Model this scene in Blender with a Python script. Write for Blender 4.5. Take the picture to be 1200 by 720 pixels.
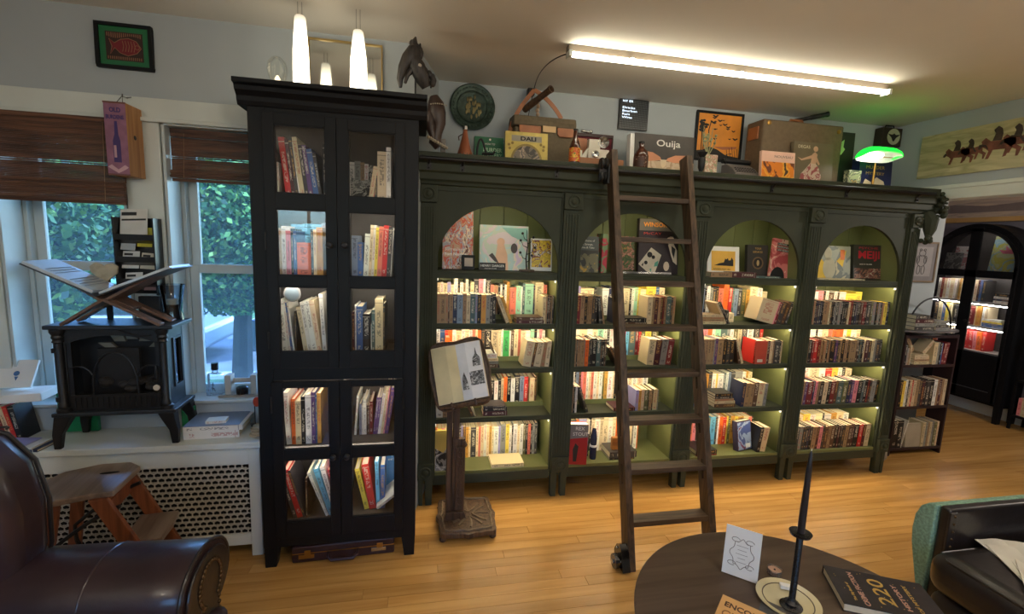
import bpy, bmesh, math, random
from mathutils import Vector, Matrix
random.seed(7)
PI = math.pi
S = bpy.context.scene
COL = S.collection
for o in list(bpy.data.objects): bpy.data.objects.remove(o)

# ------------------------------------------------------------------ camera
cam = bpy.data.objects.new('camera', bpy.data.cameras.new('camera'))
COL.objects.link(cam)
cam.data.sensor_width = 36.0
cam.data.lens = 544.82 / 1200 * 36.0
cam.data.clip_start = .02
CAMROT = [[0.980845, -0.010019, -0.194532], [-0.19121, 0.141082, -0.971357], [0.037177, 0.989947, 0.136464]]
m = Matrix([[CAMROT[i][j] for j in range(3)] for i in range(3)]).to_4x4()
m.translation = Vector((0, 0, 1.55))
cam.matrix_world = m
S.camera = cam

# ------------------------------------------------------------------ world, sun, exposure
S.view_settings.view_transform = 'Standard'
S.view_settings.look = 'None'
S.view_settings.gamma = 1.0
S.view_settings.use_curve_mapping = False
S.view_settings.exposure = 0.0
W = bpy.data.worlds.new('sky'); S.world = W; W.use_nodes = True
nt = W.node_tree; nt.nodes.clear()
sky = nt.nodes.new('ShaderNodeTexSky'); sky.sky_type = 'NISHITA'
sky.sun_elevation = math.radians(42); sky.sun_rotation = math.radians(25); sky.sun_disc = False
sky.air_density = 1.4
bg = nt.nodes.new('ShaderNodeBackground'); bg.inputs['Strength'].default_value = 1.5
out = nt.nodes.new('ShaderNodeOutputWorld')
wb = nt.nodes.new('ShaderNodeMix'); wb.data_type = 'RGBA'; wb.blend_type = 'MULTIPLY'; wb.inputs[0].default_value = 1; wb.inputs[7].default_value = (.52, .84, 1.32, 1)   # camera balanced for lamplight
nt.links.new(sky.outputs[0], wb.inputs[6]); nt.links.new(wb.outputs[2], bg.inputs[0]); nt.links.new(bg.outputs[0], out.inputs[0])
sd = bpy.data.lights.new('sun', 'SUN'); sd.energy = 10.0; sd.angle = .02; sd.color = (.62, .84, 1)
sun = bpy.data.objects.new('sun', sd); COL.objects.link(sun)
sun.rotation_euler = (math.radians(48), 0, math.radians(-32))

def area_light(name, loc, sx, sy, power, color, rot=(0, 0, 0)):
    d = bpy.data.lights.new(name, 'AREA'); d.shape = 'RECTANGLE'; d.size = sx; d.size_y = sy
    d.energy = power; d.color = color
    o = bpy.data.objects.new(name, d); COL.objects.link(o); o.location = loc; o.rotation_euler = rot
    return o
WARM = (1.0, .80, .56)
# unseen fill lamps, added to brighten walls, ceiling and the next room
def fill_lamp(loc, power, color=(1.0, .88, .72), r=.07):
    d = bpy.data.lights.new('fill_light', 'POINT'); d.energy = power; d.color = color; d.shadow_soft_size = r
    o = bpy.data.objects.new('fill_light', d); COL.objects.link(o); o.location = loc
fill_lamp((-1.66, -.8, 2.1), 20)
fill_lamp((1.2, -1.3, 2.05), 30)
fill_lamp((2.6, .2, 2.1), 12)
fill_lamp((1.3, .5, 2.28), 13)
fill_lamp((.12, .4, 2.3), 9)
fill_lamp((4.6, 1.6, 2.0), 34, (1.0, .9, .8))

# ------------------------------------------------------------------ colour and material helpers
def lin(c):
    return tuple(((v/255) / 12.92 if v/255 <= .04045 else ((v/255 + .055) / 1.055) ** 2.4) for v in c)
MATS = {}
def base_nodes(name):
    m = bpy.data.materials.new(name); m.use_nodes = True
    nt = m.node_tree; b = nt.nodes['Principled BSDF']
    return m, nt, b
def N(nt, t, **kw):
    n = nt.nodes.new(t)
    for k, v in kw.items(): setattr(n, k, v)
    return n
def mat(name, rgb, rough=.6, metal=0, var=.12, scale=8, bump=0, bscale=60, spec=.5, coat=0, stretch=None, rnd=0):
    """plain surface: colour with soft noise variation, optional bump, optional per-object variation"""
    if name in MATS: return MATS[name]
    m, nt, b = base_nodes(name); c = lin(rgb)
    tc = N(nt, 'ShaderNodeTexCoord'); src = tc.outputs['Object']
    if stretch:
        mp = N(nt, 'ShaderNodeMapping'); mp.inputs['Scale'].default_value = stretch
        nt.links.new(src, mp.inputs[0]); src = mp.outputs[0]
        if rnd:
            oi = N(nt, 'ShaderNodeObjectInfo'); mu = N(nt, 'ShaderNodeMath', operation='MULTIPLY'); mu.inputs[1].default_value = 37.0
            cb = N(nt, 'ShaderNodeCombineXYZ'); nt.links.new(oi.outputs['Random'], mu.inputs[0])
            for i in range(3): nt.links.new(mu.outputs[0], cb.inputs[i])
            nt.links.new(cb.outputs[0], mp.inputs['Location'])
    no = N(nt, 'ShaderNodeTexNoise'); no.inputs['Scale'].default_value = scale; no.inputs['Detail'].default_value = 4
    nt.links.new(src, no.inputs['Vector'])
    r = N(nt, 'ShaderNodeValToRGB')
    r.color_ramp.elements[0].position = .3; r.color_ramp.elements[1].position = .7
    r.color_ramp.elements[0].color = (*[max(0, v*(1-var)) for v in c], 1)
    r.color_ramp.elements[1].color = (*[min(1, v*(1+var)) for v in c], 1)
    nt.links.new(no.outputs[0], r.inputs[0]); outc = r.outputs[0]
    if rnd:
        oi = N(nt, 'ShaderNodeObjectInfo'); mr = N(nt, 'ShaderNodeMapRange')
        mr.inputs[3].default_value = 1-rnd; mr.inputs[4].default_value = 1+rnd
        nt.links.new(oi.outputs['Random'], mr.inputs[0])
        hs = N(nt, 'ShaderNodeHueSaturation'); nt.links.new(mr.outputs[0], hs.inputs['Value']); nt.links.new(outc, hs.inputs['Color']); outc = hs.outputs[0]
    nt.links.new(outc, b.inputs['Base Color'])
    b.inputs['Roughness'].default_value = rough; b.inputs['Metallic'].default_value = metal
    b.inputs['Specular IOR Level'].default_value = spec; b.inputs['Coat Weight'].default_value = coat
    b.inputs['Coat Roughness'].default_value = .15
    if bump:
        n2 = N(nt, 'ShaderNodeTexNoise'); n2.inputs['Scale'].default_value = bscale; n2.inputs['Detail'].default_value = 3
        nt.links.new(src, n2.inputs['Vector'])
        bp = N(nt, 'ShaderNodeBump'); bp.inputs['Strength'].default_value = bump; bp.inputs['Distance'].default_value = .004
        nt.links.new(n2.outputs[0], bp.inputs['Height']); nt.links.new(bp.outputs[0], b.inputs['Normal'])
    MATS[name] = m; return m
def wood(name, c1, c2, axis='x', rough=.4, scale=5, rnd=.15, spec=.5, bump=.15):
    if name in MATS: return MATS[name]
    m, nt, b = base_nodes(name)
    tc = N(nt, 'ShaderNodeTexCoord'); mp = N(nt, 'ShaderNodeMapping')
    st = {'x': (.6, 9, 9), 'y': (9, .6, 9), 'z': (9, 9, .6)}[axis]; mp.inputs['Scale'].default_value = st
    oi = N(nt, 'ShaderNodeObjectInfo'); mu = N(nt, 'ShaderNodeMath', operation='MULTIPLY'); mu.inputs[1].default_value = 41
    cb = N(nt, 'ShaderNodeCombineXYZ'); nt.links.new(oi.outputs['Random'], mu.inputs[0])
    for i in range(3): nt.links.new(mu.outputs[0], cb.inputs[i])
    nt.links.new(cb.outputs[0], mp.inputs['Location'])
    nt.links.new(tc.outputs['Object'], mp.inputs['Vector'])
    no = N(nt, 'ShaderNodeTexNoise'); no.inputs['Scale'].default_value = scale; no.inputs['Detail'].default_value = 6; no.inputs['Distortion'].default_value = .6
    nt.links.new(mp.outputs[0], no.inputs['Vector'])
    r = N(nt, 'ShaderNodeValToRGB'); r.color_ramp.elements[0].position = .32; r.color_ramp.elements[1].position = .68
    r.color_ramp.elements[0].color = (*lin(c1), 1); r.color_ramp.elements[1].color = (*lin(c2), 1)
    nt.links.new(no.outputs[0], r.inputs[0])
    mr = N(nt, 'ShaderNodeMapRange'); mr.inputs[3].default_value = 1-rnd; mr.inputs[4].default_value = 1+rnd
    nt.links.new(oi.outputs['Random'], mr.inputs[0])
    hs = N(nt, 'ShaderNodeHueSaturation'); nt.links.new(mr.outputs[0], hs.inputs['Value']); nt.links.new(r.outputs[0], hs.inputs['Color'])
    nt.links.new(hs.outputs[0], b.inputs['Base Color'])
    b.inputs['Roughness'].default_value = rough; b.inputs['Specular IOR Level'].default_value = spec
    bp = N(nt, 'ShaderNodeBump'); bp.inputs['Strength'].default_value = bump; bp.inputs['Distance'].default_value = .002
    nt.links.new(no.outputs[0], bp.inputs['Height']); nt.links.new(bp.outputs[0], b.inputs['Normal'])
    MATS[name] = m; return m
def art(name, cols, scale=12, rough=.4, stretch=(1, 1, 1), dist=1.5, const=True):
    """printed picture: blotches of the given colours"""
    if name in MATS: return MATS[name]
    m, nt, b = base_nodes(name)
    tc = N(nt, 'ShaderNodeTexCoord'); mp = N(nt, 'ShaderNodeMapping'); mp.inputs['Scale'].default_value = stretch
    nt.links.new(tc.outputs['Object'], mp.inputs[0])
    no = N(nt, 'ShaderNodeTexNoise'); no.inputs['Scale'].default_value = scale; no.inputs['Detail'].default_value = 3; no.inputs['Distortion'].default_value = dist
    nt.links.new(mp.outputs[0], no.inputs['Vector'])
    r = N(nt, 'ShaderNodeValToRGB'); cr = r.color_ramp
    cr.interpolation = 'CONSTANT' if const else 'LINEAR'
    n = len(cols)
    for i in range(n-2): cr.elements.new(.5)
    for i, c in enumerate(cols):
        cr.elements[i].position = 0 if i == 0 and const else .34 + .32*i/max(1, n-1)*(1 if not const else .95)
        cr.elements[i].color = (*lin(c), 1)
    nt.links.new(no.outputs[0], r.inputs[0]); nt.links.new(r.outputs[0], b.inputs['Base Color'])
    b.inputs['Roughness'].default_value = rough
    MATS[name] = m; return m
def emit(name, rgb, strength):
    if name in MATS: return MATS[name]
    m, nt, b = base_nodes(name); nt.nodes.remove(b)
    e = N(nt, 'ShaderNodeEmission'); e.inputs[0].default_value = (*rgb, 1); e.inputs[1].default_value = strength
    nt.links.new(e.outputs[0], nt.nodes['Material Output'].inputs[0]); MATS[name] = m; return m
def pane(name, tint=(1, 1, 1), refl=.5, rough=0.0, haze=0, hazecol=(.5, .6, .7)):
    """thin glass: mostly see-through, fresnel reflection, optional milky haze"""
    if name in MATS: return MATS[name]
    m, nt, b = base_nodes(name); nt.nodes.remove(b)
    t = N(nt, 'ShaderNodeBsdfTransparent'); t.inputs[0].default_value = (*tint, 1)
    g = N(nt, 'ShaderNodeBsdfGlossy'); g.inputs['Roughness'].default_value = rough
    f = N(nt, 'ShaderNodeFresnel'); f.inputs[0].default_value = 1.5
    mu = N(nt, 'ShaderNodeMath', operation='MULTIPLY'); mu.inputs[1].default_value = refl
    mx = N(nt, 'ShaderNodeMixShader'); nt.links.new(f.outputs[0], mu.inputs[0]); nt.links.new(mu.outputs[0], mx.inputs[0])
    nt.links.new(t.outputs[0], mx.inputs[1]); nt.links.new(g.outputs[0], mx.inputs[2]); o = mx.outputs[0]
    if haze:
        d = N(nt, 'ShaderNodeBsdfDiffuse'); d.inputs[0].default_value = (*hazecol, 1)
        tr = N(nt, 'ShaderNodeBsdfTranslucent'); tr.inputs[0].default_value = (*hazecol, 1)
        ad = N(nt, 'ShaderNodeMixShader'); nt.links.new(d.outputs[0], ad.inputs[1]); nt.links.new(tr.outputs[0], ad.inputs[2])
        m2 = N(nt, 'ShaderNodeMixShader'); m2.inputs[0].default_value = haze
        nt.links.new(o, m2.inputs[1]); nt.links.new(ad.outputs[0], m2.inputs[2]); o = m2.outputs[0]
    nt.links.new(o, nt.nodes['Material Output'].inputs[0]); MATS[name] = m; return m

# ------------------------------------------------------------------ geometry helpers
INV = {}
class MB:
    def __init__(s): s.v = []; s.f = []; s.mi = []
    def add(s, vs, fs, mi=0, M=None):
        o = len(s.v)
        for v in vs: s.v.append(tuple(M @ Vector(v)) if M is not None else tuple(v))
        for f in fs: s.f.append([i+o for i in f]); s.mi.append(mi)
        return s
    def box(s, x0, x1, y0, y1, z0, z1, mi=0, M=None):
        return s.add([(x0,y0,z0),(x1,y0,z0),(x1,y1,z0),(x0,y1,z0),(x0,y0,z1),(x1,y0,z1),(x1,y1,z1),(x0,y1,z1)],
                     [(0,3,2,1),(4,5,6,7),(0,1,5,4),(1,2,6,5),(2,3,7,6),(3,0,4,7)], mi, M)
    def prism(s, poly, a0, a1, axis='y', mi=0, M=None):
        """poly of 2D points extruded along axis; y: (x,z), x: (y,z), z: (x,y)"""
        n = len(poly)
        def P(p, a): return (p[0], a, p[1]) if axis == 'y' else ((a, p[0], p[1]) if axis == 'x' else (p[0], p[1], a))
        vs = [P(p, a0) for p in poly]+[P(p, a1) for p in poly]
        fs = [list(range(n)), list(range(2*n-1, n-1, -1))]+[(i, (i+1) % n, (i+1) % n+n, i+n) for i in range(n)]
        return s.add(vs, fs, mi, M)
    def lathe(s, prof, c=(0, 0, 0), seg=24, mi=0, M=None, sx=1, sy=1, axis='z'):
        vs = []; fs = []
        for r, z in prof:
            for k in range(seg):
                a = 2*PI*k/seg; p = (r*math.cos(a)*sx, r*math.sin(a)*sy, z)
                if axis == 'x': p = (p[2], p[0], p[1])
                if axis == 'y': p = (p[0], p[2], p[1])
                vs.append((c[0]+p[0], c[1]+p[1], c[2]+p[2]))
        for i in range(len(prof)-1):
            for k in range(seg):
                k2 = (k+1) % seg; fs.append((i*seg+k, i*seg+k2, (i+1)*seg+k2, (i+1)*seg+k))
        if prof[0][0] > 1e-5: fs.append(list(range(seg-1, -1, -1)))
        if prof[-1][0] > 1e-5: fs.append([(len(prof)-1)*seg+k for k in range(seg)])
        return s.add(vs, fs, mi, M)
    def tube(s, pts, r, seg=8, mi=0, M=None, closed=False):
        pts = [Vector(p) for p in pts]; n = len(pts); vs = []; fs = []
        up = Vector((0, 0, 1)); prev = None
        for i, p in enumerate(pts):
            if closed: t = (pts[(i+1) % n]-pts[i-1])
            else: t = (pts[min(i+1, n-1)]-pts[max(i-1, 0)])
            t.normalize()
            if prev is None:
                a = t.cross(up)
                if a.length < .1: a = t.cross(Vector((1, 0, 0)))
            else: a = prev - t*prev.dot(t)
            a.normalize(); prev = a; b = t.cross(a)
            rr = r[i] if isinstance(r, (list, tuple)) else r
            for k in range(seg):
                an = 2*PI*k/seg; vs.append(p+a*(rr*math.cos(an))+b*(rr*math.sin(an)))
        for i in range(n-1 if not closed else n):
            j = (i+1) % n
            for k in range(seg):
                k2 = (k+1) % seg; fs.append((i*seg+k, j*seg+k, j*seg+k2, i*seg+k2))
        if not closed: fs.append(list(range(seg))); fs.append([(n-1)*seg+k for k in range(seg-1, -1, -1)])
        return s.add(vs, fs, mi, M)
    def ball(s, c, r, seg=12, rings=8, mi=0, M=None):
        rx, ry, rz = r if isinstance(r, (tuple, list)) else (r, r, r)
        prof = [(max(1e-6, math.sin(PI*i/rings)), -math.cos(PI*i/rings)) for i in range(rings+1)]
        vs = []; fs = []
        for q, z in prof:
            for k in range(seg):
                a = 2*PI*k/seg; vs.append((c[0]+q*math.cos(a)*rx, c[1]+q*math.sin(a)*ry, c[2]+z*rz))
        for i in range(rings):
            for k in range(seg):
                k2 = (k+1) % seg; fs.append((i*seg+k, i*seg+k2, (i+1)*seg+k2, (i+1)*seg+k))
        return s.add(vs, fs, mi, M)
    def build(s, name, mats, parent=None, smooth=False, bevel=0, local=False, kind=None, subsurf=0):
        me = bpy.data.meshes.new(name); vs = s.v
        if parent is not None and not local:
            iv = INV[parent.name]; vs = [tuple(iv @ Vector(v)) for v in s.v]
        me.from_pydata(vs, [], s.f)
        if not isinstance(mats, (list, tuple)): mats = [mats]
        for m in mats: me.materials.append(m)
        if len(mats) > 1: me.polygons.foreach_set('material_index', s.mi)
        bm = bmesh.new(); bm.from_mesh(me); bmesh.ops.remove_doubles(bm, verts=bm.verts, dist=1e-6); bmesh.ops.recalc_face_normals(bm, faces=bm.faces); bm.to_mesh(me); bm.free()
        if smooth:
            me.polygons.foreach_set('use_smooth', [True]*len(me.polygons))
            try: me.set_sharp_from_angle(angle=math.radians(40))
            except Exception: pass
        o = bpy.data.objects.new(name, me); COL.objects.link(o)
        if parent is not None:
            o.parent = parent
            INV[o.name] = INV[parent.name]
        else: INV[o.name] = Matrix()
        if subsurf:
            md = o.modifiers.new('sub', 'SUBSURF'); md.levels = subsurf; md.render_levels = subsurf
        if bevel:
            md = o.modifiers.new('bevel', 'BEVEL'); md.width = bevel; md.segments = 2; md.limit_method = 'ANGLE'
        if kind: o['kind'] = kind
        return o
def thing(name, label, cat, loc=(0, 0, 0), rotz=0, group=None, rx=0, ry=0):
    o = bpy.data.objects.new(name, None); COL.objects.link(o); o.empty_display_size = .05
    o.location = loc; o.rotation_euler = (rx, ry, rotz)
    M = Matrix.Translation(loc) @ (Matrix.Rotation(rotz, 4, 'Z') @ Matrix.Rotation(ry, 4, 'Y') @ Matrix.Rotation(rx, 4, 'X'))
    INV[o.name] = M.inverted()
    o['label'] = label; o['category'] = cat
    if group: o['group'] = group
    return o
def tag(o, label, cat, group=None):
    o['label'] = label; o['category'] = cat
    if group: o['group'] = group
    return o
def struct(o): o['kind'] = 'structure'; return o
def text(parent, s, x, z, size, material, y=-.0008, name='lettering', width=None, M=None, align='LEFT', bold=0, ex=.0004):
    """flat lettering in the parent's local x-z plane, read from -y"""
    cu = bpy.data.curves.new(name, 'FONT'); cu.body = s; cu.size = size; cu.align_x = align
    cu.extrude = ex; cu.offset = bold; cu.resolution_u = 3
    t = bpy.data.objects.new(name, cu)
    me = bpy.data.meshes.new_from_object(t); bpy.data.objects.remove(t)
    T = Matrix.Translation((x, y, z)) @ Matrix.Rotation(PI/2, 4, 'X')
    if width:
        xs = [v.co.x for v in me.vertices]; w = max(xs)-min(xs)
        T = T @ Matrix.Scale(width/w, 4, Vector((1, 0, 0)))
    if M is not None: T = M @ T
    me.transform(T); me.materials.clear(); me.materials.append(material)
    o = bpy.data.objects.new(name, me); COL.objects.link(o); o.parent = parent
    return o
def bez(p0, p1, p2, n=10):
    return [tuple((1-t)**2*a+2*t*(1-t)*b+t*t*c for a, b, c in zip(p0, p1, p2)) for t in [i/n for i in range(n+1)]]
def circ(cx, cz, r, n=20, a0=0, a1=2*PI, rz=None):
    rz = rz or r
    return [(cx+r*math.cos(a0+(a1-a0)*i/n), cz+rz*math.sin(a0+(a1-a0)*i/n)) for i in range(n if abs(a1-a0-2*PI) < 1e-6 else n+1)]

# ------------------------------------------------------------------ materials
WALL = mat('wall_paint', (170, 178, 181), .75, var=.04, scale=3, bump=.08, bscale=120)
WALL2 = mat('hall_paint', (136, 132, 142), .75, var=.04, scale=3)
CEIL = mat('ceiling_paint', (228, 225, 216), .8, var=.03, scale=2)
TRIM = mat('white_trim', (212, 218, 212), .45, var=.04, scale=5)
FLOORM = wood('oak_floor', (174, 128, 68), (202, 156, 90), 'x', .27, 2.2, .10, bump=.04)
GREEN = mat('dark_green_paint', (60, 65, 52), .55, var=.12, scale=6, bump=.06, bscale=40, spec=.22)
GREENI = mat('olive_interior_paint', (104, 110, 68), .5, var=.08, scale=5, bump=.05, bscale=30)
BLACK = mat('black_paint', (17, 18, 21), .5, var=.15, scale=5, bump=.05, bscale=50, spec=.25)
BLACKI = mat('black_cabinet_inside', (74, 70, 66), .6, var=.2, scale=6)
IRON = mat('black_iron', (34, 34, 36), .42, metal=.3, var=.2, scale=20, bump=.15, bscale=90)
IRONG = mat('grey_stove_paint', (46, 52, 60), .4, metal=.3, var=.12, scale=12, bump=.08, bscale=120)
DARK = mat('painted_shade', (12, 12, 13), .9)  # near-black colour that stands in for the shade inside openings
PLASTICK = mat('black_plastic', (20, 20, 22), .3)
BRASS = mat('brass', (190, 150, 80), .3, metal=1, var=.1)
CHROME = mat('chrome', (190, 190, 190), .2, metal=1, var=.05)
PAPER = mat('paper_pages', (224, 212, 184), .8, var=.07, scale=40, stretch=(120, 1, 1))
WHITE = mat('white_paper', (232, 232, 228), .7, var=.03)
INKK = mat('black_ink', (24, 22, 22), .6)
INKW = mat('white_ink', (232, 230, 222), .6)
GOLDI = mat('gold_ink', (196, 160, 84), .45, metal=.3)
LADW = wood('ladder_wood', (48, 36, 27), (92, 72, 54), 'z', .5, 6, .12, bump=.3)
TABW = wood('table_wood', (76, 63, 54), (98, 83, 71), 'x', .5, 3, .02, spec=.3, bump=.15)
CARVE = wood('carved_wood', (52, 36, 26), (96, 72, 52), 'z', .45, 8, .1, bump=.3)
STOOLW = wood('stool_wood', (112, 62, 38), (156, 92, 58), 'z', .4, 5, .08)
STOOLT = wood('worn_seat_wood', (112, 92, 78), (150, 130, 114), 'y', .3, 3, .06)
LEATHER = mat('oxblood_leather', (50, 34, 36), .33, var=.25, scale=7, bump=.35, bscale=26, coat=.25)
LEATHERK = mat('black_leather', (36, 31, 31), .36, var=.2, scale=7, bump=.25, bscale=30, coat=.2)
BAMBOO = wood('bamboo_blind', (62, 38, 26), (116, 76, 52), 'x', .6, 8, .1)
GLASS = pane('window_glass', (.9, .95, 1), .6, haze=.07, hazecol=(.38, .62, .85))
CGLASS = pane('cabinet_glass', (.97, .97, .97), .9)
LED = emit('shelf_led', (1.0, .80, .50), 50)
LEDC = emit('cabinet_led', (1.0, .90, .74), 60)

# ------------------------------------------------------------------ room
CZ = 2.50
f = MB().box(-2.6, 5.7, -3.0, 4.7, -.08, -.012).build('floor', mat('subfloor', (60, 40, 22), .8)); struct(f)
lens_ = [.9, 1.25, 1.6, 2.0]
BM = []
for L in lens_:
    BM.append(MB().box(0, L-.0014, 0, .0585, -.012, 0))
bmesh_cache = {}
def floor_piece(L):
    if L not in bmesh_cache:
        o = MB().box(0, L-.0014, 0, .0585, -.012, 0).build('floor_board', FLOORM, f); bmesh_cache[L] = o.data; return o
    o = bpy.data.objects.new('floor_board', bmesh_cache[L]); COL.objects.link(o); o.parent = f; return o
rest = MB(); cnt = 0
rr = random.Random(3); y = -3.0
while y < 4.7:
    x = -2.6 - rr.random()*.8
    while x < 5.7:
        L = rr.choice(lens_)
        x1 = x+L
        if .95 < y < 2.95 and x1 > -1.2 and x < 4.6 and x >= -2.6 and x1 <= 5.7 and cnt < 298 and not (y > 2.62 and x < 3.0):
            o = floor_piece(L); o.location = (x, y, 0); cnt += 1
        else:
            a, b = max(x, -2.6), min(x1, 5.7)
            if b-a > .01: rest.box(a, b-.0014, y, y+.0585, -.012, 0)
        x = x1
    y += .0597
rest.build('floor_board', FLOORM, f, kind='stuff')
struct(MB().box(-2.6, 5.7, -3.0, 4.7, CZ, CZ+.1).build('ceiling', CEIL))
# window wall (y 2.49) with two openings, deep reveals
WY, WB = 2.49, 2.68
w = MB()
W1 = (-1.83, -1.325); W2 = (-1.165, -.64); WZ = (.70, 2.035)
for a, b in ((-2.6, W1[0]), (W1[1], W2[0]), (W2[1], -.03)): w.box(a, b, WY, WB, 0, CZ)
for a, b in (W1, W2): w.box(a, b, WY, WB, 0, WZ[0]); w.box(a, b, WY, WB, WZ[1], CZ)
struct(w.build('wall_front', WALL))
# jog back to the wall behind the bookcase
j = MB().prism([(-.03, 2.49), (.10, 2.981), (.10, 3.05), (-.0299, 3.05)], 0, CZ, 'z').build('wall_jog', WALL); struct(j)
struct(MB().box(.09, 4.03, 2.98, 3.1, 0, CZ).build('wall_back', WALL))
struct(MB().box(4.03, 5.7, 4.6, 4.7, 0, CZ).box(3.93, 4.03, 3.1, 4.7, 0, CZ).build('wall_hall', WALL2))
struct(MB().box(5.65, 5.75, -3.0, 4.7, 0, CZ).build('wall_right', WALL2))
struct(MB().box(-2.7, -2.6, -3.0, 2.7, 0, CZ).build('wall_left', WALL))
rw = MB()
for a, b, c, d in ((-2.7, -2.2, 0, CZ), (-1.0, .4, 0, CZ), (1.4, 5.75, 0, CZ), (-2.2, -1.0, 0, 1.0), (-2.2, -1.0, 2.15, CZ), (.4, 1.4, 0, 1.0), (.4, 1.4, 2.15, CZ)):
    rw.box(a, b, -3.1, -3.0, c, d)
struct(rw.build('wall_rear', WALL))
# header over the opening into the next room, with its casing
h = MB().box(3.44, 3.56, -3.0, 2.978, 2.03, CZ-.001)
struct(h.build('wall_header', WALL))
struct(MB().box(3.425, 3.575, -3.0, 2.976, 1.945, 2.035).box(3.415, 3.44, -3.0, 2.974, 2.012, 2.038).build('trim_1', TRIM, bevel=.004))
struct(MB().box(5.63, 5.649, -2.9, 4.58, 0, .12).build('baseboard_right', TRIM, bevel=.003))
struct(MB().box(3.35, 4.02, 2.962, 2.979, 0, .12).build('baseboard_back', WALL2, bevel=.003))
struct(MB().box(4.031, 4.045, 3.1, 4.59, 0, .12).build('baseboard_hall', WALL2, bevel=.003))
# casing band across the top of both windows and between them
t = MB().box(-2.6, -.72, 2.468, 2.489, 2.045, 2.135).box(-2.6, -.72, 2.455, 2.489, 2.03, 2.048)
t.box(-1.318, -1.172, 2.474, 2.489, .70, 2.03).box(-1.90, -1.835, 2.474, 2.489, .70, 2.03)
struct(t.build('trim_2', TRIM, bevel=.003))
SASH = mat('window_sash_paint', (196, 206, 206), .4, var=.05)
def window(nm, x0, x1):
    z0, z1 = WZ; r = MB()
    # reveal lining, sill
    r.box(x0, x0+.012, WY-.012, WB, z0, z1).box(x1-.012, x1, WY-.012, WB, z0, z1).box(x0, x1, WY-.012, WB, z0, z0+.015).box(x0, x1, WY-.012, WB, z1-.012, z1)
    r.box(x0+.012, x0+.03, 2.60, 2.66, z0, z1).box(x1-.03, x1-.012, 2.60, 2.66, z0, z1)
    root = r.build(nm, SASH, bevel=.002); struct(root)
    zm = 1.36; s = .04
    for (a, b, yy) in ((zm-.02, z1-.012, 2.635), (z0+.015, zm+.02, 2.61)):
        q = MB(); X0, X1 = x0+.03, x1-.03
        q.box(X0, X0+s, yy, yy+.022, a, b).box(X1-s, X1, yy, yy+.022, a, b).box(X0+s, X1-s, yy, yy+.022, a, a+.045).box(X0+s, X1-s, yy, yy+.022, b-.038, b)
        fr = q.build('window_sash', SASH, root, bevel=.002)
        MB().box(X0+s, X1-s, yy+.010, yy+.013, a+.045, b-.038).build('window_pane', GLASS, fr)
window('window_1', *W1); window('window_2', *W2)
def rear_window(nm, x0, x1):
    q = MB().box(x0, x1, -3.06, -3.0, 1.0, 1.05).box(x0, x1, -3.06, -3.0, 2.1, 2.15).box(x0, x0+.05, -3.06, -3.0, 1.05, 2.1).box(x1-.05, x1, -3.06, -3.0, 1.05, 2.1).box(x0, x1, -3.05, -3.01, 1.55, 1.6).box((x0+x1)/2-.02, (x0+x1)/2+.02, -3.05, -3.01, 1.05, 2.1)
    r = q.build(nm, SASH); struct(r)
    MB().box(x0+.05, x1-.05, -3.04, -3.036, 1.05, 2.1).build('window_pane', GLASS, r)
rear_window('window_3', -2.2, -1.0); rear_window('window_4', .4, 1.4)

# ------------------------------------------------------------------ radiator cover with ledge
rc = thing('radiator_cover', 'long white radiator cover with perforated grille under the windows', 'radiator', (-1.3, 2.37, 0))
MB().box(-2.55, -.72, 2.245, 2.488, .555, .585).build('ledge_top', TRIM, rc, bevel=.004)
q = MB()
q.box(-2.5, -.785, 2.262, 2.28, .47, .5549).box(-2.5, -.785, 2.262, 2.28, .06, .115).box(-.785, -.735, 2.262, 2.28, 0, .5549)
q.box(-2.55, -2.5, 2.262, 2.28, 0, .5549).box(-.753, -.735, 2.2801, 2.48, 0, .5549)
q.build('cover_frame', TRIM, rc, bevel=.002)
MB().box(-2.45, -.785, 2.30, 2.31, .05, .555).build('shade_backing', DARK, rc)  # dark sheet in place of the shade behind the grille
g = MB(); cs = .0295
def ring(g, cx, cz, r, t, n=6, a0=0.0):
    for i in range(n):
        a, b = a0+2*PI*i/n, a0+2*PI*(i+1)/n
        p = [(cx+(r-t)*math.cos(a), cz+(r-t)*math.sin(a)), (cx+(r+t)*math.cos(a), cz+(r+t)*math.sin(a)), (cx+(r+t)*math.cos(b), cz+(r+t)*math.sin(b)), (cx+(r-t)*math.cos(b), cz+(r-t)*math.sin(b))]
        g.add([(u, 2.268, v) for u, v in p], [(0, 1, 2, 3)])
nx = 33; nz = 14; ch = .0255
for k in range(nz):
    for i in range(nx):
        cx = -.80-(i+.5*(k % 2))*cs; cz = .130+k*ch
        g.add([(cx+dx, 2.267, cz+dz) for dx, dz in ((-.0022, -.0125), (.0022, -.0125), (.0022, .005), (-.0022, .005))], [(0, 1, 2, 3)])
        for sgn in (-1, 1):
            g.add([(cx+sgn*dx, 2.267, cz+dz) for dx, dz in ((.0, .002), (.0148, .0105), (.0148, .0145), (.0, .007))], [(0, 1, 2, 3)])
            g.add([(cx+sgn*dx, 2.267, cz+dz) for dx, dz in ((.0, -.007), (.0095, -.0115), (.0095, -.0085), (.0, -.003))], [(0, 1, 2, 3)])
        ring(g, cx, cz+.0135, .0045, .0014)
for k in range(nz+1): g.box(-.80-(nx-.5)*cs, -.785, 2.2665, 2.2685, .130+(k-.5)*ch-.0006, .130+(k-.5)*ch+.0006)
g.box(-2.46, -.80-(nx-.5)*cs, 2.267, 2.269, .11, .475)
g.build('grille', mat('grille_paint', (214, 210, 196), .5), rc, kind='stuff')

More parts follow.
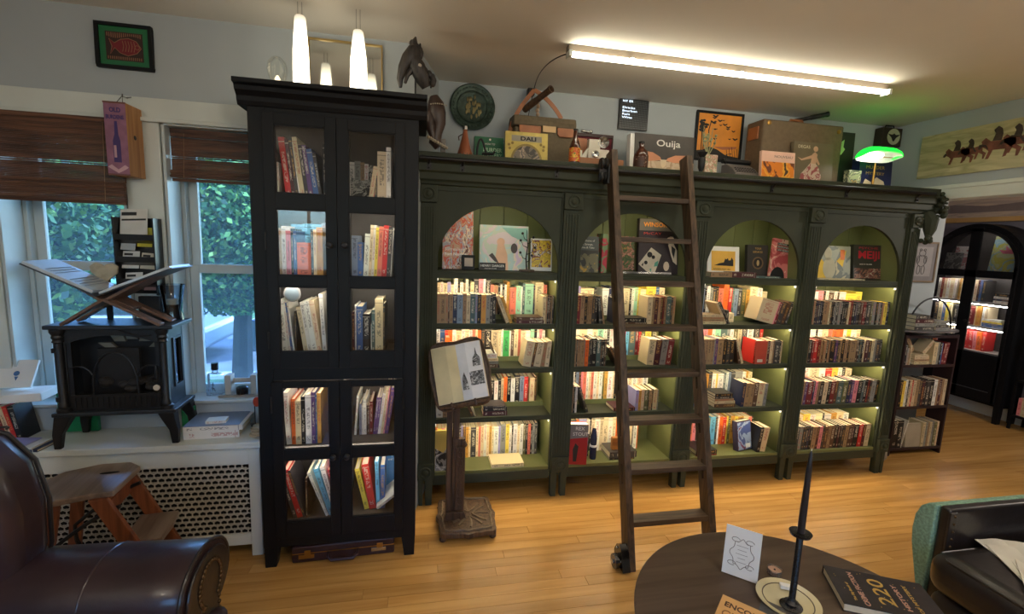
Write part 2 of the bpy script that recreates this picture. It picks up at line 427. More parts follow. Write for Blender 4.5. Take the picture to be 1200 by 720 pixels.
# ------------------------------------------------------------------ world outside the windows
GRASS = mat('lawn', (70, 120, 70), .9, var=.35, scale=3)
struct(MB().box(-30, 20, 2.9, 8.7, -1.2, -1.0).box(-30, 20, 12.8, 40, -1.2, -1.0).build('ground_lawn', GRASS))
struct(MB().box(-30, 20, 9.0, 12.8, -1.2, -1.05).build('ground_street', mat('asphalt', (110, 116, 124), .9, var=.15, scale=2)))
struct(MB().box(-30, 20, 8.7, 9.0, -1.2, -.95).build('trim_kerb', mat('kerb', (170, 172, 172), .8)))
BARK = mat('bark', (52, 46, 46), .9, var=.3, scale=5, bump=.6, bscale=12)
LEAFS = [mat('leaf_green', (66, 112, 56), .6, var=.35, scale=2), mat('leaf_pale', (120, 158, 74), .6, var=.35, scale=2), mat('leaf_deep', (36, 74, 52), .6, var=.35, scale=2)]
def tree(label, x, y, h, r, n, seed, tr=.22):
    rn = random.Random(seed)
    t = thing('street_tree', label, 'tree', (x, y, -1.0), group=None)
    q = MB(); q.tube([(x, y, -1.05), (x+.05, y, .2), (x+.15, y+.1, 1.2), (x+.1, y+.2, h*.8)], [tr*1.3, tr, tr*.7, tr*.2], 8)
    for k in range(7):
        a = rn.random()*6.28; z0 = .3+rn.random()*1.6
        q.tube([(x+.1, y+.05, z0), (x+.1+math.cos(a)*r*.4, y+math.sin(a)*r*.4, z0+.7), (x+.1+math.cos(a)*r*.8, y+math.sin(a)*r*.8, z0+1.1)], [tr*.4, tr*.25, tr*.08], 6)
    q.build('trunk', BARK, t, smooth=True)
    c = MB()
    for k in range(n):
        a = rn.random()*6.28; b = math.acos(2*rn.random()-1); rr_ = r*(.35+.65*rn.random()**.5)
        p = Vector((x+math.sin(b)*math.cos(a)*rr_, y+math.sin(b)*math.sin(a)*rr_, h*.62+math.cos(b)*rr_*(.85 if r < 2 else .75)))
        s_ = (.028+rn.random()*.03)*(1 if r < 2 else 2.2)
        u = Vector((rn.uniform(-1, 1), rn.uniform(-1, 1), rn.uniform(-1, 1))).normalized()*s_
        v = u.cross(Vector((rn.uniform(-1, 1), rn.uniform(-1, 1), rn.uniform(-1, 1)))).normalized()*s_*.6
        c.add([p-u, p-v, p+u, p+v], [(0, 1, 2, 3)], rn.choice((0, 0, 1, 2)))
    c.build('foliage', LEAFS, t, kind='stuff')
tree('broad street tree with a grey trunk outside the right window', -2.75, 7.8, 2.95, 1.8, 52000, 1, .13)
tree('dense leafy tree filling the left window', -4.35, 4.75, 2.2, 1.5, 42000, 2, .12)
tree('pale green tree across the street, behind the grey trunk', -7.6, 17.5, 4.6, 4.0, 30000, 3)
tree('leafy tree across the street at the right edge of the right window', .9, 17.5, 5, 4.0, 30000, 4)
tree('far tree beyond the left window, across the street', -16.2, 17, 4.6, 4.2, 30000, 5)
# hedge of leaves under the left window view
def car(label, x, y, rgb, g=None):
    t = thing('parked_car', label, 'car', (x, y, -1.05))
    body = [(-2.1, .3), (-2.1, .75), (-1.9, .9), (-1.2, .98), (1.0, .98), (1.8, .85), (2.1, .7), (2.15, .35), (1.9, .25), (-1.9, .25)]
    MB().prism([(x+a, -1.05+b) for a, b in body], y-.85, y+.85, 'y').build('body', mat('car_paint_%d' % rgb[0], rgb, .25, coat=.6, var=.03), t, bevel=.06)
    top = [(-1.25, .96), (-.75, 1.42), (.5, 1.44), (1.1, .96)]
    MB().prism([(x+a, -1.05+b) for a, b in top], y-.75, y+.75, 'y').build('cabin', mat('car_window', (30, 36, 42), .08), t, bevel=.05)
    for sx in (-1.35, 1.35):
        for sy in (-.8, .8): MB().lathe([(.05, -.1), (.32, -.1), (.34, -.05), (.34, .05), (.32, .1), (.05, .1)], (x+sx, y+sy, -1.05+.34), 20, axis='y').build('wheel', PLASTICK, t, smooth=True)
car('pale grey car parked at the kerb, left of the tree trunk', -6.2, 10.6, (150, 158, 168))
car('dark car parked at the kerb, right of the tree trunk', -1.4, 10.7, (44, 50, 60))

# ------------------------------------------------------------------ books
PAL = dict(t=(158,128,94,'tan'), T=(206,188,150,'pale tan'), w=(228,226,216,'white'), c=(232,212,170,'cream'), k=(24,23,25,'black'),
           K=(62,60,60,'charcoal'), n=(36,44,74,'navy'), b=(62,98,156,'blue'), B=(126,142,166,'grey-blue'), l=(150,150,200,'lavender'),
           s=(74,98,98,'slate teal'), g=(142,142,136,'grey'), o=(196,146,62,'ochre'), O=(232,108,40,'orange'), r=(196,44,40,'red'),
           R=(116,32,34,'dark red'), m=(74,32,38,'maroon'), p=(228,140,150,'pink'), P=(210,58,124,'magenta'), v=(92,62,116,'purple'),
           G=(70,172,92,'bright green'), M=(152,206,172,'mint'), e=(98,98,60,'olive'), y=(232,206,80,'yellow'), u=(90,62,44,'brown'),
           a=(104,178,214,'sky blue'), q=(220,122,98,'salmon'))
def book_material():
    m, nt, b = base_nodes('book_cover_print')
    ac = N(nt, 'ShaderNodeAttribute', attribute_name='col'); ai = N(nt, 'ShaderNodeAttribute', attribute_name='ink')
    uv = N(nt, 'ShaderNodeUVMap'); uv.uv_map = 'UVMap'
    sp = N(nt, 'ShaderNodeSeparateXYZ'); nt.links.new(uv.outputs[0], sp.inputs[0])
    def mth(op, a, bb=None, c=None):
        n = N(nt, 'ShaderNodeMath', operation=op)
        for i, v in enumerate((a, bb, c)):
            if v is None: continue
            if isinstance(v, (int, float)): n.inputs[i].default_value = v
            else: nt.links.new(v, n.inputs[i])
        return n.outputs[0]
    u, v = sp.outputs[0], sp.outputs[1]
    seed = mth('FRACT', mth('MULTIPLY', mth('FLOOR', u), .137))      # integer part of u holds the book's number
    uf = mth('FRACT', u)
    spine = mth('GREATER_THAN', v, -.5)
    # title band: letters made of white noise cells running up the spine
    cu = mth('FLOOR', mth('MULTIPLY', uf, 6)); cv = mth('FLOOR', mth('MULTIPLY', v, 46))
    cb = N(nt, 'ShaderNodeCombineXYZ'); nt.links.new(cu, cb.inputs[0]); nt.links.new(cv, cb.inputs[1]); nt.links.new(mth('FLOOR', u), cb.inputs[2])
    wn = N(nt, 'ShaderNodeTexWhiteNoise'); wn.noise_dimensions = '3D'; nt.links.new(cb.outputs[0], wn.inputs['Vector'])
    let = mth('GREATER_THAN', wn.outputs['Value'], .42)
    inU = mth('LESS_THAN', mth('ABSOLUTE', mth('SUBTRACT', uf, .5)), .25)
    c0 = mth('ADD', mth('MULTIPLY', seed, .25), .5); inV = mth('LESS_THAN', mth('ABSOLUTE', mth('SUBTRACT', v, c0)), .24)
    c1 = mth('ADD', mth('MULTIPLY', seed, .05), .1); inV2 = mth('LESS_THAN', mth('ABSOLUTE', mth('SUBTRACT', v, c1)), .045)
    tx = mth('MULTIPLY', mth('MULTIPLY', mth('MAXIMUM', inV, inV2), inU), let)
    # thin bands near head and foot
    bd = mth('LESS_THAN', mth('ABSOLUTE', mth('SUBTRACT', v, .93)), .008)
    on = mth('MULTIPLY', mth('MULTIPLY', mth('MAXIMUM', tx, bd), spine), .55)
    mx = N(nt, 'ShaderNodeMix', data_type='RGBA'); nt.links.new(on, mx.inputs[0]); nt.links.new(ac.outputs['Color'], mx.inputs[6]); nt.links.new(ai.outputs['Color'], mx.inputs[7])
    nt.links.new(mx.outputs[2], b.inputs['Base Color']); b.inputs['Roughness'].default_value = .42
    return m
BOOKM = book_material()
BID = [0]
def book_geo(w, d, h, col, ink):
    """verts, faces, material index, colours, uv of one book: spine at y=0, boards, page block"""
    t = min(.0022, w*.12); vs = []; fs = []; mi = []; cc = []; uvs = []
    BID[0] += 1; sid = BID[0] % 97
    def bx(x0, x1, y0, y1, z0, z1, m, c, uvf=False):
        o = len(vs)
        vs.extend([(x0,y0,z0),(x1,y0,z0),(x1,y1,z0),(x0,y1,z0),(x0,y0,z1),(x1,y0,z1),(x1,y1,z1),(x0,y1,z1)])
        for f_ in ((0,3,2,1),(4,5,6,7),(0,1,5,4),(1,2,6,5),(2,3,7,6),(3,0,4,7)):
            fs.append([i+o for i in f_]); mi.append(m); cc.append(c)
            if uvf and f_ == (0,1,5,4): uvs.extend([(sid+.001, 0), (sid+.999, 0), (sid+.999, 1), (sid+.001, 1)])
            else: uvs.extend([(0, -1)]*4)
    bx(0, w, 0, t, 0, h, 0, (col, ink), True)
    bx(0, t, t, d, 0, h, 0, (col, ink)); bx(w-t, w, t, d, 0, h, 0, (col, ink))
    e = min(.003, h*.015)
    bx(t, w-t, t, d-.004, e, h-e, 1, (col, ink))
    return vs, fs, mi, cc, uvs
def mesh_from(name, vs, fs, mi, cc, uvs, mats):
    me = bpy.data.meshes.new(name); me.from_pydata(vs, [], fs)
    for m in mats: me.materials.append(m)
    me.polygons.foreach_set('material_index', mi)
    for k, an in enumerate(('col', 'ink')):
        at = me.attributes.new(an, 'FLOAT_COLOR', 'CORNER'); buf = []
        for c in cc: buf.extend(list(c[k])*len(fs[0]) if False else list(c[k])*4)
        at.data.foreach_set('color', buf)
    ul = me.uv_layers.new(name='UVMap'); ul.data.foreach_set('uv', [x for p in uvs for x in p])
    return me
BOOKS = []; RB = random.Random(11)
ORD = 'first second third fourth fifth sixth seventh eighth ninth tenth eleventh twelfth thirteenth fourteenth fifteenth sixteenth seventeenth eighteenth nineteenth twentieth twenty-first twenty-second twenty-third twenty-fourth twenty-fifth twenty-sixth twenty-seventh twenty-eighth twenty-ninth thirtieth thirty-first thirty-second thirty-third thirty-fourth thirty-fifth thirty-sixth thirty-seventh thirty-eighth thirty-ninth fortieth'.split()
def jit(c, j=.08):
    k = 1+RB.uniform(-j, j); c = lin(c[:3]); return tuple(min(1, max(.002, v*k*(1+RB.uniform(-j/2, j/2)))) for v in c)+(1,)
def addbook(M, w, d, h, L, label, group, big=False):
    p = PAL[L]; col = jit(p); lum = .3*p[0]+.6*p[1]+.1*p[2]
    ink = (.02, .02, .03, 1) if lum > 125 else ((.75, .7, .55, 1) if RB.random() < .7 else (.6, .35, .1, 1))
    if lum > 125 and RB.random() < .3: ink = (.4, .05, .05, 1)
    BOOKS.append(dict(M=M, w=w, d=d, h=h, col=col, ink=ink, label=label, group=group, big=big))
def row(place, x0, y, z, H, spec, sc=.00063, D=.125, group=None, jh=.03, jy=.004, xe=None):
    if xe is not None:                                  # first pass measures the row, second fits it to end at xe
        n0 = len(BOOKS); st_ = RB.getstate(); x1 = row(place, x0, y, z, H, spec, sc, D, group, jh, jy); del BOOKS[n0:]; RB.setstate(st_)
        x2 = x1
        for _ in range(3):
            sc *= (xe-x0)/(x2-x0) if x2 > x0 else 1
            x2 = row(place, x0, y, z, H, spec, sc, D, group, jh, jy); del BOOKS[n0:]; RB.setstate(st_)
        return row(place, x0, y, z, H, spec, sc, D, group, jh, jy)
    return _row(place, x0, y, z, H, spec, sc, D, group, jh, jy)
def _row(place, x0, y, z, H, spec, sc, D, group, jh, jy):
    """tokens: colour letter, width in units of sc, [.height mm] [<lean left deg | >lean right deg]; _n leaves a gap; n* before the letter repeats it"""
    x = x0; lean = 0; k = 0; last = None
    for tok in spec.split():
        if tok[0] == '_': x += float(tok[1:])*sc; lean = 0; continue
        L = tok[0]; r = tok[1:]; a = 0; h = H*(1+RB.uniform(-jh, jh))
        if '<' in r: r, q = r.split('<'); a = float(q)
        if '>' in r: r, q = r.split('>'); a = -float(q)
        if '.' in r: r, q = r.split('.'); h = float('0.'+q)
        w = float(r)*sc*(1 if L != '_' else 1)
        ar = math.radians(a)
        if a > 0:
            if lean <= 0: x += h*math.sin(ar)
            M = Matrix.Translation((x, y+RB.uniform(0, jy), z)) @ Matrix.Rotation(-ar, 4, 'Y')
            x += w/math.cos(ar)
        elif a < 0:
            # pivot about the lower right corner
            x += w/math.cos(ar)
            M = Matrix.Translation((x, y+RB.uniform(0, jy), z)) @ Matrix.Rotation(-ar, 4, 'Y') @ Matrix.Translation((-w, 0, 0))
        else:
            if lean < 0: x += last*math.sin(math.radians(-lean))
            M = Matrix.Translation((x, y+RB.uniform(0, jy), z)); x += w
        lean = a; last = h
        w -= .0006; k += 1
        nm = PAL[L][3]; st = ' leaning left' if a > 3 else (' leaning right' if a < -3 else '')
        addbook(M, max(w, .003), D, h, L, (place, nm+' book'+st), group or 'books standing on the '+place.replace('front row, ', '').replace('back row, ', ''))
    return x
def stack(place, x, y, z, items, D=.11, rz=0, group=None, words='lying flat'):
    """items bottom to top: (colour, spine length, thickness[, depth])"""
    zz = z
    for i, it in enumerate(items):
        L, ln, th = it[:3]; d = it[3] if len(it) > 3 else D
        M = Matrix.Translation((x, y, zz)) @ Matrix.Rotation(rz, 4, 'Z') @ Matrix.Translation((0, 0, th)) @ Matrix.Rotation(PI/2, 4, 'Y')
        pos = 'only one' if len(items) == 1 else ('bottom' if i == 0 else ('top' if i == len(items)-1 else ORD[i]+' from bottom'))
        pos = '' if len(items) == 1 else ', %s of pile' % pos
        addbook(M, th-.0004, d, ln, L, '%s book %s%s, %s' % (PAL[L][3], words, pos, place), group or 'flat books, '+place)
        zz += th
    return zz

# ------------------------------------------------------------------ the long green bookcase
BF = 2.60                                   # front plane
BAYS = [(.088, .785), (.897, 1.605), (1.735, 2.412), (2.548, 3.205)]
PIL = [(.0, .083), (.800, .905), (1.622, 1.727), (2.430, 2.536), (3.222, 3.30)]
SH = [1.385, 1.084, .820, .525, .196]       # shelf tops
bc = thing('arched_bookcase', 'long dark green bookcase with four lit arched bays along the back wall', 'bookcase', (1.65, 2.77, 0))
BAYN = ['first', 'second', 'third', 'fourth']
for i, (a, b) in enumerate(BAYS):
    n = 5; wd = (b-a+.06)/n
    for k in range(n):
        MB().box(a-.03+k*wd+.0012, a-.03+(k+1)*wd-.0012, 2.925, 2.940, .13, 1.86).build('back_board', GREENI, bc, bevel=.002)
    for k, z in enumerate(SH):
        th = .043 if k == 0 else .03
        m = MB().box(a, b, BF+.004, 2.924, z-.016, z).box(a, b, BF+.004, BF+.024, z-th, z-.0161)
        if k == 4: m = MB().box(a, b, BF+.004, 2.924, z-.02, z); MB().box(a-.004, b+.004, BF, BF+.018, z-.078, z-.0205).build('apron', GREEN, bc, bevel=.002)
        s_ = m.build('shelf', GREENI if k == 4 else GREEN, bc, bevel=.002)
        if k < 4:
            MB().box(a+.005, b-.005, BF+.027, BF+.041, z-.024, z-.0165).build('led_strip', LED, s_)
            for xx in (a+.006, b-.012): MB().box(xx, xx+.0045, BF+.006, BF+.020, z-th-.014, z-th-.0003).build('strip_end', emit('strip_end_glow', (1.0, .93, .75), 1.6), s_)
    MB().box(a+.12, b-.12, BF+.028, BF+.040, 1.826, 1.834).build('niche_led_strip', emit('niche_led', (1.0, .86, .56), 26), bc)
    # arched spandrel panel
    cx, rx, rz, zs = (a+b)/2, (b-a)/2, .335, 1.415
    arc = circ(cx, zs, rx, 24, PI, 0, rz)
    m = MB(); top = 1.842; x0, x1 = a-.012, b+.012
    vs = []; fs = []
    pts = [(x0, zs-.03)]+[(a, zs-.03)]+arc+[(b, zs-.03)]+[(x1, zs-.03)]
    tops = [(x0, top)]+[(max(x0, min(x1, p[0])), top) for p in pts[1:-1]]+[(x1, top)]
    for yy in (BF+.004, BF+.022):
        for p in pts: vs.append((p[0], yy, p[1]))
        for p in tops: vs.append((p[0], yy, p[1]))
    n_ = len(pts)
    for q in range(n_-1):
        fs.append((q, q+1, n_+q+1, n_+q)); o2 = 2*n_
        fs.append((o2+q+1, o2+q, o2+n_+q, o2+n_+q+1)); fs.append((q+1, q, o2+q, o2+q+1))
    m.add(vs, fs); m.build('arch_panel', GREEN, bc)
    # raised frame line above arch
    MB().box(a-.01, b+.01, BF-.004, BF+.0035, 1.815, 1.825).box(a-.01, a-.003, BF-.004, BF+.0035, 1.45, 1.8145).box(b+.003, b+.01, BF-.004, BF+.0035, 1.45, 1.8145).build('panel_bead', GREEN, bc, bevel=.001)
for i, (a, b) in enumerate(PIL):
    w = b-a; m = MB()
    # divider walls between bays
    L_ = a-.004 if i else a; 
    if i == 0: m.box(a+.0, BAYS[0][0]-.0005, BF+.02, 2.924, .12, 1.85)
    elif i == 4: m.box(BAYS[3][1]+.0005, b, BF+.02, 2.924, .12, 1.85)
    else: m.box(BAYS[i-1][1]+.0005, a+w*.45, BF+.02, 2.924, .12, 1.85).box(a+w*.55, BAYS[i][0]-.0005, BF+.02, 2.924, .12, 1.85)
    m.build('side_panel', GREENI, bc)
    m = MB().box(a-.012 if i else a, b+.012 if i < 4 else b, BF+.001, BF+.0195, .16, 1.845)
    m.box(a, b, BF-.014, BF+.0005, .265, 1.745)
    m.build('pilaster', GREEN, bc)
    nf = 5; fw = (w-.02)/nf; q = MB()
    for k in range(nf): q.box(a+.01+k*fw+.003, a+.01+(k+1)*fw-.003, BF-.020, BF-.0141, .29, 1.725)
    q.build('fluting', GREEN, bc, bevel=.002)
    for z0, z1 in ((1.75, 1.842), (.165, .262)):
        m = MB().box(a-.003, b+.003, BF-.026, BF+.0005, z0, z1)
        bl = m.build('corner_block', GREEN, bc, bevel=.003)
        cx, cz, R = (a+b)/2, (z0+z1)/2, min(w, z1-z0)*.40
        MB().lathe([(R, 0), (R, -.006), (R*.86, -.008), (R*.72, -.003), (R*.5, -.003), (R*.45, -.008), (R*.2, -.012), (0.00001, -.012)], (cx, BF-.0262, cz), 24, axis='y').build('rosette', GREEN, bl, smooth=True)
    legs = [(a, a+.042), (b-.042, b)] if 0 < i < 4 else ([(b-.045, b)] if i == 0 else [(a, a+.045)])
    if i == 0: legs.append((a, a+.03))
    if i == 4: legs.append((b-.03, b))
    for la, lb in legs:
        for yy in (BF-.01, 2.885):
            MB().prism([(la, .163), (lb, .163), (lb-.004, .0), (la+.004, .0)], yy, yy+.04, 'y').build('leg', GREEN, bc, bevel=.002)
# entablature and cornice
m = MB(); m.prism([(BF+.018, 1.845), (BF-.012, 1.845), (BF-.016, 1.862), (BF-.03, 1.870), (BF-.03, 1.905), (BF-.045, 1.912), (BF-.045, 1.950), (BF-.06, 1.965), (BF-.062, 2.005), (2.95, 2.005), (2.95, 1.985), (BF+.018, 1.985)], -.02, 3.36, 'x')
m.build('cornice', GREEN, bc, bevel=.003)
MB().box(0, 3.30, BF+.02, 2.94, 1.86, 1.984).build('top_carcass', GREENI, bc)
# carved lion-like corbel on the right end of the cornice
q = MB(); rn = random.Random(5)
for k in range(70):
    t_ = rn.random()
    q.ball((3.335+.075*math.sin(t_*3)+rn.uniform(-.015, .02), BF-.03+rn.uniform(-.04, .05), 1.985-.19*t_), rn.uniform(.008, .020), 8, 6)
q.build('carved_corbel', GREEN, bc, smooth=True)
q = MB(); q.tube([(3.33, BF-.01, 1.86), (3.35, BF-.03, 1.80), (3.34, BF-.04, 1.74), (3.35, BF-.03, 1.68)], [.03, .045, .035, .012], 8)
for k in range(8): q.ball((3.335+rn.uniform(-.03, .03), BF-.035+rn.uniform(-.02, .02), 1.66+rn.uniform(-.01, .05)), .016, 8, 6)
q.build('carved_pendant', GREEN, bc, smooth=True)
# ladder rail
lr = thing('ladder_rail', 'black iron ladder rail running along the green cornice', 'rail', (1.65, 2.49, 1.97))
MB().tube([(-.01, 2.512, 1.968), (3.28, 2.512, 1.968)], .0105, 12).build('pipe', IRON, lr, smooth=True)
for x in (.04, .215, .735, 1.53, 2.10, 2.64, 3.19):
    q = MB().tube([(x, 2.512, 1.968), (x, 2.528, 1.962), (x, 2.545, 1.945)], .007, 8)
    q.box(x-.011, x+.011, 2.548, 2.5545, 1.915, 1.965).ball((x, 2.546, 1.925), .006, 8, 6)
    q.build('bracket', IRON, lr, smooth=True)

# ---- books of the four bays
P1 = ['front row, upper lit shelf, %s bay', 'front row, second lit shelf, %s bay', 'front row, third lit shelf, %s bay', 'front row, bottom shelf, %s bay']
P2 = [p.replace('front', 'back') for p in P1]
FY, BY = 2.622, 2.775
RIS = MB()
def riser(bay, k, h=.03):
    a, b = BAYS[bay]; RIS.box(a+.004, b-.004, BY-.004, 2.922, SH[k], SH[k]+h-.0005)
def F(bay, k, spec, x=None, H=.168, y=FY, D=.12, nm=None, xe=None):
    return row((nm or P1[k-1]) % BAYN[bay], (BAYS[bay][0]+.006) if x is None else x, y, SH[k], H, spec, D=D, xe=xe)
def Bk(bay, k, spec, H=.2, rs=.03, x=None, xe=None):
    return row(P2[k-1] % BAYN[bay], (BAYS[bay][0]+.006) if x is None else x, BY, SH[k]+rs, H, spec, D=.135, jh=.05, xe=xe)
for b_ in range(4):
    for k_ in (1, 2, 3): riser(b_, k_)
for o_ in [RIS.build('shelf_riser', GREENI, bc)]: pass
# bay 1
F(0, 1, 't30 t48 t22 u14 t30 n38 B50 t34 T34 s46 B18 k36 o44 g38 K22 k30 T34<22 o26<21', xe=0.535)
Bk(0, 1, 'c40 w28 c36 l34 c28 w36.215 k22 w30 t22 w26.21 k20 c34 K46.222 p44.225 w20.22 k48.218 q34 t40 k22 w18 k24 w20 o26.2 _6 q62.165 M50.175 w14.17 s24 M84.19 n16.18 c84.2 q36.185', H=.185, xe=0.775)
stack(P1[0] % 'first', .555, FY, SH[1], [('m', .165, .019), ('u', .160, .020)])
F(0, 1, 'T38 t16 k16 u18 k14 t12 k14', x=.71, xe=0.776)
F(0, 2, 'b50.125 O40.165 w40 c26 w30 q30 w26', H=.13, x=.12, y=2.70)
stack(P1[1] % 'first', .11, FY, SH[2], [('r', .16, .030), ('r', .10, .022)])
stack(P1[1] % 'first', .345, FY, SH[2], [('u', .11, .022), ('g', .11, .018), ('c', .11, .016), ('w', .10, .03)])
Bk(0, 2, '_4 w40 b44 r30 O40.195 w36 c50 w34 c40 w28 q30 c22 O34 K36 k60.21 T74 c24 w20 G60 w16 u30 c40 q26 c50 w44 M40 k26 w24 p28 w30', H=.195, rs=.0, xe=0.775)
F(0, 2, 'k14<20', x=.40)
F(0, 2, 'T50>9 u16>9 T40>8 t26>7 T26>5', x=.60, H=.155, xe=0.765)
F(0, 3, 'w60.14 t40.13 _130 u28<24 T14<24', x=.10, H=.15)
Bk(0, 3, 'O40 w60 t40 c40 g30 k40 v30 v36 v24 P28 g30 c46 e54 e40 k40.17 w38.165 k30 T26 O34 k38.195 w40 k50.2 B42 r40.19 _18 T50 u20', H=.185, rs=.0, xe=0.735)
stack(P1[2] % 'first', .375, FY, SH[3], [('m', .145, .028), ('k', .142, .024), ('K', .13, .009)])
Bk(0, 4, 'q30 y40 p30 c60 T40 g20 K30 l16 u28 o26 c20 K50 c24 q20 c30 w26 c24 o24 c20 w44 l20 g50 y34 w24 k14 w40 c24 w34 e24 k22 q26 k18 g22 K26', H=.205, rs=0, xe=0.755)
stack('front of bottom shelf, first arched bay', .435, FY-.006, SH[4], [('c', .20, .024, .14)], words='lying flat')
# bay 2
F(1, 1, 'B22 R52 t46 k32 t26 t28 K36 k24 K26<6 k22<8 t20<10', xe=1.105)
Bk(1, 1, 'w52 p32 l62 c52 c90 k30 _60 w70 n38 K14 v14 O34 w60 T70 k24 w30 M40 y26 c60 y110.19 b40.185 c60', H=.175, xe=1.57)
F(1, 1, 'n42.155', x=1.165)
stack(P1[0] % 'second', 1.225, FY, SH[1], [('u', .155, .010), ('k', .15, .026)])
F(1, 1, 'T50 t22 m36 t24 u22 R14 t20 s44 K20 t24', x=1.375, xe=1.565)
F(1, 2, 'u38 t22 k12 t42 t40 g12 O42 K22 k20 k58 s50 K20 k30 u20', xe=1.125)
F(1, 2, 'u30<32 k14<32', x=1.14, H=.13)
Bk(1, 2, 'w40 p30 w50 c60 w44 c40 M50 w30 k20 w30 w22 c30 w20 P32 a26 s56 R26 r22 e34 y50 e60', H=.18, xe=1.55)
F(1, 2, 'T50>4 m44>4 g44>5 R40>6', x=1.40, H=.165, xe=1.565)
F(1, 3, 't24 t22 k18 w20 _10 K22<20', H=.17)
Bk(1, 3, 'v50 w30 l26 w34 k20 B30 m26 p22 q40 w30 c24 q30 w40 c24 w40 e20 o40 w60 c20 k26 w30 P44 w60 c50 w60 c70 w60', H=.19, xe=1.5)
stack(P1[2] % 'second', 1.20, FY, SH[3], [('m', .145, .022, .13)])
F(1, 3, 'l26 o24 T26 e34 k8 t24 k10 T36 g10', x=1.345, H=.135, xe=1.5)
Bk(1, 4, 'O90 k40 n60 O30 l90 w40 k20 c40 w60 T40 c60 w50 c40 O50 w44 b24 w50 c30 K16 w44 O16', H=.22, rs=0, xe=1.46)
F(1, 4, 'n44.165 l50.16 k12.15', x=1.015, y=2.70)
stack('bottom shelf behind ladder, second bay', 1.20, FY+.01, SH[4], [('k', .17, .012, .15), ('K', .185, .040, .15)])
# bay 3
F(2, 1, 'g14 _2', x=1.745)
Bk(2, 1, 'T30 s40 O60 g22 B40 k20 w40.2 g34 K34 k30 q60 O60.21 r44 s24 B50 K40 e50 o46.18 c90.2 w60 T60.17', H=.19, xe=2.34)
stack(P1[0] % 'third', 1.755, FY, SH[1], [('T', .165, .018), ('t', .16, .014), ('t', .16, .014), ('T', .15, .014, .1)])
F(2, 1, 'T22<30 k20<30 K14<30', x=1.845, H=.155)
F(2, 1, 'K30.08 c60.06', x=1.985, y=2.70)
F(2, 1, 'T126>14 p10>14 R16>14 K34>14 u24>16 K20>16', x=2.14, H=.15, xe=2.38)
F(2, 2, 't24 t22 t24 t20 t26 t22 g10 v20 t46 k30 K26 k36 u22<14 T18<18', H=.165, xe=2.09)
Bk(2, 2, 'w50 k20 o40 w60 p40 O40 w30 M50 s60 g30 w30 e40 T40 K50 w60 K60 r30', H=.19, xe=2.34)
F(2, 2, 'r10 R90 t20 m22 T26 t16 K44 k14 T12', x=2.16, H=.155, xe=2.37)
F(2, 3, 'O30 R14 b20 k40.16 u30', x=1.745, H=.155, y=2.66)
Bk(2, 3, 'w40 b50 v26 k50 K30 w40.2 o60 K36 w40 y20 w60 s26 w26 B30 K40 g80 w40 o24 c40', H=.19, rs=0, xe=2.29)
stack(P1[2] % 'third', 1.905, FY, SH[3], [('u', .155, .026, .12), ('T', .15, .018, .12), ('t', .14, .016, .12), ('K', .13, .015, .12), ('k', .13, .02, .12)])
F(2, 3, 'n20>3 t30>3 t20>3 u26>3 T40>3 g18>3', x=2.10, H=.16, xe=2.29)
Bk(2, 4, 'w70 w40 r60 q26 p40 K26 v34 l40 n40 g30 a60 K24 w24 O40 r44 y20 e30 o50 y40 o70 c60 q40 k20', H=.20, rs=0, xe=2.34)
stack('front of bottom shelf, third arched bay', 1.80, FY-.008, SH[4], [('R', .155, .010, .15), ('k', .155, .028, .15)], rz=.02)
F(2, 4, 'k20>6 T34>8', x=2.26, H=.175, xe=2.33)
# bay 4
F(3, 1, 't44 k14 n18 K22 n20 k14 t40 t16 T20 K22 k16 g20 K22 g28 k20 K16 k22 K18 T22 R22 k30 n18 K18 k18 u28 R30 k18 K40 e20 g34 k20 g24 K22 t18 y34 n30', H=.155, xe=3.19)
Bk(3, 1, 'p60 w40 r50 K20 w40 p50 k20 w26 u50 w30 k16 w60 y90 y60', H=.175, xe=3.12)
F(3, 2, 't30 k34 R22 r40 R30 t20 u16 t28 k20 t22 k54 v30 K22 t20 k34 t34 k20 t74 u22 k20 s22 k18 T18 m40 K34 T30 g24 K40 k20', H=.155, xe=3.17)
Bk(3, 2, 'w50 r20 o50 n60 w50 k22 w40 c50 q40 O60 O40 w30 y40 w50 c40', H=.175, xe=3.15)
F(3, 3, 't30>3 v24>3 R52>3 n20>3 p22>3 t24>3 k36>3 T40>3 k28>3 R40>3 u30>3 s50>3 e44>3 n36>3 v24>3 p38>3 k40>3 s24>3 k30>3 R20>3 K20>3 g44>3 k26>3', H=.160, xe=3.19)
Bk(3, 3, 'w50 q60 b50 w70 c90 w60 r60 y60 w40 k30 c60', H=.18, xe=3.12)
F(3, 4, 'K34>3 g36>3 K30>3 k20>3 n22>3 k26>3 t44>3 m24>3 p34>3 K20>3 u36>3 t30>3 u40>3 k30>3 m22>3 k24>3 K30>3 t34>3 u40>3 m20>3 k50>3 r40>3 m30>3 T50>3', H=.165, xe=3.175)
Bk(3, 4, 'c60 O50 w40 c60 y60 w50 c60 K20 w60 o50 c60 w50', H=.17, rs=.02, xe=3.15)

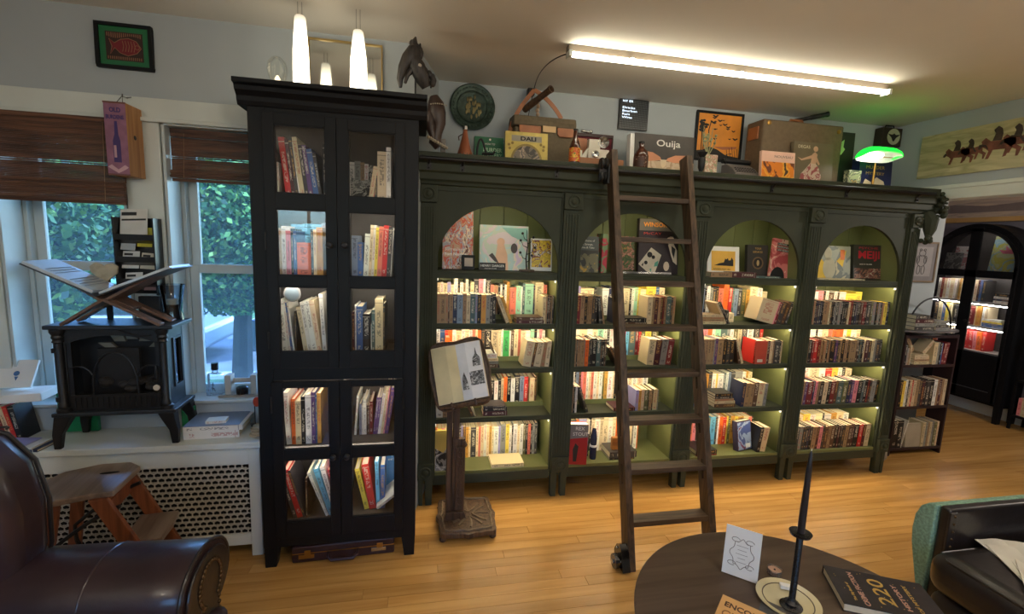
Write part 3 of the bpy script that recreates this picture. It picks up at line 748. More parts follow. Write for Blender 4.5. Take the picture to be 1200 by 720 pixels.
# ------------------------------------------------------------------ tall black glazed cabinet
CF = 2.16
kb = thing('glazed_bookcase', 'tall black bookcase with four glazed doors, between window and green bookcase', 'bookcase', (-.35, 2.32, 0))
X0, X1 = -.70, -.012
MB().box(X0, X0+.02, CF+.02, 2.487, .10, 2.06).build('side_panel', BLACK, kb)
MB().box(X1-.02, X1, CF+.02, 2.487, .10, 2.06).build('side_panel', BLACK, kb)
MB().box(X0+.02, X1-.02, 2.475, 2.487, .12, 2.06).build('back_panel', BLACKI, kb)
MB().box(-.3655, -.3405, CF+.03, 2.474, .14, 2.04).build('middle_panel', BLACKI, kb)
MB().box(X0, X1, CF+.02, 2.487, 2.06, 2.085).build('top_panel', BLACK, kb)
MB().prism([(2.487, 2.065), (CF+.001, 2.065), (CF-.008, 2.082), (CF-.012, 2.10), (CF-.03, 2.118), (CF-.035, 2.135), (CF-.055, 2.14), (CF-.055, 2.158), (2.487, 2.158)], X0-.035, X1+.035, 'x').build('cornice', BLACK, kb, bevel=.002)
MB().box(X0, X0+.0665, CF, CF+.0195, .10, 2.064).box(X1-.0665, X1, CF, CF+.0195, .10, 2.064).box(X0+.0665, X1-.0665, CF, CF+.0195, 2.045, 2.064).box(X0+.0665, X1-.0665, CF, CF+.0195, .905, .96).box(X0+.0665, X1-.0665, CF, CF+.0195, .10, .150).build('face_frame', BLACK, kb, bevel=.002)
MB().box(X0, X1, CF+.02, 2.48, .10, .138).build('bottom_panel', BLACKI, kb)
for a, s_ in ((X0, 1), (X1, -1)):
    for y0 in (CF, 2.43):
        MB().prism([(a, .13), (a+s_*.07, .13), (a+s_*.052, .0), (a+s_*.004, .0)], y0+.001, y0+.05, 'y').build('leg', BLACK, kb, bevel=.002)
CSH = [1.695, 1.350, 1.005, .90, .560, .200]   # shelf tops for the rows (1.005 = third row)
CROWS = [(1.697, 2.04), (1.367, 1.67), (1.008, 1.33), (.577, .90), (.204, .54)]
for z in (1.695, 1.365, 1.004, .575, .200):
    sh_ = MB().box(X0+.021, -.3665, CF+.045, 2.474, z-.022, z).box(-.3395, X1-.021, CF+.045, 2.474, z-.022, z).build('shelf', BLACKI, kb)
for z in (1.671, 1.342, .93, .552):
    MB().box(X0+.06, -.37, CF+.034, CF+.042, z-.012, z-.002).box(-.335, X1-.06, CF+.034, CF+.042, z-.012, z-.002).build('led_strip', LEDC, kb)
PANES = {0: [(1.722, 1.998), (1.376, 1.656), (1.038, 1.327)], 1: [(.583, .878), (.232, .536)]}
for dx0, dx1, px0, px1, kx, hx in ((X0+.060, -.3540, -.597, -.397, -.383, X0+.060), (-.3520, X1-.060, -.306, -.109, -.322, X1-.060)):
    for tier, (z0, z1) in ((0, (.965, 2.043)), (1, (.153, .902))):
        m = MB(); y0, y1 = CF-.0185, CF-.0008
        ps = PANES[tier]
        m.box(dx0, px0, y0, y1, z0, z1).box(px1, dx1, y0, y1, z0, z1)
        zs = [z1]+[v for p in ps for v in (p[1], p[0])]+[z0]
        for k in range(0, len(zs), 2): m.box(px0, px1, y0+.0002, y1, zs[k+1], zs[k])
        d = m.build('door', BLACK, kb, bevel=.0015)
        for a, b in ps:
            q = MB().box(px0-.001, px0+.004, y0+.003, y1, a, b).box(px1-.004, px1+.001, y0+.003, y1, a, b).box(px0, px1, y0+.003, y1, a-.001, a+.004).box(px0, px1, y0+.003, y1, b-.004, b+.001)
            q.build('glazing_bead', BLACK, d)
            MB().box(px0, px1, y0+.009, y0+.0115, a, b).build('glass_pane', CGLASS, d)
        kz = 1.512 if tier == 0 else .548
        MB().lathe([(.006, 0), (.006, -.008), (.013, -.014), (.015, -.022), (.010, -.029), (.00001, -.031)], (kx, y0-.0002, kz), 18, axis='y').build('knob', IRON, d, smooth=True)
        for hz in ((1.52, 1.09) if tier == 0 else (.80,)):
            MB().box(hx-.004, hx+.004, y0-.002, y0-.0002, hz-.035, hz+.035).tube([(hx, y0-.004, hz-.038), (hx, y0-.004, hz+.038)], .004, 8).build('hinge', IRON, d)
KP = '%s row, %s doors of black cabinet'
def C(r, side, spec, H, y=None, x=None, D=.17):
    xs = (X0+.045) if side == 'l' else -.333
    return row(KP % (['top', 'second', 'third', 'fourth', 'bottom'][r], {'l': 'left', 'r': 'right'}[side]), xs if x is None else x, y or CF+.06, CROWS[r][0], H, spec, sc=.00045, D=D)
C(0, 'l', '_84 K20.16<3 R60<6 r0.1', .27) if False else None
C(0, 'l', '_70 K30.2 w18.16 r54.265<6 m34.26<6 K30.27<6 w14<6 T44.27<7 K34.24<7 v44.24<8 b50.225<8 K30.21<8 k40', .25)
row(KP % ('top', 'right'), -.335, CF+.20, 1.70, .2, 'w60 g60 t40 w40', sc=.00045)
C(0, 'r', '_230 T40.19>8 q14.2>8 _10 k30.14 T84.245 w44.262 O0.05' if False else '_216 T44.17>9 q16.18>9 _6 K30.13 T86.235 w46.255', .2)
C(1, 'l', '_60 k16.2 T46.21 w40.22 p44.2 k24.21 b30.2 q130.15 K24.21 c30.21 o60.22', .22)
row(KP % ('back of second', 'left'), -.60, CF+.22, 1.367, .24, 'a120 a90 a90 B60 w40', sc=.00045)
C(1, 'r', '_60 B60.19 b50.16 w50.2>3 c30.24>3 w24.24>3 y30.23>3 q44.235>3 r50.24>3 K40.235>3 w10.23>3 n40.22', .22)
C(2, 'l', '_70 w56.25<3 w30<5 b22.24<6 w16.24<6 k14.2 T44.22<8 w36<8 w50.25<8 c48.25<8 w40.28<3', .25)
C(2, 'r', '_56 m30.2 w14.23 b64.225 k74.19 _4 w10.14 s34.21 T80.26 k20.24', .25)
C(3, 'l', '_66 k20.2 w50.25<3 O40.22 T56.21 k40.23 w60.24 v40.25 b14.24 o40.245', .25)
C(3, 'r', '_44 w24.2>4 B26.16 w16.15 w34.18 k14.15 u20.15 R34.17 v30.19>6 v20.19>6 w30.21>7 T28.24>7 p16.24>7 v40.24>8 n30.22', .25, y=CF+.14)
C(4, 'l', '_40 K40.22<14 r56.25<14 K26.25<15 u20.2 w30.24<20 a50.25<16 w46.26<14 r50.24<12', .25)
C(4, 'r', '_60 y50.22<12 r76.24<9 a40.25<2 b50.23', .25, y=CF+.09)
stack('leaning in the bottom row of the black cabinet, right doors', -.215, CF+.05, .34, [('w', .16, .012, .16)], words='slanted')
BOOKS[-1]['label'] = 'white book slanted across the bottom row, right doors of black cabinet'
BOOKS[-1]['M'] = Matrix.Translation((-.20, CF+.05, .235)) @ Matrix.Rotation(math.radians(52), 4, 'Y') @ Matrix.Rotation(0, 4, 'Z')
# box of postcards behind the glass, blue magazine front
def art_obj(parent, name, material, x0, x1, z0, z1, y=-.0006):
    return MB().box(x0, x1, y, 0, z0, z1).build(name, material, parent, local=True)
def faced(label, cat, x, y, z, w, h, th, cover, tilt=8, rz=0, name='art_book', group=None, spine=None, pages=True, frame=0):
    """a book or box standing face out, leaning back a little; local frame: x right, z up, front face y=0"""
    t_ = math.radians(tilt)
    r = thing(name, label, cat, (x, y, z+th*math.sin(t_)), rz, group, rx=-t_)
    if pages:
        MB().box(0, w, 0, .003, 0, h).box(0, w, th-.003, th, 0, h).box(0, .004, .003, th-.003, 0, h).build('cover', [cover], r, local=True)
        MB().box(.0045, w-.004, .0035, th-.0035, .003, h-.003).build('pages', PAPER, r, local=True)
    else:
        MB().box(0, w, 0, th, 0, h).build('box_body', cover, r, local=True, bevel=.0015)
    return r
def shapes(parent, name, polys, material, y=-.0012):
    m = MB()
    for p in polys: m.prism(p, y, y+.0005, 'y')
    return m.build(name, material, parent, local=True)
# cabinet: picture card and clear ornament in the rows
f_ = faced('grey etched picture card in the top right row of the black cabinet', 'card', -.325, CF+.19, 1.702, .10, .19, .004, art('etching', [(60, 60, 58), (190, 188, 180), (110, 110, 106), (220, 218, 210)], 30), 6, pages=False, name='picture_card')
f_ = faced('blue paperback facing out in the bottom right row of the black cabinet', 'book', -.175, CF+.20, .205, .12, .27, .012, mat('blue_cover', (50, 120, 175), .5), 4)
text(f_, 'Flying', .02, .22, .026, INKW); text(f_, 'and Sleeping', .02, .195, .016, INKW)
md = thing('round_medallion', 'round grey-blue disc hanging in the third row, left door', 'ornament', (-.575, CF+.045, 1.26))
MB().lathe([(.036, 0), (.036, .006), (.030, .008), (.00001, .008)], (-.560, CF+.053, 1.288), 28, axis='y').build('rim', mat('disc_rim', (150, 150, 148), .5), md, smooth=True)
MB().lathe([(.029, -.001), (.00001, -.002)], (-.560, CF+.052, 1.288), 28, axis='y').build('disc', mat('disc_face', (120, 138, 150), .5), md)
# suitcase under the cabinet
sc_ = thing('briefcase', 'dark brown briefcase with brass latches on floor under black cabinet', 'briefcase', (-.35, 2.26, 0), rotz=math.radians(2))
SK = mat('maroon_case', (52, 30, 32), .45, bump=.2, bscale=80)
MB().box(-.235, .235, -.085, .17, .004, .088).build('case_body', SK, sc_, local=True, bevel=.008)
MB().box(-.236, .236, -.0865, .171, .050, .054).build('case_seam', BRASS, sc_, local=True)
MB().tube([(-.07, -.088, .045), (-.07, -.112, .040), (-.055, -.118, .026), (.045, -.118, .026), (.06, -.112, .040), (.06, -.088, .045)], .008, 8).build('handle', SK, sc_, local=True, smooth=True)
for x in (-.17, .16):
    l = MB().box(x-.035, x+.035, -.089, -.0865, .026, .046).build('latch_plate', BRASS if x < 0 else CHROME, sc_, local=True, bevel=.001)
    MB().box(x-.008, x+.02, -.093, -.089, .046, .070).build('latch', BRASS, sc_, local=True, bevel=.002)

# ------------------------------------------------------------------ things on top of the black cabinet
def pendant_material():
    if 'pendant_glow' in MATS: return MATS['pendant_glow']
    m, nt, b = base_nodes('pendant_glow'); tc = N(nt, 'ShaderNodeTexCoord'); sp = N(nt, 'ShaderNodeSeparateXYZ'); nt.links.new(tc.outputs['Generated'], sp.inputs[0])
    mr = N(nt, 'ShaderNodeMapRange'); mr.inputs[1].default_value = .25; mr.inputs[2].default_value = 1; mr.inputs[3].default_value = 7.5; mr.inputs[4].default_value = .35
    nt.links.new(sp.outputs[2], mr.inputs[0]); b.inputs['Base Color'].default_value = (.8, .78, .7, 1); b.inputs['Emission Color'].default_value = (1, .87, .64, 1)
    nt.links.new(mr.outputs[0], b.inputs['Emission Strength']); MATS['pendant_glow'] = m; return m
def pendant(label, x, y, z0, z1, r0, r1, sq):
    t = thing('pendant_lamp', label, 'lamp', (x, y, z0), group=None)
    E_ = pendant_material()
    n = 4 if sq else 16
    prof = [(.012, 0), (r0*.96, .002), (r0, .012), (r0*.93, (z1-z0)*.5), (r1, z1-z0-.006), (r1*.8, z1-z0)]
    MB().lathe(prof, (x, y, z0), n if not sq else 16).build('glass_shade', E_, t, smooth=True)
    MB().tube([(x-.008, y, z1), (x-.008, y, CZ-.001)], .0016, 6).tube([(x+.008, y, z1), (x+.008, y, CZ-.001)], .0016, 6).build('cord', CHROME, t)
pendant('glowing tapered glass pendant lamp left of the mirror, above black cabinet', -.497, 2.2, 2.175, 2.445, .033, .022, False)
pendant('glowing tapered glass pendant lamp in front of the mirror, above black cabinet', -.267, 2.2, 2.175, 2.416, .036, .021, False)
mr = thing('wall_mirror', 'thin gold-framed mirror leaning on the wall above the black cabinet', 'mirror', (-.355, 2.47, 2.16))
MB().box(-.525, -.519, 2.462, 2.486, 2.16, 2.466).box(-.194, -.188, 2.462, 2.486, 2.16, 2.466).box(-.519, -.194, 2.462, 2.486, 2.16, 2.168).box(-.519, -.194, 2.462, 2.486, 2.458, 2.466).build('frame', mat('gold_frame', (176, 150, 92), .35, metal=.6), mr, bevel=.001)
gm = bpy.data.materials.new('mirror_glass'); gm.use_nodes = True; gb = gm.node_tree.nodes['Principled BSDF']; gb.inputs['Base Color'].default_value = (.62, .64, .62, 1); gb.inputs['Metallic'].default_value = 1; gb.inputs['Roughness'].default_value = .06
MB().box(-.519, -.194, 2.470, 2.474, 2.168, 2.458).build('mirror_glass', gm, mr)
bl = thing('clear_bulb', 'large clear glass bulb standing on the left of the black cabinet top', 'bulb', (-.617, 2.3, 2.158))
MB().lathe([(.012, 0), (.013, .02), (.018, .035), (.036, .065), (.042, .095), (.036, .125), (.018, .145), (.00001, .15)], (-.617, 2.3, 2.162), 24).build('glass_bulb', pane('bulb_glass', (.98, .98, .95), .35), bl, smooth=True)
MB().lathe([(.014, 0), (.014, .004), (.013, .02), (.010, .024), (.006, .05), (.012, .06), (.004, .075)], (-.617, 2.3, 2.158), 16).build('bulb_base', emit('bulb_wire', (1, .8, .5), 2.2), bl, smooth=True)

# carved black horse head on a rod
hh = thing('carved_horse_head', 'black carved animal head on a thin rod, on corner of black cabinet top', 'sculpture', (-.03, 2.28, 2.158))
q = MB().lathe([(.04, 0), (.04, .006), (.006, .01)], (-.03, 2.28, 2.158), 16).tube([(-.03, 2.28, 2.162), (-.03, 2.28, 2.31)], .004, 8)
q.build('rod', IRON, hh, smooth=True)
HC = wood('black_carving', (28, 25, 24), (62, 56, 52), 'z', .5, 14, .05, bump=.5)
q = MB()
q.tube([(-.095, 2.27, 2.225), (-.098, 2.27, 2.26), (-.085, 2.272, 2.31), (-.06, 2.275, 2.35), (-.035, 2.28, 2.385), (-.02, 2.285, 2.41)], [.007, .014, .022, .034, .036, .016], 12)
q.tube([(-.05, 2.28, 2.36), (-.02, 2.285, 2.32), (0.0, 2.29, 2.28), (.02, 2.30, 2.245)], [.036, .038, .034, .022], 12)
q.tube([(-.075, 2.27, 2.245), (-.065, 2.27, 2.28), (-.045, 2.275, 2.31)], [.006, .010, .016], 8)
for k in range(14):
    a_ = k/13; q.ball((-.045+.085*a_+.02*math.sin(a_*9), 2.295, 2.425-.16*a_), (.014, .014, .018), 8, 6)
q.tube([(-.03, 2.28, 2.40), (-.035, 2.28, 2.435), (-.03, 2.28, 2.45)], [.014, .011, .003], 8)
q.tube([(-.015, 2.29, 2.395), (-.01, 2.295, 2.43)], [.012, .003], 8)
q.build('head', HC, hh, smooth=True)
MB().ball((-.012, 2.252, 2.322), (.010, .006, .008), 10, 8).build('eye', mat('bone', (190, 180, 160), .5), hh, smooth=True)
MB().tube([(.0, 2.30, 2.33), (.03, 2.31, 2.32), (.045, 2.32, 2.285), (.04, 2.32, 2.25)], .0035, 6).build('rein', IRON, hh, smooth=True)
mk = thing('carved_mask', 'dark brown carved mask with a row of beads, hanging beside black cabinet', 'sculpture', (.06, 2.56, 2.006))
q = MB(); q.tube([(.06, 2.56, 2.285), (.07, 2.56, 2.25), (.075, 2.56, 2.20), (.085, 2.56, 2.15), (.075, 2.56, 2.10), (.07, 2.56, 2.06), (.09, 2.56, 2.035)], [.022, .042, .050, .038, .030, .034, .025], 14)
q.tube([(.04, 2.54, 2.20), (.045, 2.535, 2.12), (.06, 2.535, 2.06)], [.02, .024, .012], 10)
q.build('mask_face', mat('dark_leather_mask', (62, 46, 40), .4, bump=.3), mk, smooth=True)
q = MB()
for k in range(9): q.ball((.035+.0115*k, 2.52, 2.072-.0058*k), .0085, 10, 8)
q.build('bead_row', mat('beads', (170, 160, 140), .4), mk, smooth=True)
q = MB()
for k in range(8): q.ball((.045+.011*k, 2.512, 2.232+.006*math.sin(k*.45)), .004, 8, 6)
q.build('stitching', mat('beads', (170, 160, 140), .4), mk, smooth=True)
MB().box(.098, .125, 2.545, 2.575, 2.007, 2.075).build('stand_block', mat('grey_metal', (120, 116, 110), .4), mk, bevel=.004)

# ------------------------------------------------------------------ face-out books on the arch ledges
Z0 = 1.387
Fb = []
f_ = faced('tall art book with red and blue scribbled cover, left in first arch', 'book', .125, 2.70, Z0, .175, .335, .02, art('scribble', [(190, 150, 120), (196, 84, 60), (160, 160, 170), (226, 200, 170), (110, 60, 50)], 22, stretch=(1.6, 1, .7)), 7)
text(f_, 'Surrealism', .012, .105, .026, INKW); text(f_, 'Fort Niagara', .012, .078, .024, INKW, bold=.0005)
f_ = faced('small black framed card standing before the scribbled art book', 'frame', .232, 2.665, Z0, .075, .085, .012, BLACK, 5, pages=False, name='picture_card')
art_obj(f_, 'card_face', mat('grey_card', (180, 168, 156), .7), .016, .064, .020, .068, -.001)
f_ = faced('wide pastel art book with painted figure, centre of first arch', 'book', .338, 2.70, Z0, .29, .262, .02, art('pastel', [(214, 200, 204), (196, 206, 190), (180, 208, 204), (226, 214, 196), (208, 190, 214)], 7), 6)
shapes(f_, 'figure_print', [circ(.125, .165, .024, 14), [(.105, .15), (.145, .15), (.165, .09), (.17, .0), (.10, .0), (.095, .08)]], mat('print_peach', (226, 184, 152), .5), -.0011)
shapes(f_, 'print_shapes', [[(.055, .085), (.075, .10), (.095, .075), (.115, .04), (.09, .05)], circ(.205, .13, .02, 12, rz=.03)], mat('print_dark', (72, 62, 60), .5), -.0013)
shapes(f_, 'print_shapes', [[(.13, .25), (.285, .25), (.285, .17), (.24, .18), (.19, .2)]], mat('print_teal', (140, 190, 180), .5), -.0012)
shapes(f_, 'title_block', [[(.0, .0), (.155, .0), (.155, .042), (.0, .042)]], mat('print_charcoal', (40, 40, 40), .5), -.0014)
text(f_, 'HENRY DARGER', .006, .018, .019, INKW, y=-.0022, width=.14); text(f_, 'DISASTERS OF WAR', .03, .005, .008, INKW, y=-.0022)
tr_ = thing('miniature_tree', 'small bare black metal tree on a base, first arch', 'ornament', (.612, 2.665, Z0))
MB().box(.572, .655, 2.64, 2.69, Z0, Z0+.012).build('base', CARVE, tr_, bevel=.002)
q = MB().tube([(.612, 2.665, Z0+.01), (.606, 2.665, Z0+.08), (.614, 2.665, Z0+.15), (.604, 2.665, Z0+.24)], [.005, .004, .003, .0015], 6)
for a_, z_, l_ in ((-1, .07, .04), (1, .10, .045), (-1, .14, .04), (1, .16, .035), (-1, .18, .03), (1, .055, .03)): q.tube([(.61, 2.665, Z0+z_), (.61+a_*l_*.6, 2.665, Z0+z_+.01), (.61+a_*l_, 2.66, Z0+z_+.045)], [.003, .002, .001], 6); q.ball((.61+a_*l_, 2.66, Z0+z_+.04), .008, 6, 5)
q.build('branches', IRON, tr_, smooth=True)
f_ = faced('white framed yellow floral print, right in first arch', 'book', .652, 2.74, Z0, .135, .195, .012, WHITE, 5, pages=False, name='framed_print')
art_obj(f_, 'print', art('yellowfloral', [(200, 170, 40), (226, 190, 50), (120, 60, 40), (214, 206, 180), (70, 66, 40)], 26), .008, .127, .022, .185)
f_ = faced('grey paperback with a yellow misty street scene, left in second arch', 'book', .925, 2.72, Z0, .155, .22, .016, mat('slate_cover', (84, 92, 92), .5), 6)
art_obj(f_, 'print', art('mist', [(60, 62, 60), (120, 116, 90), (200, 160, 70), (90, 94, 92)], 9), .004, .15, .0, .135)
text(f_, 'The Shores of', .03, .188, .017, INKW); text(f_, 'the Strange,', .035, .166, .017, INKW); text(f_, 'Stories & Tales', .022, .146, .017, INKW)
f_ = faced('thin upright book with pink and green spine behind the ladder', 'book', 1.105, 2.74, Z0, .035, .24, .10, art('pinkgreen', [(190, 60, 80), (120, 150, 110), (210, 200, 170)], 14), 0)
f_ = faced('book with green and rose leafy cover on a wire stand, second arch', 'book', 1.185, 2.73, Z0+.02, .135, .21, .018, art('leafy', [(70, 90, 62), (100, 112, 72), (170, 110, 100), (196, 150, 130), (80, 70, 54)], 30), 6)
text(f_, 'DECADENT', .03, .13, .016, GOLDI)
MB().box(-.005, .14, -.012, .04, -.022, -.010).box(.0, .006, -.012, -.008, -.012, .004).box(.128, .134, -.012, -.008, -.012, .004).build('book_stand', IRON, f_, local=True)
f_ = faced('large dark comics book with a man\'s portrait and open page, second arch', 'book', 1.335, 2.70, Z0, .27, .345, .03, mat('umber_cover', (44, 34, 40), .4), 6)
shapes(f_, 'title_block', [[(.003, .27), (.267, .27), (.267, .342), (.003, .342)]], mat('print_stone', (110, 104, 96), .5), -.0011)
text(f_, 'WINSOR', .03, .295, .038, mat('orange_ink', (236, 150, 50), .5), y=-.002, width=.16, bold=.001)
text(f_, 'McCAY', .03, .245, .022, mat('red_ink', (190, 60, 50), .5), width=.12); text(f_, 'HIS LIFE', .035, .215, .016, mat('blue_ink', (80, 130, 160), .5), width=.09)
shapes(f_, 'page_print', [[(-.0, .06), (.085, .165), (.155, .12), (.11, .0), (.075, .0)]], mat('print_page', (206, 196, 178), .6), -.0011)
shapes(f_, 'page_drawing', [circ(.075, .12, .018, 12), circ(.05, .07, .012, 10), circ(.10, .105, .012, 10), [(.02, .055), (.035, .07), (.03, .045)]], INKK, -.0018)
shapes(f_, 'page_drawing', [[(.11, .07), (.135, .085), (.13, .05), (.105, .045)], [(.075, .03), (.09, .035), (.085, .01)]], mat('print_teal2', (90, 160, 140), .5), -.0019)
shapes(f_, 'portrait_print', [circ(.215, .215, .024, 14, rz=.03), [(.20, .185), (.235, .195), (.262, .15), (.262, .06), (.235, .08), (.22, .12)]], mat('print_skin', (206, 190, 172), .5), -.0012)
shapes(f_, 'portrait_print', [[(.185, .225), (.195, .25), (.235, .255), (.25, .235), (.215, .238)], [(.222, .18), (.25, .16), (.24, .10), (.225, .14)]], INKK, -.0018)
shapes(f_, 'portrait_print', [circ(.19, .05, .020, 12, rz=.03)], mat('print_skin', (206, 190, 172), .5), -.0012)
MB().box(-.15, .21, -.03, -.024, -.003, .010).build('ledge_strip', CHROME, f_, local=True)
# third arch
f_ = faced('slim orange book lying against the left of the third arch', 'book', 1.775, 2.74, Z0+.03, .04, .155, .08, mat('orange_cover', (206, 120, 60), .5), 2)
stack('on the ledge of the third arch', 1.79, 2.625, Z0-.002, [('t', .15, .030, .06)])
stack('third arch ledge, before castle picture', 1.94, 2.625, Z0-.002, [('m', .175, .034, .09)])
f_ = faced('white framed yellow picture of a black castle, third arch', 'picture', 1.835, 2.73, Z0+.002, .235, .19, .012, WHITE, 8, pages=False, name='framed_print')
art_obj(f_, 'print', mat('print_amber', (230, 180, 76), .5), .03, .205, .03, .16)
shapes(f_, 'silhouette', [[(.05, .065), (.19, .062), (.19, .10), (.178, .12), (.17, .10), (.155, .10), (.15, .115), (.14, .105), (.13, .11), (.12, .085), (.09, .08)]], INKK, -.0014)
text(f_, 'ROCKIN WEST HILL', .045, .036, .014, INKK, y=-.0018)
f_ = faced('dark grey book with a gold ring emblem, third arch', 'book', 2.135, 2.74, Z0+.004, .155, .205, .026, mat('graphite_cover', (56, 54, 52), .45), 6)
shapes(f_, 'emblem', [circ(.08, .085, .042, 26)], mat('ring_gold', (120, 100, 74), .4, metal=.3), -.0011)
shapes(f_, 'emblem', [circ(.08, .085, .032, 24)], mat('graphite2', (40, 36, 34), .5), -.0017); shapes(f_, 'emblem', [circ(.08, .085, .010, 14, rz=.02)], mat('ring_gold2', (196, 170, 120), .4), -.0023)
text(f_, 'TOUR', .055, .175, .018, GOLDI); text(f_, 'SERVICES', .04, .152, .018, GOLDI)
f_ = faced('leaning red and cream book with white title bars, third arch', 'book', 2.325, 2.73, Z0+.012, .145, .265, .02, art('redfaces', [(170, 70, 72), (206, 120, 116), (226, 190, 170), (150, 54, 60)], 10), 6, ry=0) if False else None
r_ = thing('art_book', 'red and cream illustrated book leaning right with white title bars, third arch', 'book', (2.272, 2.70, Z0+.003), 0, None, rx=-.10, ry=.12)
MB().box(0, .14, 0, .02, 0, .262).build('cover', art('redfaces', [(170, 70, 72), (206, 120, 116), (226, 190, 170), (150, 54, 60)], 10), r_, local=True, bevel=.001)
shapes(r_, 'title_bar', [[(.03, .235), (.12, .235), (.12, .22), (.03, .22)], [(.03, .215), (.13, .215), (.13, .20), (.03, .20)], [(.03, .195), (.138, .195), (.138, .18), (.03, .18)]], INKK, -.0011)
text(r_, 'CAUTIOUS', .034, .223, .014, INKW, y=-.002); text(r_, 'REVOLUTION', .034, .203, .014, INKW, y=-.002); text(r_, 'AND WORLD WAR', .034, .183, .014, INKW, y=-.002)
shapes(r_, 'dark_dome', [circ(.06, .0, .055, 18, 0, PI, .075)], INKK, -.0014)
stack('on the ledge of the third arch, under the red book', 2.11, 2.64, Z0-.002, [('s', .20, .010, .07)])
# fourth arch
f_ = faced('book with a yellow and grey cut-paper figure cover, fourth arch', 'book', 2.675, 2.745, Z0, .285, .225, .02, art('cutpaper', [(150, 156, 140), (110, 120, 116), (190, 184, 150)], 9), 7)
shapes(f_, 'print_yellow', [[(.0, .0), (.085, .0), (.08, .09), (.05, .13), (.0, .12)], [(.22, .08), (.25, .20), (.17, .12)]], mat('print_yellow', (226, 190, 50), .5), -.0011)['kind'] = 'stuff'
shapes(f_, 'print_figure', [circ(.10, .17, .03, 16, rz=.045), circ(.11, .07, .052, 18, rz=.075)], mat('print_stonefig', (180, 176, 150), .5), -.0016)
shapes(f_, 'print_orange', [[(.20, .20), (.235, .20), (.235, .13), (.20, .13)]], mat('print_orange', (220, 120, 50), .5), -.0015)
f_ = faced('dark book with large red letters, right in fourth arch', 'book', 2.975, 2.735, Z0, .25, .24, .03, mat('print_darkgreen', (50, 52, 44), .5), 7)
text(f_, 'MEIJI', .035, .145, .075, mat('crimson_ink', (176, 36, 52), .5), width=.18, bold=.002); text(f_, 'PSYCHE', .04, .21, .022, mat('crimson_ink', (176, 36, 52), .5), width=.16)
art_obj(f_, 'photo_grid', art('photogrid', [(70, 50, 46), (150, 110, 90), (110, 40, 40), (180, 170, 150)], 28), .01, .24, .005, .075); text(f_, 'QUEST OF THE KNIFE', .05, .10, .011, INKW)
lb = stack('on the ledge of the fourth arch', 2.60, 2.63, Z0-.002, [('T', .36, .008, .08)])
# big face-out books on the lower shelves
f_ = faced('thick red and grey paperback standing at front, bottom shelf, second arched bay', 'book', .905, 2.612, SH[4], .125, .262, .045, mat('crimson_cover', (160, 34, 42), .4), 0, rz=math.radians(-10))
shapes(f_, 'title_block', [[(.0005, .165), (.1245, .18), (.1245, .2615), (.0005, .2615)]], mat('print_grey', (120, 118, 116), .5), -.0011)
text(f_, 'REX', .045, .225, .032, INKW, y=-.002); text(f_, 'STOUT', .03, .19, .030, INKW, y=-.002)
shapes(f_, 'print_shapes', [[(.04, .02), (.06, .02), (.07, .12), (.05, .14), (.035, .10)]], mat('print_charcoal', (40, 40, 40), .5), -.0011)
f_ = faced('black and white photo book leaning at the left, bottom shelf, first arched bay', 'book', .095, 2.615, SH[4], .135, .245, .012, mat('gold_grey_cover', (196, 176, 96), .5), 4)
shapes(f_, 'print_shapes', [[(.002, .002), (.133, .002), (.133, .13), (.09, .17), (.05, .11), (.002, .14)]], art('bwphoto', [(40, 40, 40), (150, 150, 148), (210, 210, 206), (80, 80, 80)], 14), -.0011)
text(f_, 'BROTHERHOOD', .008, .02, .014, INKW, y=-.002)
f_ = faced('book with blue and rose portraits facing out, bottom shelf, third arched bay', 'book', 2.135, 2.64, SH[4], .135, .20, .04, mat('indigo_cover', (60, 52, 74), .4), 10, rz=math.radians(14))
art_obj(f_, 'print', art('bluerose', [(66, 84, 140), (150, 170, 200), (120, 60, 90), (60, 50, 66)], 9), .004, .13, .004, .19)
art_obj(f_, 'white_label', WHITE, .075, .12, .012, .042, -.0014)
f_ = faced('tan leaflet book with a printed back, front row, second lit shelf, third arched bay', 'book', 2.16, 2.613, SH[2], .085, .152, .0045, mat('brick_cover', (178, 70, 52), .5), 0)
art_obj(f_, 'white_label', mat('print_page', (206, 196, 178), .6), .02, .06, .012, .032)
qb = thing('bottle', 'navy rounded bottle with a white band among the books, bottom shelf, second bay', 'bottle', (1.10, 2.66, SH[4]))
MB().lathe([(.020, 0), (.022, .01), (.022, .085), (.020, .10), (.022, .135), (.016, .18), (.012, .2), (.00001, .202)], (1.10, 2.67, SH[4]), 18).build('bottle_body', mat('navy_glass', (30, 38, 66), .25), qb, smooth=True)
MB().lathe([(.0225, .082), (.0228, .096)], (1.10, 2.67, SH[4]), 18).build('band', WHITE, qb)
# small carved wooden block on the black book
tb = MB().box(1.225, 1.275, 2.66, 2.69, SH[4]+.0525, SH[4]+.135).build('wooden_block', wood('block_wood', (120, 70, 30), (170, 110, 50)), bevel=.004)
tag(tb, 'small upright wooden block on the black book, bottom shelf, second bay', 'block')

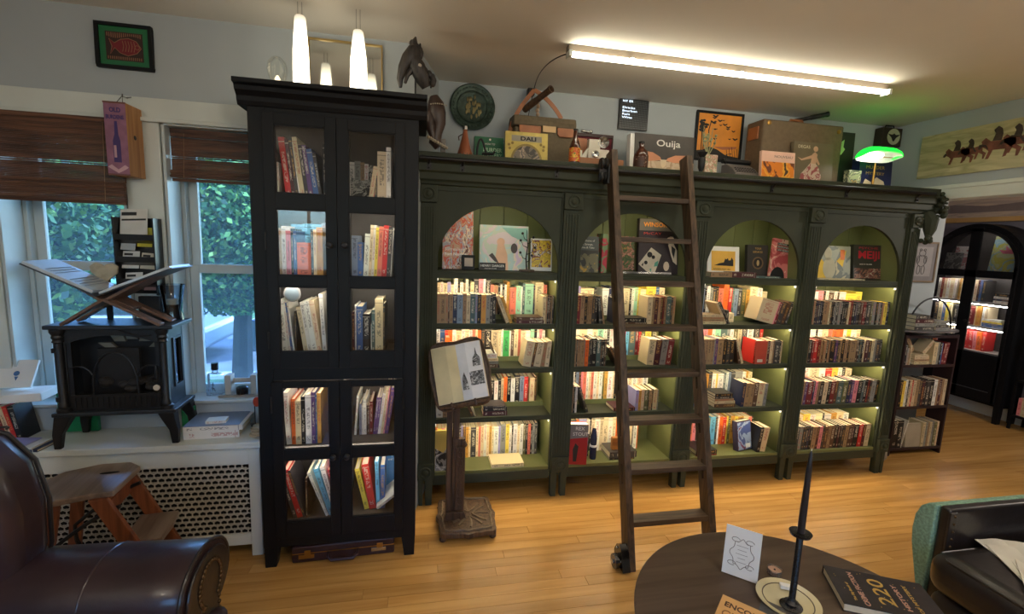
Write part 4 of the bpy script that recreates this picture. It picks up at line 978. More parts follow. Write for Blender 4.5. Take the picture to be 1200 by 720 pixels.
# ------------------------------------------------------------------ along the top of the green bookcase and on the walls
TZ = 2.0055
pl = thing('bronze_plate', 'round green bronze relief plate hanging on the wall above green bookcase', 'plate', (.303, 2.95, 2.225))
VERD = mat('verdigris', (66, 82, 72), .45, metal=.5, var=.45, scale=28, bump=.8, bscale=70)
PT = Matrix.Translation((.303, 2.972, 2.36)) @ Matrix.Rotation(math.radians(-4), 4, 'X')
MB().lathe([(.136, -.002), (.138, -.012), (.130, -.017), (.098, -.006), (.092, -.011), (.086, -.006), (.078, -.004), (.00001, -.006)], (0, 0, 0), 48, axis='y', M=PT).build('dish', VERD, pl, smooth=True)
q = MB(); rn = random.Random(4)
for k in range(34):
    a_ = rn.random()*6.28; r_2 = .058*rn.random()**.5
    q.ball((math.cos(a_)*r_2, -.008, math.sin(a_)*r_2*1.1), (.006, .005, .014), 8, 6, M=PT)
q.build('relief_figures', mat('worn_bronze', (150, 138, 96), .35, metal=.7, bump=.4), pl, smooth=True)
q = MB()
for k in range(36):
    a_ = 2*PI*k/36; q.ball((math.cos(a_)*.115, -.013, math.sin(a_)*.115), (.006, .004, .006), 6, 5, M=PT)
q.build('rim_ornament', VERD, pl, smooth=True)
fi = thing('flask', 'copper-brown cone-shaped flask with metal cap, below bronze plate', 'flask', (.232, 2.63, TZ))
MB().lathe([(.042, 0), (.044, .006), (.030, .05), (.018, .10), (.012, .13), (.012, .142)], (.232, 2.63, TZ), 24).build('flask_body', mat('copper_brown', (150, 84, 52), .4, metal=.25, bump=.3), fi, smooth=True)
MB().lathe([(.013, .1425), (.013, .160), (.00001, .161)], (.232, 2.63, TZ), 18).build('cap', CHROME, fi)
q = MB()
for k in range(14): q.ball((.232+.041*math.cos(k*.449), 2.63+.041*math.sin(k*.449), TZ+.012), .004, 6, 5)
q.tube([(.215, 2.618, TZ+.115), (.195, 2.61, TZ+.10), (.198, 2.605, TZ+.08)], .003, 6)
q.build('studs', CARVE, fi)
f_ = faced('green game box with pale title behind small stand, left of gold book', 'box', .30, 2.77, TZ, .17, .145, .04, mat('emerald_box', (24, 100, 66), .4, var=.3), 4, pages=False, name='game_box')
text(f_, 'MURDER', .05, .062, .030, mat('pale_green_ink', (170, 210, 170), .5), width=.11, bold=.0008); text(f_, 'MYSTERY', .05, .034, .026, mat('pale_green_ink', (170, 210, 170), .5), width=.11); text(f_, 'HOW TO', .06, .10, .014, INKW)
shapes(f_, 'emblem', [circ(.09, .13, .006, 10)], INKW)
sb = thing('binocular_stand', 'small dark twisted-metal stand in front of green game box', 'ornament', (.345, 2.66, TZ))
q = MB().tube(bez((.30, 2.655, TZ+.004), (.305, 2.65, TZ+.13), (.33, 2.66, TZ+.10))+bez((.33, 2.66, TZ+.10), (.35, 2.66, TZ+.05), (.36, 2.66, TZ+.004))[1:], .006, 8).box(.30, .40, 2.64, 2.68, TZ, TZ+.005).tube([(.33, 2.66, TZ+.03), (.39, 2.655, TZ+.03), (.40, 2.65, TZ+.045)], .007, 8)
q.build('stand', IRON, sb, smooth=True)
GOLDP = mat('gilt_cover', (196, 176, 96), .35, metal=.3, var=.15, scale=20)
f_ = faced('gilt ornamental book with arched scene and large title, beside canvas bag', 'book', .462, 2.66, TZ, .245, .165, .03, GOLDP, 6)
art_obj(f_, 'title_panel', mat('title_grey', (150, 144, 128), .5), .035, .21, .112, .145); text(f_, 'DALI', .085, .118, .030, INKK, y=-.0015, width=.09, bold=.001)
shapes(f_, 'arch_print', [circ(.122, .0, .092, 24, 0, PI, .10)], mat('gilt_dark', (140, 120, 60), .4), -.0011)
shapes(f_, 'scene_print', [circ(.122, .0, .080, 24, 0, PI, .088)], art('sepia', [(70, 66, 60), (120, 110, 96), (170, 150, 130), (96, 90, 86)], 16), -.0017)
q = MB()
for a_, b_ in ((.02, .09), (.04, .10), (.025, .07), (.222, .09), (.205, .10), (.22, .07)): q.lathe([(.008, -.0005), (.008, -.002), (.004, -.002), (.004, -.0005)], (a_, 0, b_), 12, axis='y')
q.build('filigree', mat('gilt_dark', (140, 120, 60), .4), f_, local=True)
# canvas and leather bag
CANV = mat('olive_canvas', (104, 92, 72), .85, var=.15, scale=60, bump=.4, bscale=300)
LTH = mat('tan_leather', (160, 98, 56), .45, var=.2, scale=10, bump=.2, bscale=40)
bg_ = thing('camera_bag', 'olive canvas bag with tan leather flaps and strap, behind gilt book', 'bag', (.71, 2.83, TZ), 0)
MB().box(.53, .895, 2.765, 2.915, TZ, TZ+.22).build('bag_body', CANV, bg_, bevel=.012)
MB().prism([(2.757, TZ+.225), (2.757, TZ+.255), (2.77, TZ+.285), (2.90, TZ+.295), (2.925, TZ+.27), (2.925, TZ+.225)], .522, .903, 'x').build('lid', CANV, bg_, bevel=.008)
for a_, b_ in ((.555, .685), (.785, .89)): MB().prism([(a_, TZ+.225), (b_, TZ+.225), (b_, TZ+.19), (b_-.015, TZ+.175), (a_+.015, TZ+.175), (a_, TZ+.19)], 2.752, 2.7625, 'y').build('leather_flap', LTH, bg_, bevel=.002)
MB().box(.695, .775, 2.751, 2.7565, TZ+.195, TZ+.23).build('name_plate', mat('cream_leather', (214, 180, 130), .5), bg_, bevel=.002)
apex = (.655, 2.84, 2.455)
def strap(p0, p1, p2, w=.016):
    m = MB(); pts = [Vector(p) for p in bez(p0, p1, p2, 12)]; vs = []; fs = []
    for i, p in enumerate(pts):
        t_ = (pts[min(i+1, 12)]-pts[max(i-1, 0)]).normalized(); n_ = Vector((-t_.z, 0, t_.x))*w*.75; d_ = Vector((0, .0025, 0))
        vs += [p-n_-d_, p+n_-d_, p+n_+d_, p-n_+d_]
    for i in range(len(pts)-1):
        for k in range(4): fs.append((i*4+k, i*4+(k+1) % 4, i*4+4+(k+1) % 4, i*4+4+k))
    fs += [(0, 1, 2, 3), (len(vs)-1, len(vs)-2, len(vs)-3, len(vs)-4)]
    return m.add(vs, fs)
strap((.515, 2.84, TZ+.19), (.52, 2.84, TZ+.29), apex).build('strap', LTH, bg_)
strap(apex, (.76, 2.84, 2.41), (.83, 2.84, TZ+.30)).build('strap', LTH, bg_)
tg = thing('spyglass', 'dark wooden tube lying through the strap above the canvas bag', 'spyglass', (.68, 2.8, 2.40))
q = MB().tube([(.60, 2.92, 2.37), (.70, 2.70, 2.43)], .0165, 16, mi=0)
TT = Matrix.Translation((.60, 2.90, 2.372))
q = MB(); d_ = Vector((.105, -.20, .068)); u_ = d_.normalized()
rot = u_.to_track_quat('Z', 'Y').to_matrix().to_4x4()
q.lathe([(.020, 0), (.020, .10), (.018, .11), (.018, .225), (.021, .228), (.021, .24), (.014, .24), (.013, .20), (.00001, .2)], (0, 0, 0), 20, M=Matrix.Translation((.610, 2.885, 2.352)) @ rot)
q.build('tube', CARVE, tg, smooth=True)
be = thing('bead_string', 'pale wooden beads hanging behind the strap above the canvas bag', 'beads', (.70, 2.93, 2.30))
for k in range(5):
    MB().ball((.70+.004*(k % 2), 2.93, 2.318+.024*k), .0125, 12, 8).build('bead', mat('pale_bead', (190, 160, 130), .5), be, smooth=True)
# cable with plug block from the ceiling strip light
cb_ = thing('power_cable', 'thin black power cable with plug block hanging from ceiling strip light', 'cable', (.66, 2.9, 2.45))
MB().tube(bez((.690, 2.29, 2.462), (.60, 2.42, 2.47), (.655, 2.80, 2.494), 14)+bez((.655, 2.80, 2.494), (.67, 2.93, 2.49), (.645, 2.96, 2.30), 10)[1:], .0028, 6).build('cord', PLASTICK, cb_, smooth=True)
MB().box(.630, .675, 2.905, 2.955, 2.445, 2.488).build('plug_block', PLASTICK, cb_, bevel=.006)
def bottle(label, x, y, prof, glass, lab, lz, cap=None, extra=None):
    t = thing('bottle', label, 'bottle', (x, y, TZ))
    MB().lathe(prof, (x, y, TZ), 24).build('bottle_glass', glass, t, smooth=True)
    r = [p for p in prof if p[1] <= lz[1]][-1][0]
    MB().lathe([(prof[1][0]+.0008, lz[0]), (prof[1][0]+.0008, lz[1])], (x, y, TZ), 24).build('paper_label', lab, t)
    if cap: MB().lathe([(cap[0], cap[1]), (cap[0], cap[2]), (.00001, cap[2]+.001)], (x, y, TZ), 18).build('cap', IRON, t)
    return t
AMB = mat('amber_glass', (70, 34, 20), .12, spec=.8)
bottle('small amber beer bottle with orange label, right of canvas bag', .855, 2.625, [(.03, 0), (.031, .004), (.031, .095), (.026, .115), (.013, .145), (.012, .185)], AMB, art('beerlabel', [(222, 110, 40), (200, 80, 40), (230, 190, 60), (60, 90, 60)], 40), (.015, .09), (.0135, .1855, .195))
bottle('squat dark brown bottle with white-lettered jersey label, left of spirit board box', 1.262, 2.625, [(.04, 0), (.042, .004), (.042, .075), (.036, .10), (.018, .12), (.016, .145)], AMB, art('jersey', [(60, 34, 26), (70, 40, 28), (200, 190, 170)], 30), (.012, .07), (.0185, .1455, .158))
# open red-lined case with cream camera
cs_ = thing('camera_case', 'open burgundy-lined case with a cream camera, between bottle and ladder', 'case', (1.04, 2.82, TZ))
MAR = mat('burgundy_velvet', (92, 20, 34), .8); 
m = MB().box(.90, 1.19, 2.70, 2.90, TZ, TZ+.06); m.build('case_tray', mat('case_tan', (150, 100, 64), .5), cs_, bevel=.003)
MB().box(.90, 1.19, 2.905, 2.925, TZ+.02, TZ+.225).build('case_lid', MAR, cs_, bevel=.003)
MB().box(.892, 1.198, 2.900, 2.930, TZ+.2255, TZ+.245).box(.892, .8995, 2.900, 2.930, TZ+.02, TZ+.2250).box(1.1905, 1.198, 2.900, 2.930, TZ+.02, TZ+.2250).build('lid_edge', mat('case_dark', (56, 30, 28), .5), cs_, bevel=.002)
MB().box(.915, 1.02, 2.893, 2.9045, TZ+.09, TZ+.21).build('lid_pocket', mat('case_peach', (190, 130, 96), .6), cs_, bevel=.002)
cm_ = thing('camera', 'cream vintage camera with round flash dish in open burgundy case', 'camera', (1.04, 2.80, TZ+.061))
CRM = mat('cream_enamel', (206, 200, 184), .35)
MB().box(.985, 1.12, 2.765, 2.82, TZ+.0605, TZ+.125).build('camera_body', CRM, cm_, bevel=.004)
MB().lathe([(.022, 0), (.022, -.012), (.014, -.016), (.00001, -.012)], (1.03, 2.7645, TZ+.092), 20, axis='y').build('lens', CHROME, cm_, smooth=True)
MB().lathe([(.010, 0), (.030, -.02), (.036, -.03), (.034, -.031), (.008, -.006)], (1.095, 2.83, TZ+.175), 24, axis='y').build('flash_dish', CHROME, cm_, smooth=True)
MB().box(1.0, 1.075, 2.80, 2.835, TZ+.1255, TZ+.19).build('flash_box', CRM, cm_, bevel=.003)
q = MB().prism([(.925, TZ+.061), (.965, TZ+.061), (.975, TZ+.13)], 2.73, 2.745, 'y').box(.90, .93, 2.71, 2.76, TZ+.0605, TZ+.10)
q.build('accessory_box', CRM, cm_, bevel=.002)
mt_ = thing('metal_clip', 'small silver clip lying on top of the open case lid', 'clip', (1.02, 2.915, TZ+.246))
MB().tube([(.985, 2.915, TZ+.262), (1.04, 2.915, TZ+.254)], .0085, 10).ball((1.05, 2.915, TZ+.259), (.012, .010, .012)).build('clip_body', CHROME, mt_, smooth=True)
# LED sign board
sg = thing('led_message_board', 'small black board with glowing white dotted text on back wall', 'sign', (1.35, 2.955, 2.305), rx=0)
MB().box(1.25, 1.452, 2.958, 2.9785, 2.31, 2.497).build('board', PLASTICK, sg, bevel=.002)
q = MB()
for i in range(22):
    for k in range(18): q.box(1.256+i*.0088, 1.2605+i*.0088, 2.9565, 2.9578, 2.318+k*.0098, 2.3225+k*.0098)
q.build('dot_grid', mat('dim_dots', (96, 104, 108), .5), sg, kind='stuff')
SGM = emit('white_led', (.75, .88, 1.0), 2.2)
for s_, z_, w_ in (('NY ER', 2.478, .07), ('Drinks', 2.438, .085), ('Bourbon', 2.418, .10), ('Rum', 2.398, .05), ('Wine', 2.378, .07)):
    text(sg, s_, 1.268-1.35, z_-2.305, .019, SGM, y=2.9560-2.955-.0002, width=w_)
# talking board box
f_ = faced('spirit-board game box with two hands on its lid, between bottle and ladder top', 'box', 1.275, 2.735, TZ, .40, .235, .055, mat('stone_black', (60, 54, 50), .45, var=.3, scale=12), 4, pages=False, name='game_box')
text(f_, 'Ouija', .14, .165, .056, INKW, y=-.0015, width=.16, bold=.0006)
art_obj(f_, 'board_print', art('sandboard', [(196, 170, 140), (206, 184, 156), (180, 150, 120)], 14), .001, .399, .001, .075)
shapes(f_, 'hand_print', [[(.06, .13), (.12, .125), (.17, .10), (.18, .08), (.13, .075), (.09, .07), (.05, .06)], [(.36, .12), (.27, .115), (.22, .095), (.21, .08), (.26, .07), (.33, .075), (.37, .07)]], mat('hand_peach', (206, 140, 104), .6), -.0013)
shapes(f_, 'planchette_print', [[(.17, .085), (.215, .085), (.205, .045), (.19, .035), (.178, .045)]], mat('print_tan', (210, 190, 160), .6), -.0018)
MB().box(-.03, -.004, .0, .05, 0, .228).build('box_end', WHITE, f_, local=True)
gb_ = thing('goblet', 'dark metal goblet with wide rim, right of spirit-board box', 'goblet', (1.678, 2.66, TZ))
MB().lathe([(.020, 0), (.018, .006), (.007, .012), (.020, .045), (.022, .09), (.014, .105), (.030, .128), (.031, .133), (.022, .130)], (1.678, 2.66, TZ), 20).build('goblet_body', IRON, gb_, smooth=True)
fv = thing('floral_tin', 'pale floral tin vase with dried stems, right of dark goblet', 'vase', (1.76, 2.70, TZ))
MB().box(1.715, 1.80, 2.68, 2.73, TZ, TZ+.13).build('tin', art('florals', [(214, 204, 180), (196, 150, 130), (150, 160, 120), (226, 218, 200)], 34), fv, bevel=.004)
q = MB(); rn = random.Random(8)
for k in range(12):
    x_ = 1.70+rn.random()*.09
    q.tube([(1.745, 2.705, TZ+.12), (x_, 2.70, TZ+.20), (x_+rn.uniform(-.02, .02), 2.70, TZ+.24+rn.random()*.06)], .002, 5)
    q.ball((x_, 2.70, TZ+.20+rn.random()*.05), .009, 6, 5)
q.build('dried_flowers', mat('dry_stem', (150, 150, 110), .8), fv)
bp_ = thing('bat_picture', 'framed orange picture of black bats and bare trees on back wall', 'picture', (1.98, 2.975, 2.15))
MB().box(1.808, 2.165, 2.965, 2.979, 2.155, 2.172).box(1.808, 2.165, 2.965, 2.979, 2.463, 2.48).box(1.808, 1.825, 2.965, 2.979, 2.172, 2.463).box(2.148, 2.165, 2.965, 2.979, 2.172, 2.463).build('frame', BLACK, bp_, bevel=.002)
MB().box(1.825, 2.148, 2.970, 2.978, 2.172, 2.463).build('canvas', mat('pumpkin', (222, 142, 44), .5, var=.15), bp_)
q = MB(); rn = random.Random(12)
def bat(m, cx, cz, s, y):
    m.prism([(cx-s, cz+.3*s), (cx-.4*s, cz+.35*s), (cx, cz+.1*s), (cx+.4*s, cz+.4*s), (cx+s, cz+.3*s), (cx+.5*s, cz-.05*s), (cx, cz-.35*s), (cx-.5*s, cz-.1*s)], y, y+.0008, 'y')
for k in range(16): bat(q, 1.93+rn.random()*.20, 2.30+rn.random()*.15, .010+rn.random()*.016, 2.9690)
q.build('bats', INKK, bp_, kind='stuff')
q = MB()
for x_, z0_ in ((1.86, 2.22), (1.875, 2.22), (1.91, 2.24)): q.tube([(x_, 2.9688, z0_), (x_-.004, 2.9688, z0_+.12), (x_+.01, 2.9688, z0_+.18)], .003, 5)
for k in range(20): q.ball((1.865+rn.uniform(-.025, .03), 2.9688, 2.38+rn.uniform(-.05, .04)), (.012, .0006, .008), 8, 5)
q.prism([(1.826, 2.173), (2.147, 2.173), (2.147, 2.19), (2.05, 2.20), (1.98, 2.235), (1.92, 2.25), (1.87, 2.225), (1.826, 2.22)], 2.9690, 2.9698, 'y')
q.build('trees', INKK, bp_, kind='stuff')
MB().prism([(1.95, 2.25), (2.13, 2.262), (2.12, 2.245), (2.02, 2.235)], 2.9682, 2.9688, 'y').build('ground_print', mat('print_rust', (170, 100, 70), .6), bp_)
ty = thing('typewriter', 'small grey vintage typewriter left of the autumn-coloured book', 'typewriter', (2.0, 2.74, TZ))
MB().prism([(2.68, TZ), (2.68, TZ+.035), (2.72, TZ+.07), (2.78, TZ+.10), (2.83, TZ+.10), (2.83, TZ)], 1.93, 2.10, 'x').build('body', mat('grey_enamel', (112, 104, 100), .35), ty, bevel=.004)
MB().lathe([(.016, -.10), (.016, .10)], (2.015, 2.80, TZ+.122), 14, axis='x').build('platen', PLASTICK, ty, smooth=True)
q = MB()
for i in range(8):
    for k in range(3): q.lathe([(.006, 0), (.006, .004), (.00001, .005)], (1.95+i*.018, 2.690+k*.012, TZ+.043+k*.012), 8)
q.tube([(1.93, 2.79, TZ+.10), (1.925, 2.78, TZ+.16), (1.96, 2.78, TZ+.165)], .003, 6)
for k in range(6): q.tube([(1.96+.018*k, 2.81, TZ+.13), (1.955+.019*k, 2.83, TZ+.20+.01*(k % 3))], .0014, 5)
q.build('keys', IRON, ty)
f_ = faced('pale pink book with orange sunset panel, before the large brown case', 'book', 2.07, 2.625, TZ, .24, .17, .02, mat('blush_cover', (222, 180, 160), .5, var=.1), 5)
text(f_, 'NOUVEAU', .09, .132, .022, mat('grey_ink', (130, 110, 110), .5), width=.13)
art_obj(f_, 'print', art('autumn', [(110, 60, 40), (224, 130, 40), (236, 170, 60), (70, 50, 44)], 9), .004, .236, .0, .105, -.001)
# large brown case with a dancer book before it
BC = mat('brown_case', (110, 92, 70), .7, var=.12, scale=50, bump=.25, bscale=200)
bc_ = thing('large_brown_case', 'large boxy brown fabric case with leather corners on green bookcase', 'case', (2.48, 2.82, TZ))
MB().box(2.16, 2.775, 2.765, 2.925, TZ, TZ+.40).build('case_body', BC, bc_, bevel=.012)
for x_ in (2.155, 2.78): MB().box(x_-.006, x_+.006, 2.80, 2.89, TZ+.28, TZ+.36).build('leather_corner', LTH, bc_, bevel=.003)
for x_, z_ in ((2.20, .375), (2.735, .36)): MB().lathe([(.014, 0), (.014, -.004), (.008, -.006), (.00001, -.006)], (x_, 2.7648, TZ+z_), 16, axis='y').build('rivet', BRASS, bc_, smooth=True)
MB().tube([(2.40, 2.83, TZ+.40), (2.41, 2.83, TZ+.425), (2.50, 2.83, TZ+.425), (2.51, 2.83, TZ+.40)], .008, 8).build('handle', LTH, bc_, smooth=True)
sp_ = thing('telescope', 'dark tube with a brass end lying on top of the brown case', 'telescope', (2.52, 2.80, TZ+.41))
d_ = Vector((.20, -.06, .045)); rot = d_.normalized().to_track_quat('Z', 'Y').to_matrix().to_4x4()
q = MB().lathe([(.012, 0), (.012, .10), (.015, .102), (.015, .20), (.017, .202), (.017, .215), (.00001, .215)], (0, 0, 0), 18, M=Matrix.Translation((2.47, 2.86, TZ+.432)) @ rot)
q.build('tube', IRON, sp_, smooth=True)
f_ = faced('tall book with a ballet dancer in a rose skirt leaning on the brown case', 'book', 2.365, 2.70, TZ, .30, .265, .025, mat('moss_cover', (112, 100, 78), .5, var=.15), 5)
text(f_, 'DEGAS', .03, .225, .028, mat('pale_ink', (210, 200, 170), .5), width=.09)
shapes(f_, 'dancer_print', [[(.05, .02), (.20, .0), (.215, .05), (.19, .11), (.165, .135), (.13, .135), (.10, .10), (.06, .06)]], art('tutu', [(206, 180, 160), (160, 80, 80), (216, 196, 180), (190, 140, 126)], 16), -.0011)
shapes(f_, 'dancer_print', [[(.13, .13), (.17, .13), (.18, .19), (.16, .205), (.14, .19)], circ(.165, .225, .018, 12), [(.14, .185), (.06, .155), (.03, .165), (.06, .145), (.145, .165)], [(.17, .185), (.20, .13), (.19, .12), (.16, .16)]], mat('print_skin2', (206, 164, 134), .5), -.0016)
lb_ = faced('dark box printed with a pale green leaf, right of the brown case', 'box', 2.80, 2.83, TZ, .15, .385, .05, mat('forest_black', (38, 44, 36), .5), 2, pages=False, name='leaf_box')
shapes(lb_, 'leaf_print', [[(.02, .22), (.05, .235), (.075, .27), (.06, .285), (.065, .335), (.045, .32), (.03, .29), (.02, .26)]], mat('leaf_print', (190, 214, 150), .5))
gq = faced('small glass-fronted box with brass lettering below the banker lamp', 'box', 2.79, 2.70, TZ, .10, .11, .04, art('glassbox', [(150, 160, 120), (90, 100, 84), (210, 210, 170), (60, 66, 58)], 20), 0, pages=False, name='small_box')
text(gq, '20', .02, .01, .05, GOLDI)
f_ = faced('dark blue mystery game box with gold title under the banker lamp', 'box', 2.90, 2.72, TZ, .265, .20, .06, mat('midnight_blue', (28, 36, 78), .4, var=.2), 4, pages=False, name='game_box')
text(f_, 'MURDER', .05, .13, .030, GOLDI, width=.15); text(f_, 'MYSTERY', .05, .09, .028, GOLDI, width=.15)
shapes(f_, 'print_shapes', [[(.02, .0), (.22, .0), (.20, .05), (.14, .075), (.10, .04), (.05, .06)]], mat('print_tan', (210, 190, 160), .6))
# banker lamp
bk = thing('banker_lamp', 'brass banker lamp with glowing green glass shade on green bookcase', 'lamp', (2.92, 2.625, TZ))
MB().lathe([(.05, 0), (.05, .006), (.02, .012), (.008, .02), (.006, .14)], (2.95, 2.665, TZ), 20).build('base', BRASS, bk, smooth=True)
L0, L1 = 2.762, 3.040
def shade(k0, dz):
    prof = [(-.060*k0, .206), (-.054*k0, .222), (-.036*k0, .235), (-.006*k0, .241), (.025*k0, .237), (.048*k0, .221), (.060*k0, .195), (.062*k0, .160)]
    m = MB(); vs = []; fs = []; n = len(prof); st = [(0, .35), (.012, .62), (.03, .82), (.055, .95), (.085, 1), (.195, 1), (.225, .95), (.25, .82), (.268, .62), (.278, .35)]
    for dx, k in st:
        for p in prof: vs.append((L0+dx, 2.60+p[0]*(.5+.5*k), TZ+.176+(p[1]-.176)*k+dz))
    for i in range(len(st)-1):
        for k in range(n-1): fs.append((i*n+k, i*n+n+k, i*n+n+1+k, i*n+k+1))
    fs += [tuple(range(n)), tuple(range(len(vs)-1, len(vs)-n-1, -1))]
    return m.add(vs, fs)
gm_ = bpy.data.materials.new('green_shade_glass'); gm_.use_nodes = True; nt_ = gm_.node_tree; b_ = nt_.nodes['Principled BSDF']
b_.inputs['Base Color'].default_value = (.02, .55, .06, 1); b_.inputs['Roughness'].default_value = .08; b_.inputs['Emission Color'].default_value = (.01, 1.0, .05, 1); b_.inputs['Emission Strength'].default_value = 1.6
shade(1, .0025).build('glass_shade', gm_, bk, smooth=True); shade(.93, -.002).build('white_lining', mat('opal_white', (240, 240, 232), .6), bk, smooth=True)
MB().tube([(L0+.04, 2.592, TZ+.192), (L1-.13, 2.592, TZ+.192)], .014, 12).build('bulb', emit('lamp_bulb', (1.0, .97, .85), 30), bk, smooth=True)
MB().tube([(L0+.04, 2.60, TZ+.184), (L1-.03, 2.60, TZ+.184)], .003, 6).tube([(2.95, 2.665, TZ+.14), (2.95, 2.665, TZ+.22)], .005, 8).ball((L1+.012, 2.625, TZ+.2), .008).build('brass_arm', BRASS, bk, smooth=True)
# bird tin hanging on the wall
tn = thing('bird_lunch_box', 'dark square lunch box with winged emblem in pale disc, upper wall right', 'box', (3.34, 2.93, 2.33))
MB().box(3.25, 3.42, 2.91, 2.978, 2.345, 2.475).build('tin', mat('dark_tin', (54, 44, 34), .45, metal=.3), tn, bevel=.006)
MB().lathe([(.055, 0), (.055, -.002), (.00001, -.002)], (3.345, 2.9095, 2.412), 30, axis='y').build('disc', mat('pale_disc', (176, 180, 150), .5), tn)
MB().prism([(3.29, 2.43), (3.33, 2.425), (3.345, 2.435), (3.36, 2.425), (3.40, 2.43), (3.365, 2.405), (3.35, 2.38), (3.34, 2.38), (3.325, 2.405)], 2.9065, 2.9073, 'y').build('winged_print', INKK, tn)
MB().tube([(3.295, 2.94, 2.475), (3.30, 2.94, 2.494), (3.37, 2.94, 2.494), (3.375, 2.94, 2.475)], .004, 6).build('handle', IRON, tn, smooth=True)
# ceiling strip light
fl_ = thing('strip_light', 'long fluorescent strip light on the ceiling above the green bookcase', 'light', (1.6, 2.27, CZ))
MB().box(.683, 2.53, 2.27, 2.315, 2.466, 2.4995).build('housing', mat('grey_housing', (110, 100, 88), .5), fl_, bevel=.003)
MB().tube([(.70, 2.262, 2.449), (2.515, 2.262, 2.449)], .0125, 12).build('fluorescent_tube', emit('fluo_tube', (1.0, .90, .68), 20), fl_, smooth=True)
for x_ in (.688, 2.522): MB().box(x_-.008, x_+.008, 2.245, 2.30, 2.436, 2.4655).build('end_cap', TRIM, fl_, bevel=.002)
for x_ in (1.0, 1.6, 2.2): MB().box(x_-.008, x_+.008, 2.246, 2.32, 2.4605, 2.4657).build('clip', CHROME, fl_)

# ------------------------------------------------------------------ library ladder
ld = thing('library_ladder', 'dark wooden library ladder leaning on the black rail, second bay', 'ladder', (1.24, 2.2, 0))
ang = math.atan2(.27, 1.0)
def LY(z): return 1.897+.27*z
dirv = Vector((0, math.sin(ang), math.cos(ang))); nrm = Vector((0, math.cos(ang), -math.sin(ang)))
Llen = 2.07/math.cos(ang)
for x_ in (1.002, 1.447):
    M_ = Matrix.Translation((x_, 1.885, 0)) @ Matrix.Rotation(-ang, 4, 'X')
    m = MB(); w_, dp = .034, .076
    # side board built as rails around the long slots
    slots = [(.40, .50), (.63, .73), (.86, .96), (1.09, 1.19), (1.32, 1.42), (1.55, 1.65)]
    zz = [0]+[v for s_ in slots for v in s_]+[Llen]
    for k in range(0, len(zz), 2): m.box(0, w_, .0, dp, zz[k], zz[k+1])
    for a_, b_ in slots: m.box(0, w_, .0, .030, a_, b_).box(0, w_, .046, dp, a_, b_).box(w_*.4, w_*.6, .030, .046, a_, b_)
    bmx = m.build('stile', LADW, ld, local=False)
    bmx.data.transform(INV[ld.name] @ M_ @ INV[ld.name].inverted())
for i, z_ in enumerate((.215, .455, .685, .915, 1.145, 1.375, 1.605, 1.825)):
    y_ = LY(z_)
    MB().box(1.0361, 1.4469, y_-.008, y_+.066, z_-.026, z_).build('tread', wood('tread_wood', (50, 38, 28), (96, 76, 58), 'x', .5, 6, .12, bump=.3), ld, bevel=.002)
q = MB()
for cz_, r_3 in ((1.995, .030), (1.925, .026)): q.lathe([(.008, -.018), (r_3, -.018), (r_3+.003, -.008), (r_3*.8, 0), (r_3+.003, .008), (r_3, .018), (.008, .018)], (.972, 2.470, cz_), 20, axis='x')
q.box(.95, 1.0, 2.463, 2.470, 1.905, 2.02).box(.990, 1.001, 2.44, 2.50, 1.89, 1.99)
q.build('top_roller', IRON, ld, smooth=True)
q = MB().prism([(1.87, .01), (1.97, .01), (1.985, .06), (1.96, .105), (1.93, .12), (1.90, .09)], .962, 1.001, 'x').lathe([(.006, -.012), (.034, -.012), (.036, 0), (.034, .012), (.006, .012)], (.946, 1.925, .038), 24, axis='x')
q.build('foot_caster', mat('gloss_black', (16, 16, 18), .15, spec=.8), ld, smooth=True)
q = MB().lathe([(.004, -.004), (.010, -.004), (.010, .004), (.004, .004)], (.931, 1.925, .038), 14, axis='x')
for a_, b_ in ((1.90, .05), (1.95, .09), (1.96, .03)): q.ball((.960, a_, b_), .006, 8, 6)
q.build('caster_bolt', CHROME, ld, smooth=True)

# ------------------------------------------------------------------ carved book stand on the floor
st = thing('carved_lectern', 'carved dark wood floor lectern with scalloped pierced base', 'lectern', (.255, 2.38, 0))
def scallop(cx, cy, hx, hy, n=64):
    out = []
    for i in range(n):
        a = 2*PI*i/n; c_, s_ = math.cos(a), math.sin(a)
        k = (abs(c_)**5+abs(s_)**5)**(-1/5)*(1+.035*math.cos(8*a)+.02*math.cos(16*a)); out.append((cx+hx*k*c_, cy+hy*k*s_))
    return out
m = MB().prism(scallop(.262, 2.385, .155, .175), .028, .055, 'z'); m.build('base', CARVE, st, bevel=.003)
q = MB(); rn = random.Random(2)
for k in range(4):
    a0_ = k*PI/2
    for t_ in (-.5, 0, .5):
        c0 = Vector((.275+.02*math.cos(a0_), 2.38+.02*math.sin(a0_), .058))
        p2_ = Vector((.275+.11*math.cos(a0_+t_*1.2), 2.38+.12*math.sin(a0_+t_*1.2), .058)); md_ = (c0+p2_)/2+Vector((-math.sin(a0_), math.cos(a0_), 0))*.03*(t_ or .5)
        q.tube(bez(c0, md_, p2_, 6), .006, 6)
out_ = [(x_, y_, .058) for x_, y_ in scallop(.262, 2.385, .132, .150, 48)]
q.tube(out_, .006, 6, closed=True)
q.build('base_tracery', mat('worn_carving', (104, 88, 70), .5, var=.3, scale=20, bump=.5), st, smooth=True)
for x_, y_ in ((.13, 2.24), (.39, 2.24), (.13, 2.53), (.39, 2.53)): MB().ball((x_, y_, .0165), (.02, .02, .016), 12, 8).build('foot', CARVE, st, smooth=True)
pc = [(.18, 2.385), (.222, 2.36)]
MB().box(.148, .178, 2.37, 2.40, .055, .72).build('post', CARVE, st, bevel=.004)
MB().box(.196, .246, 2.352, 2.366, .10, .46).build('carved_panel', CARVE, st, bevel=.003)
q = MB()
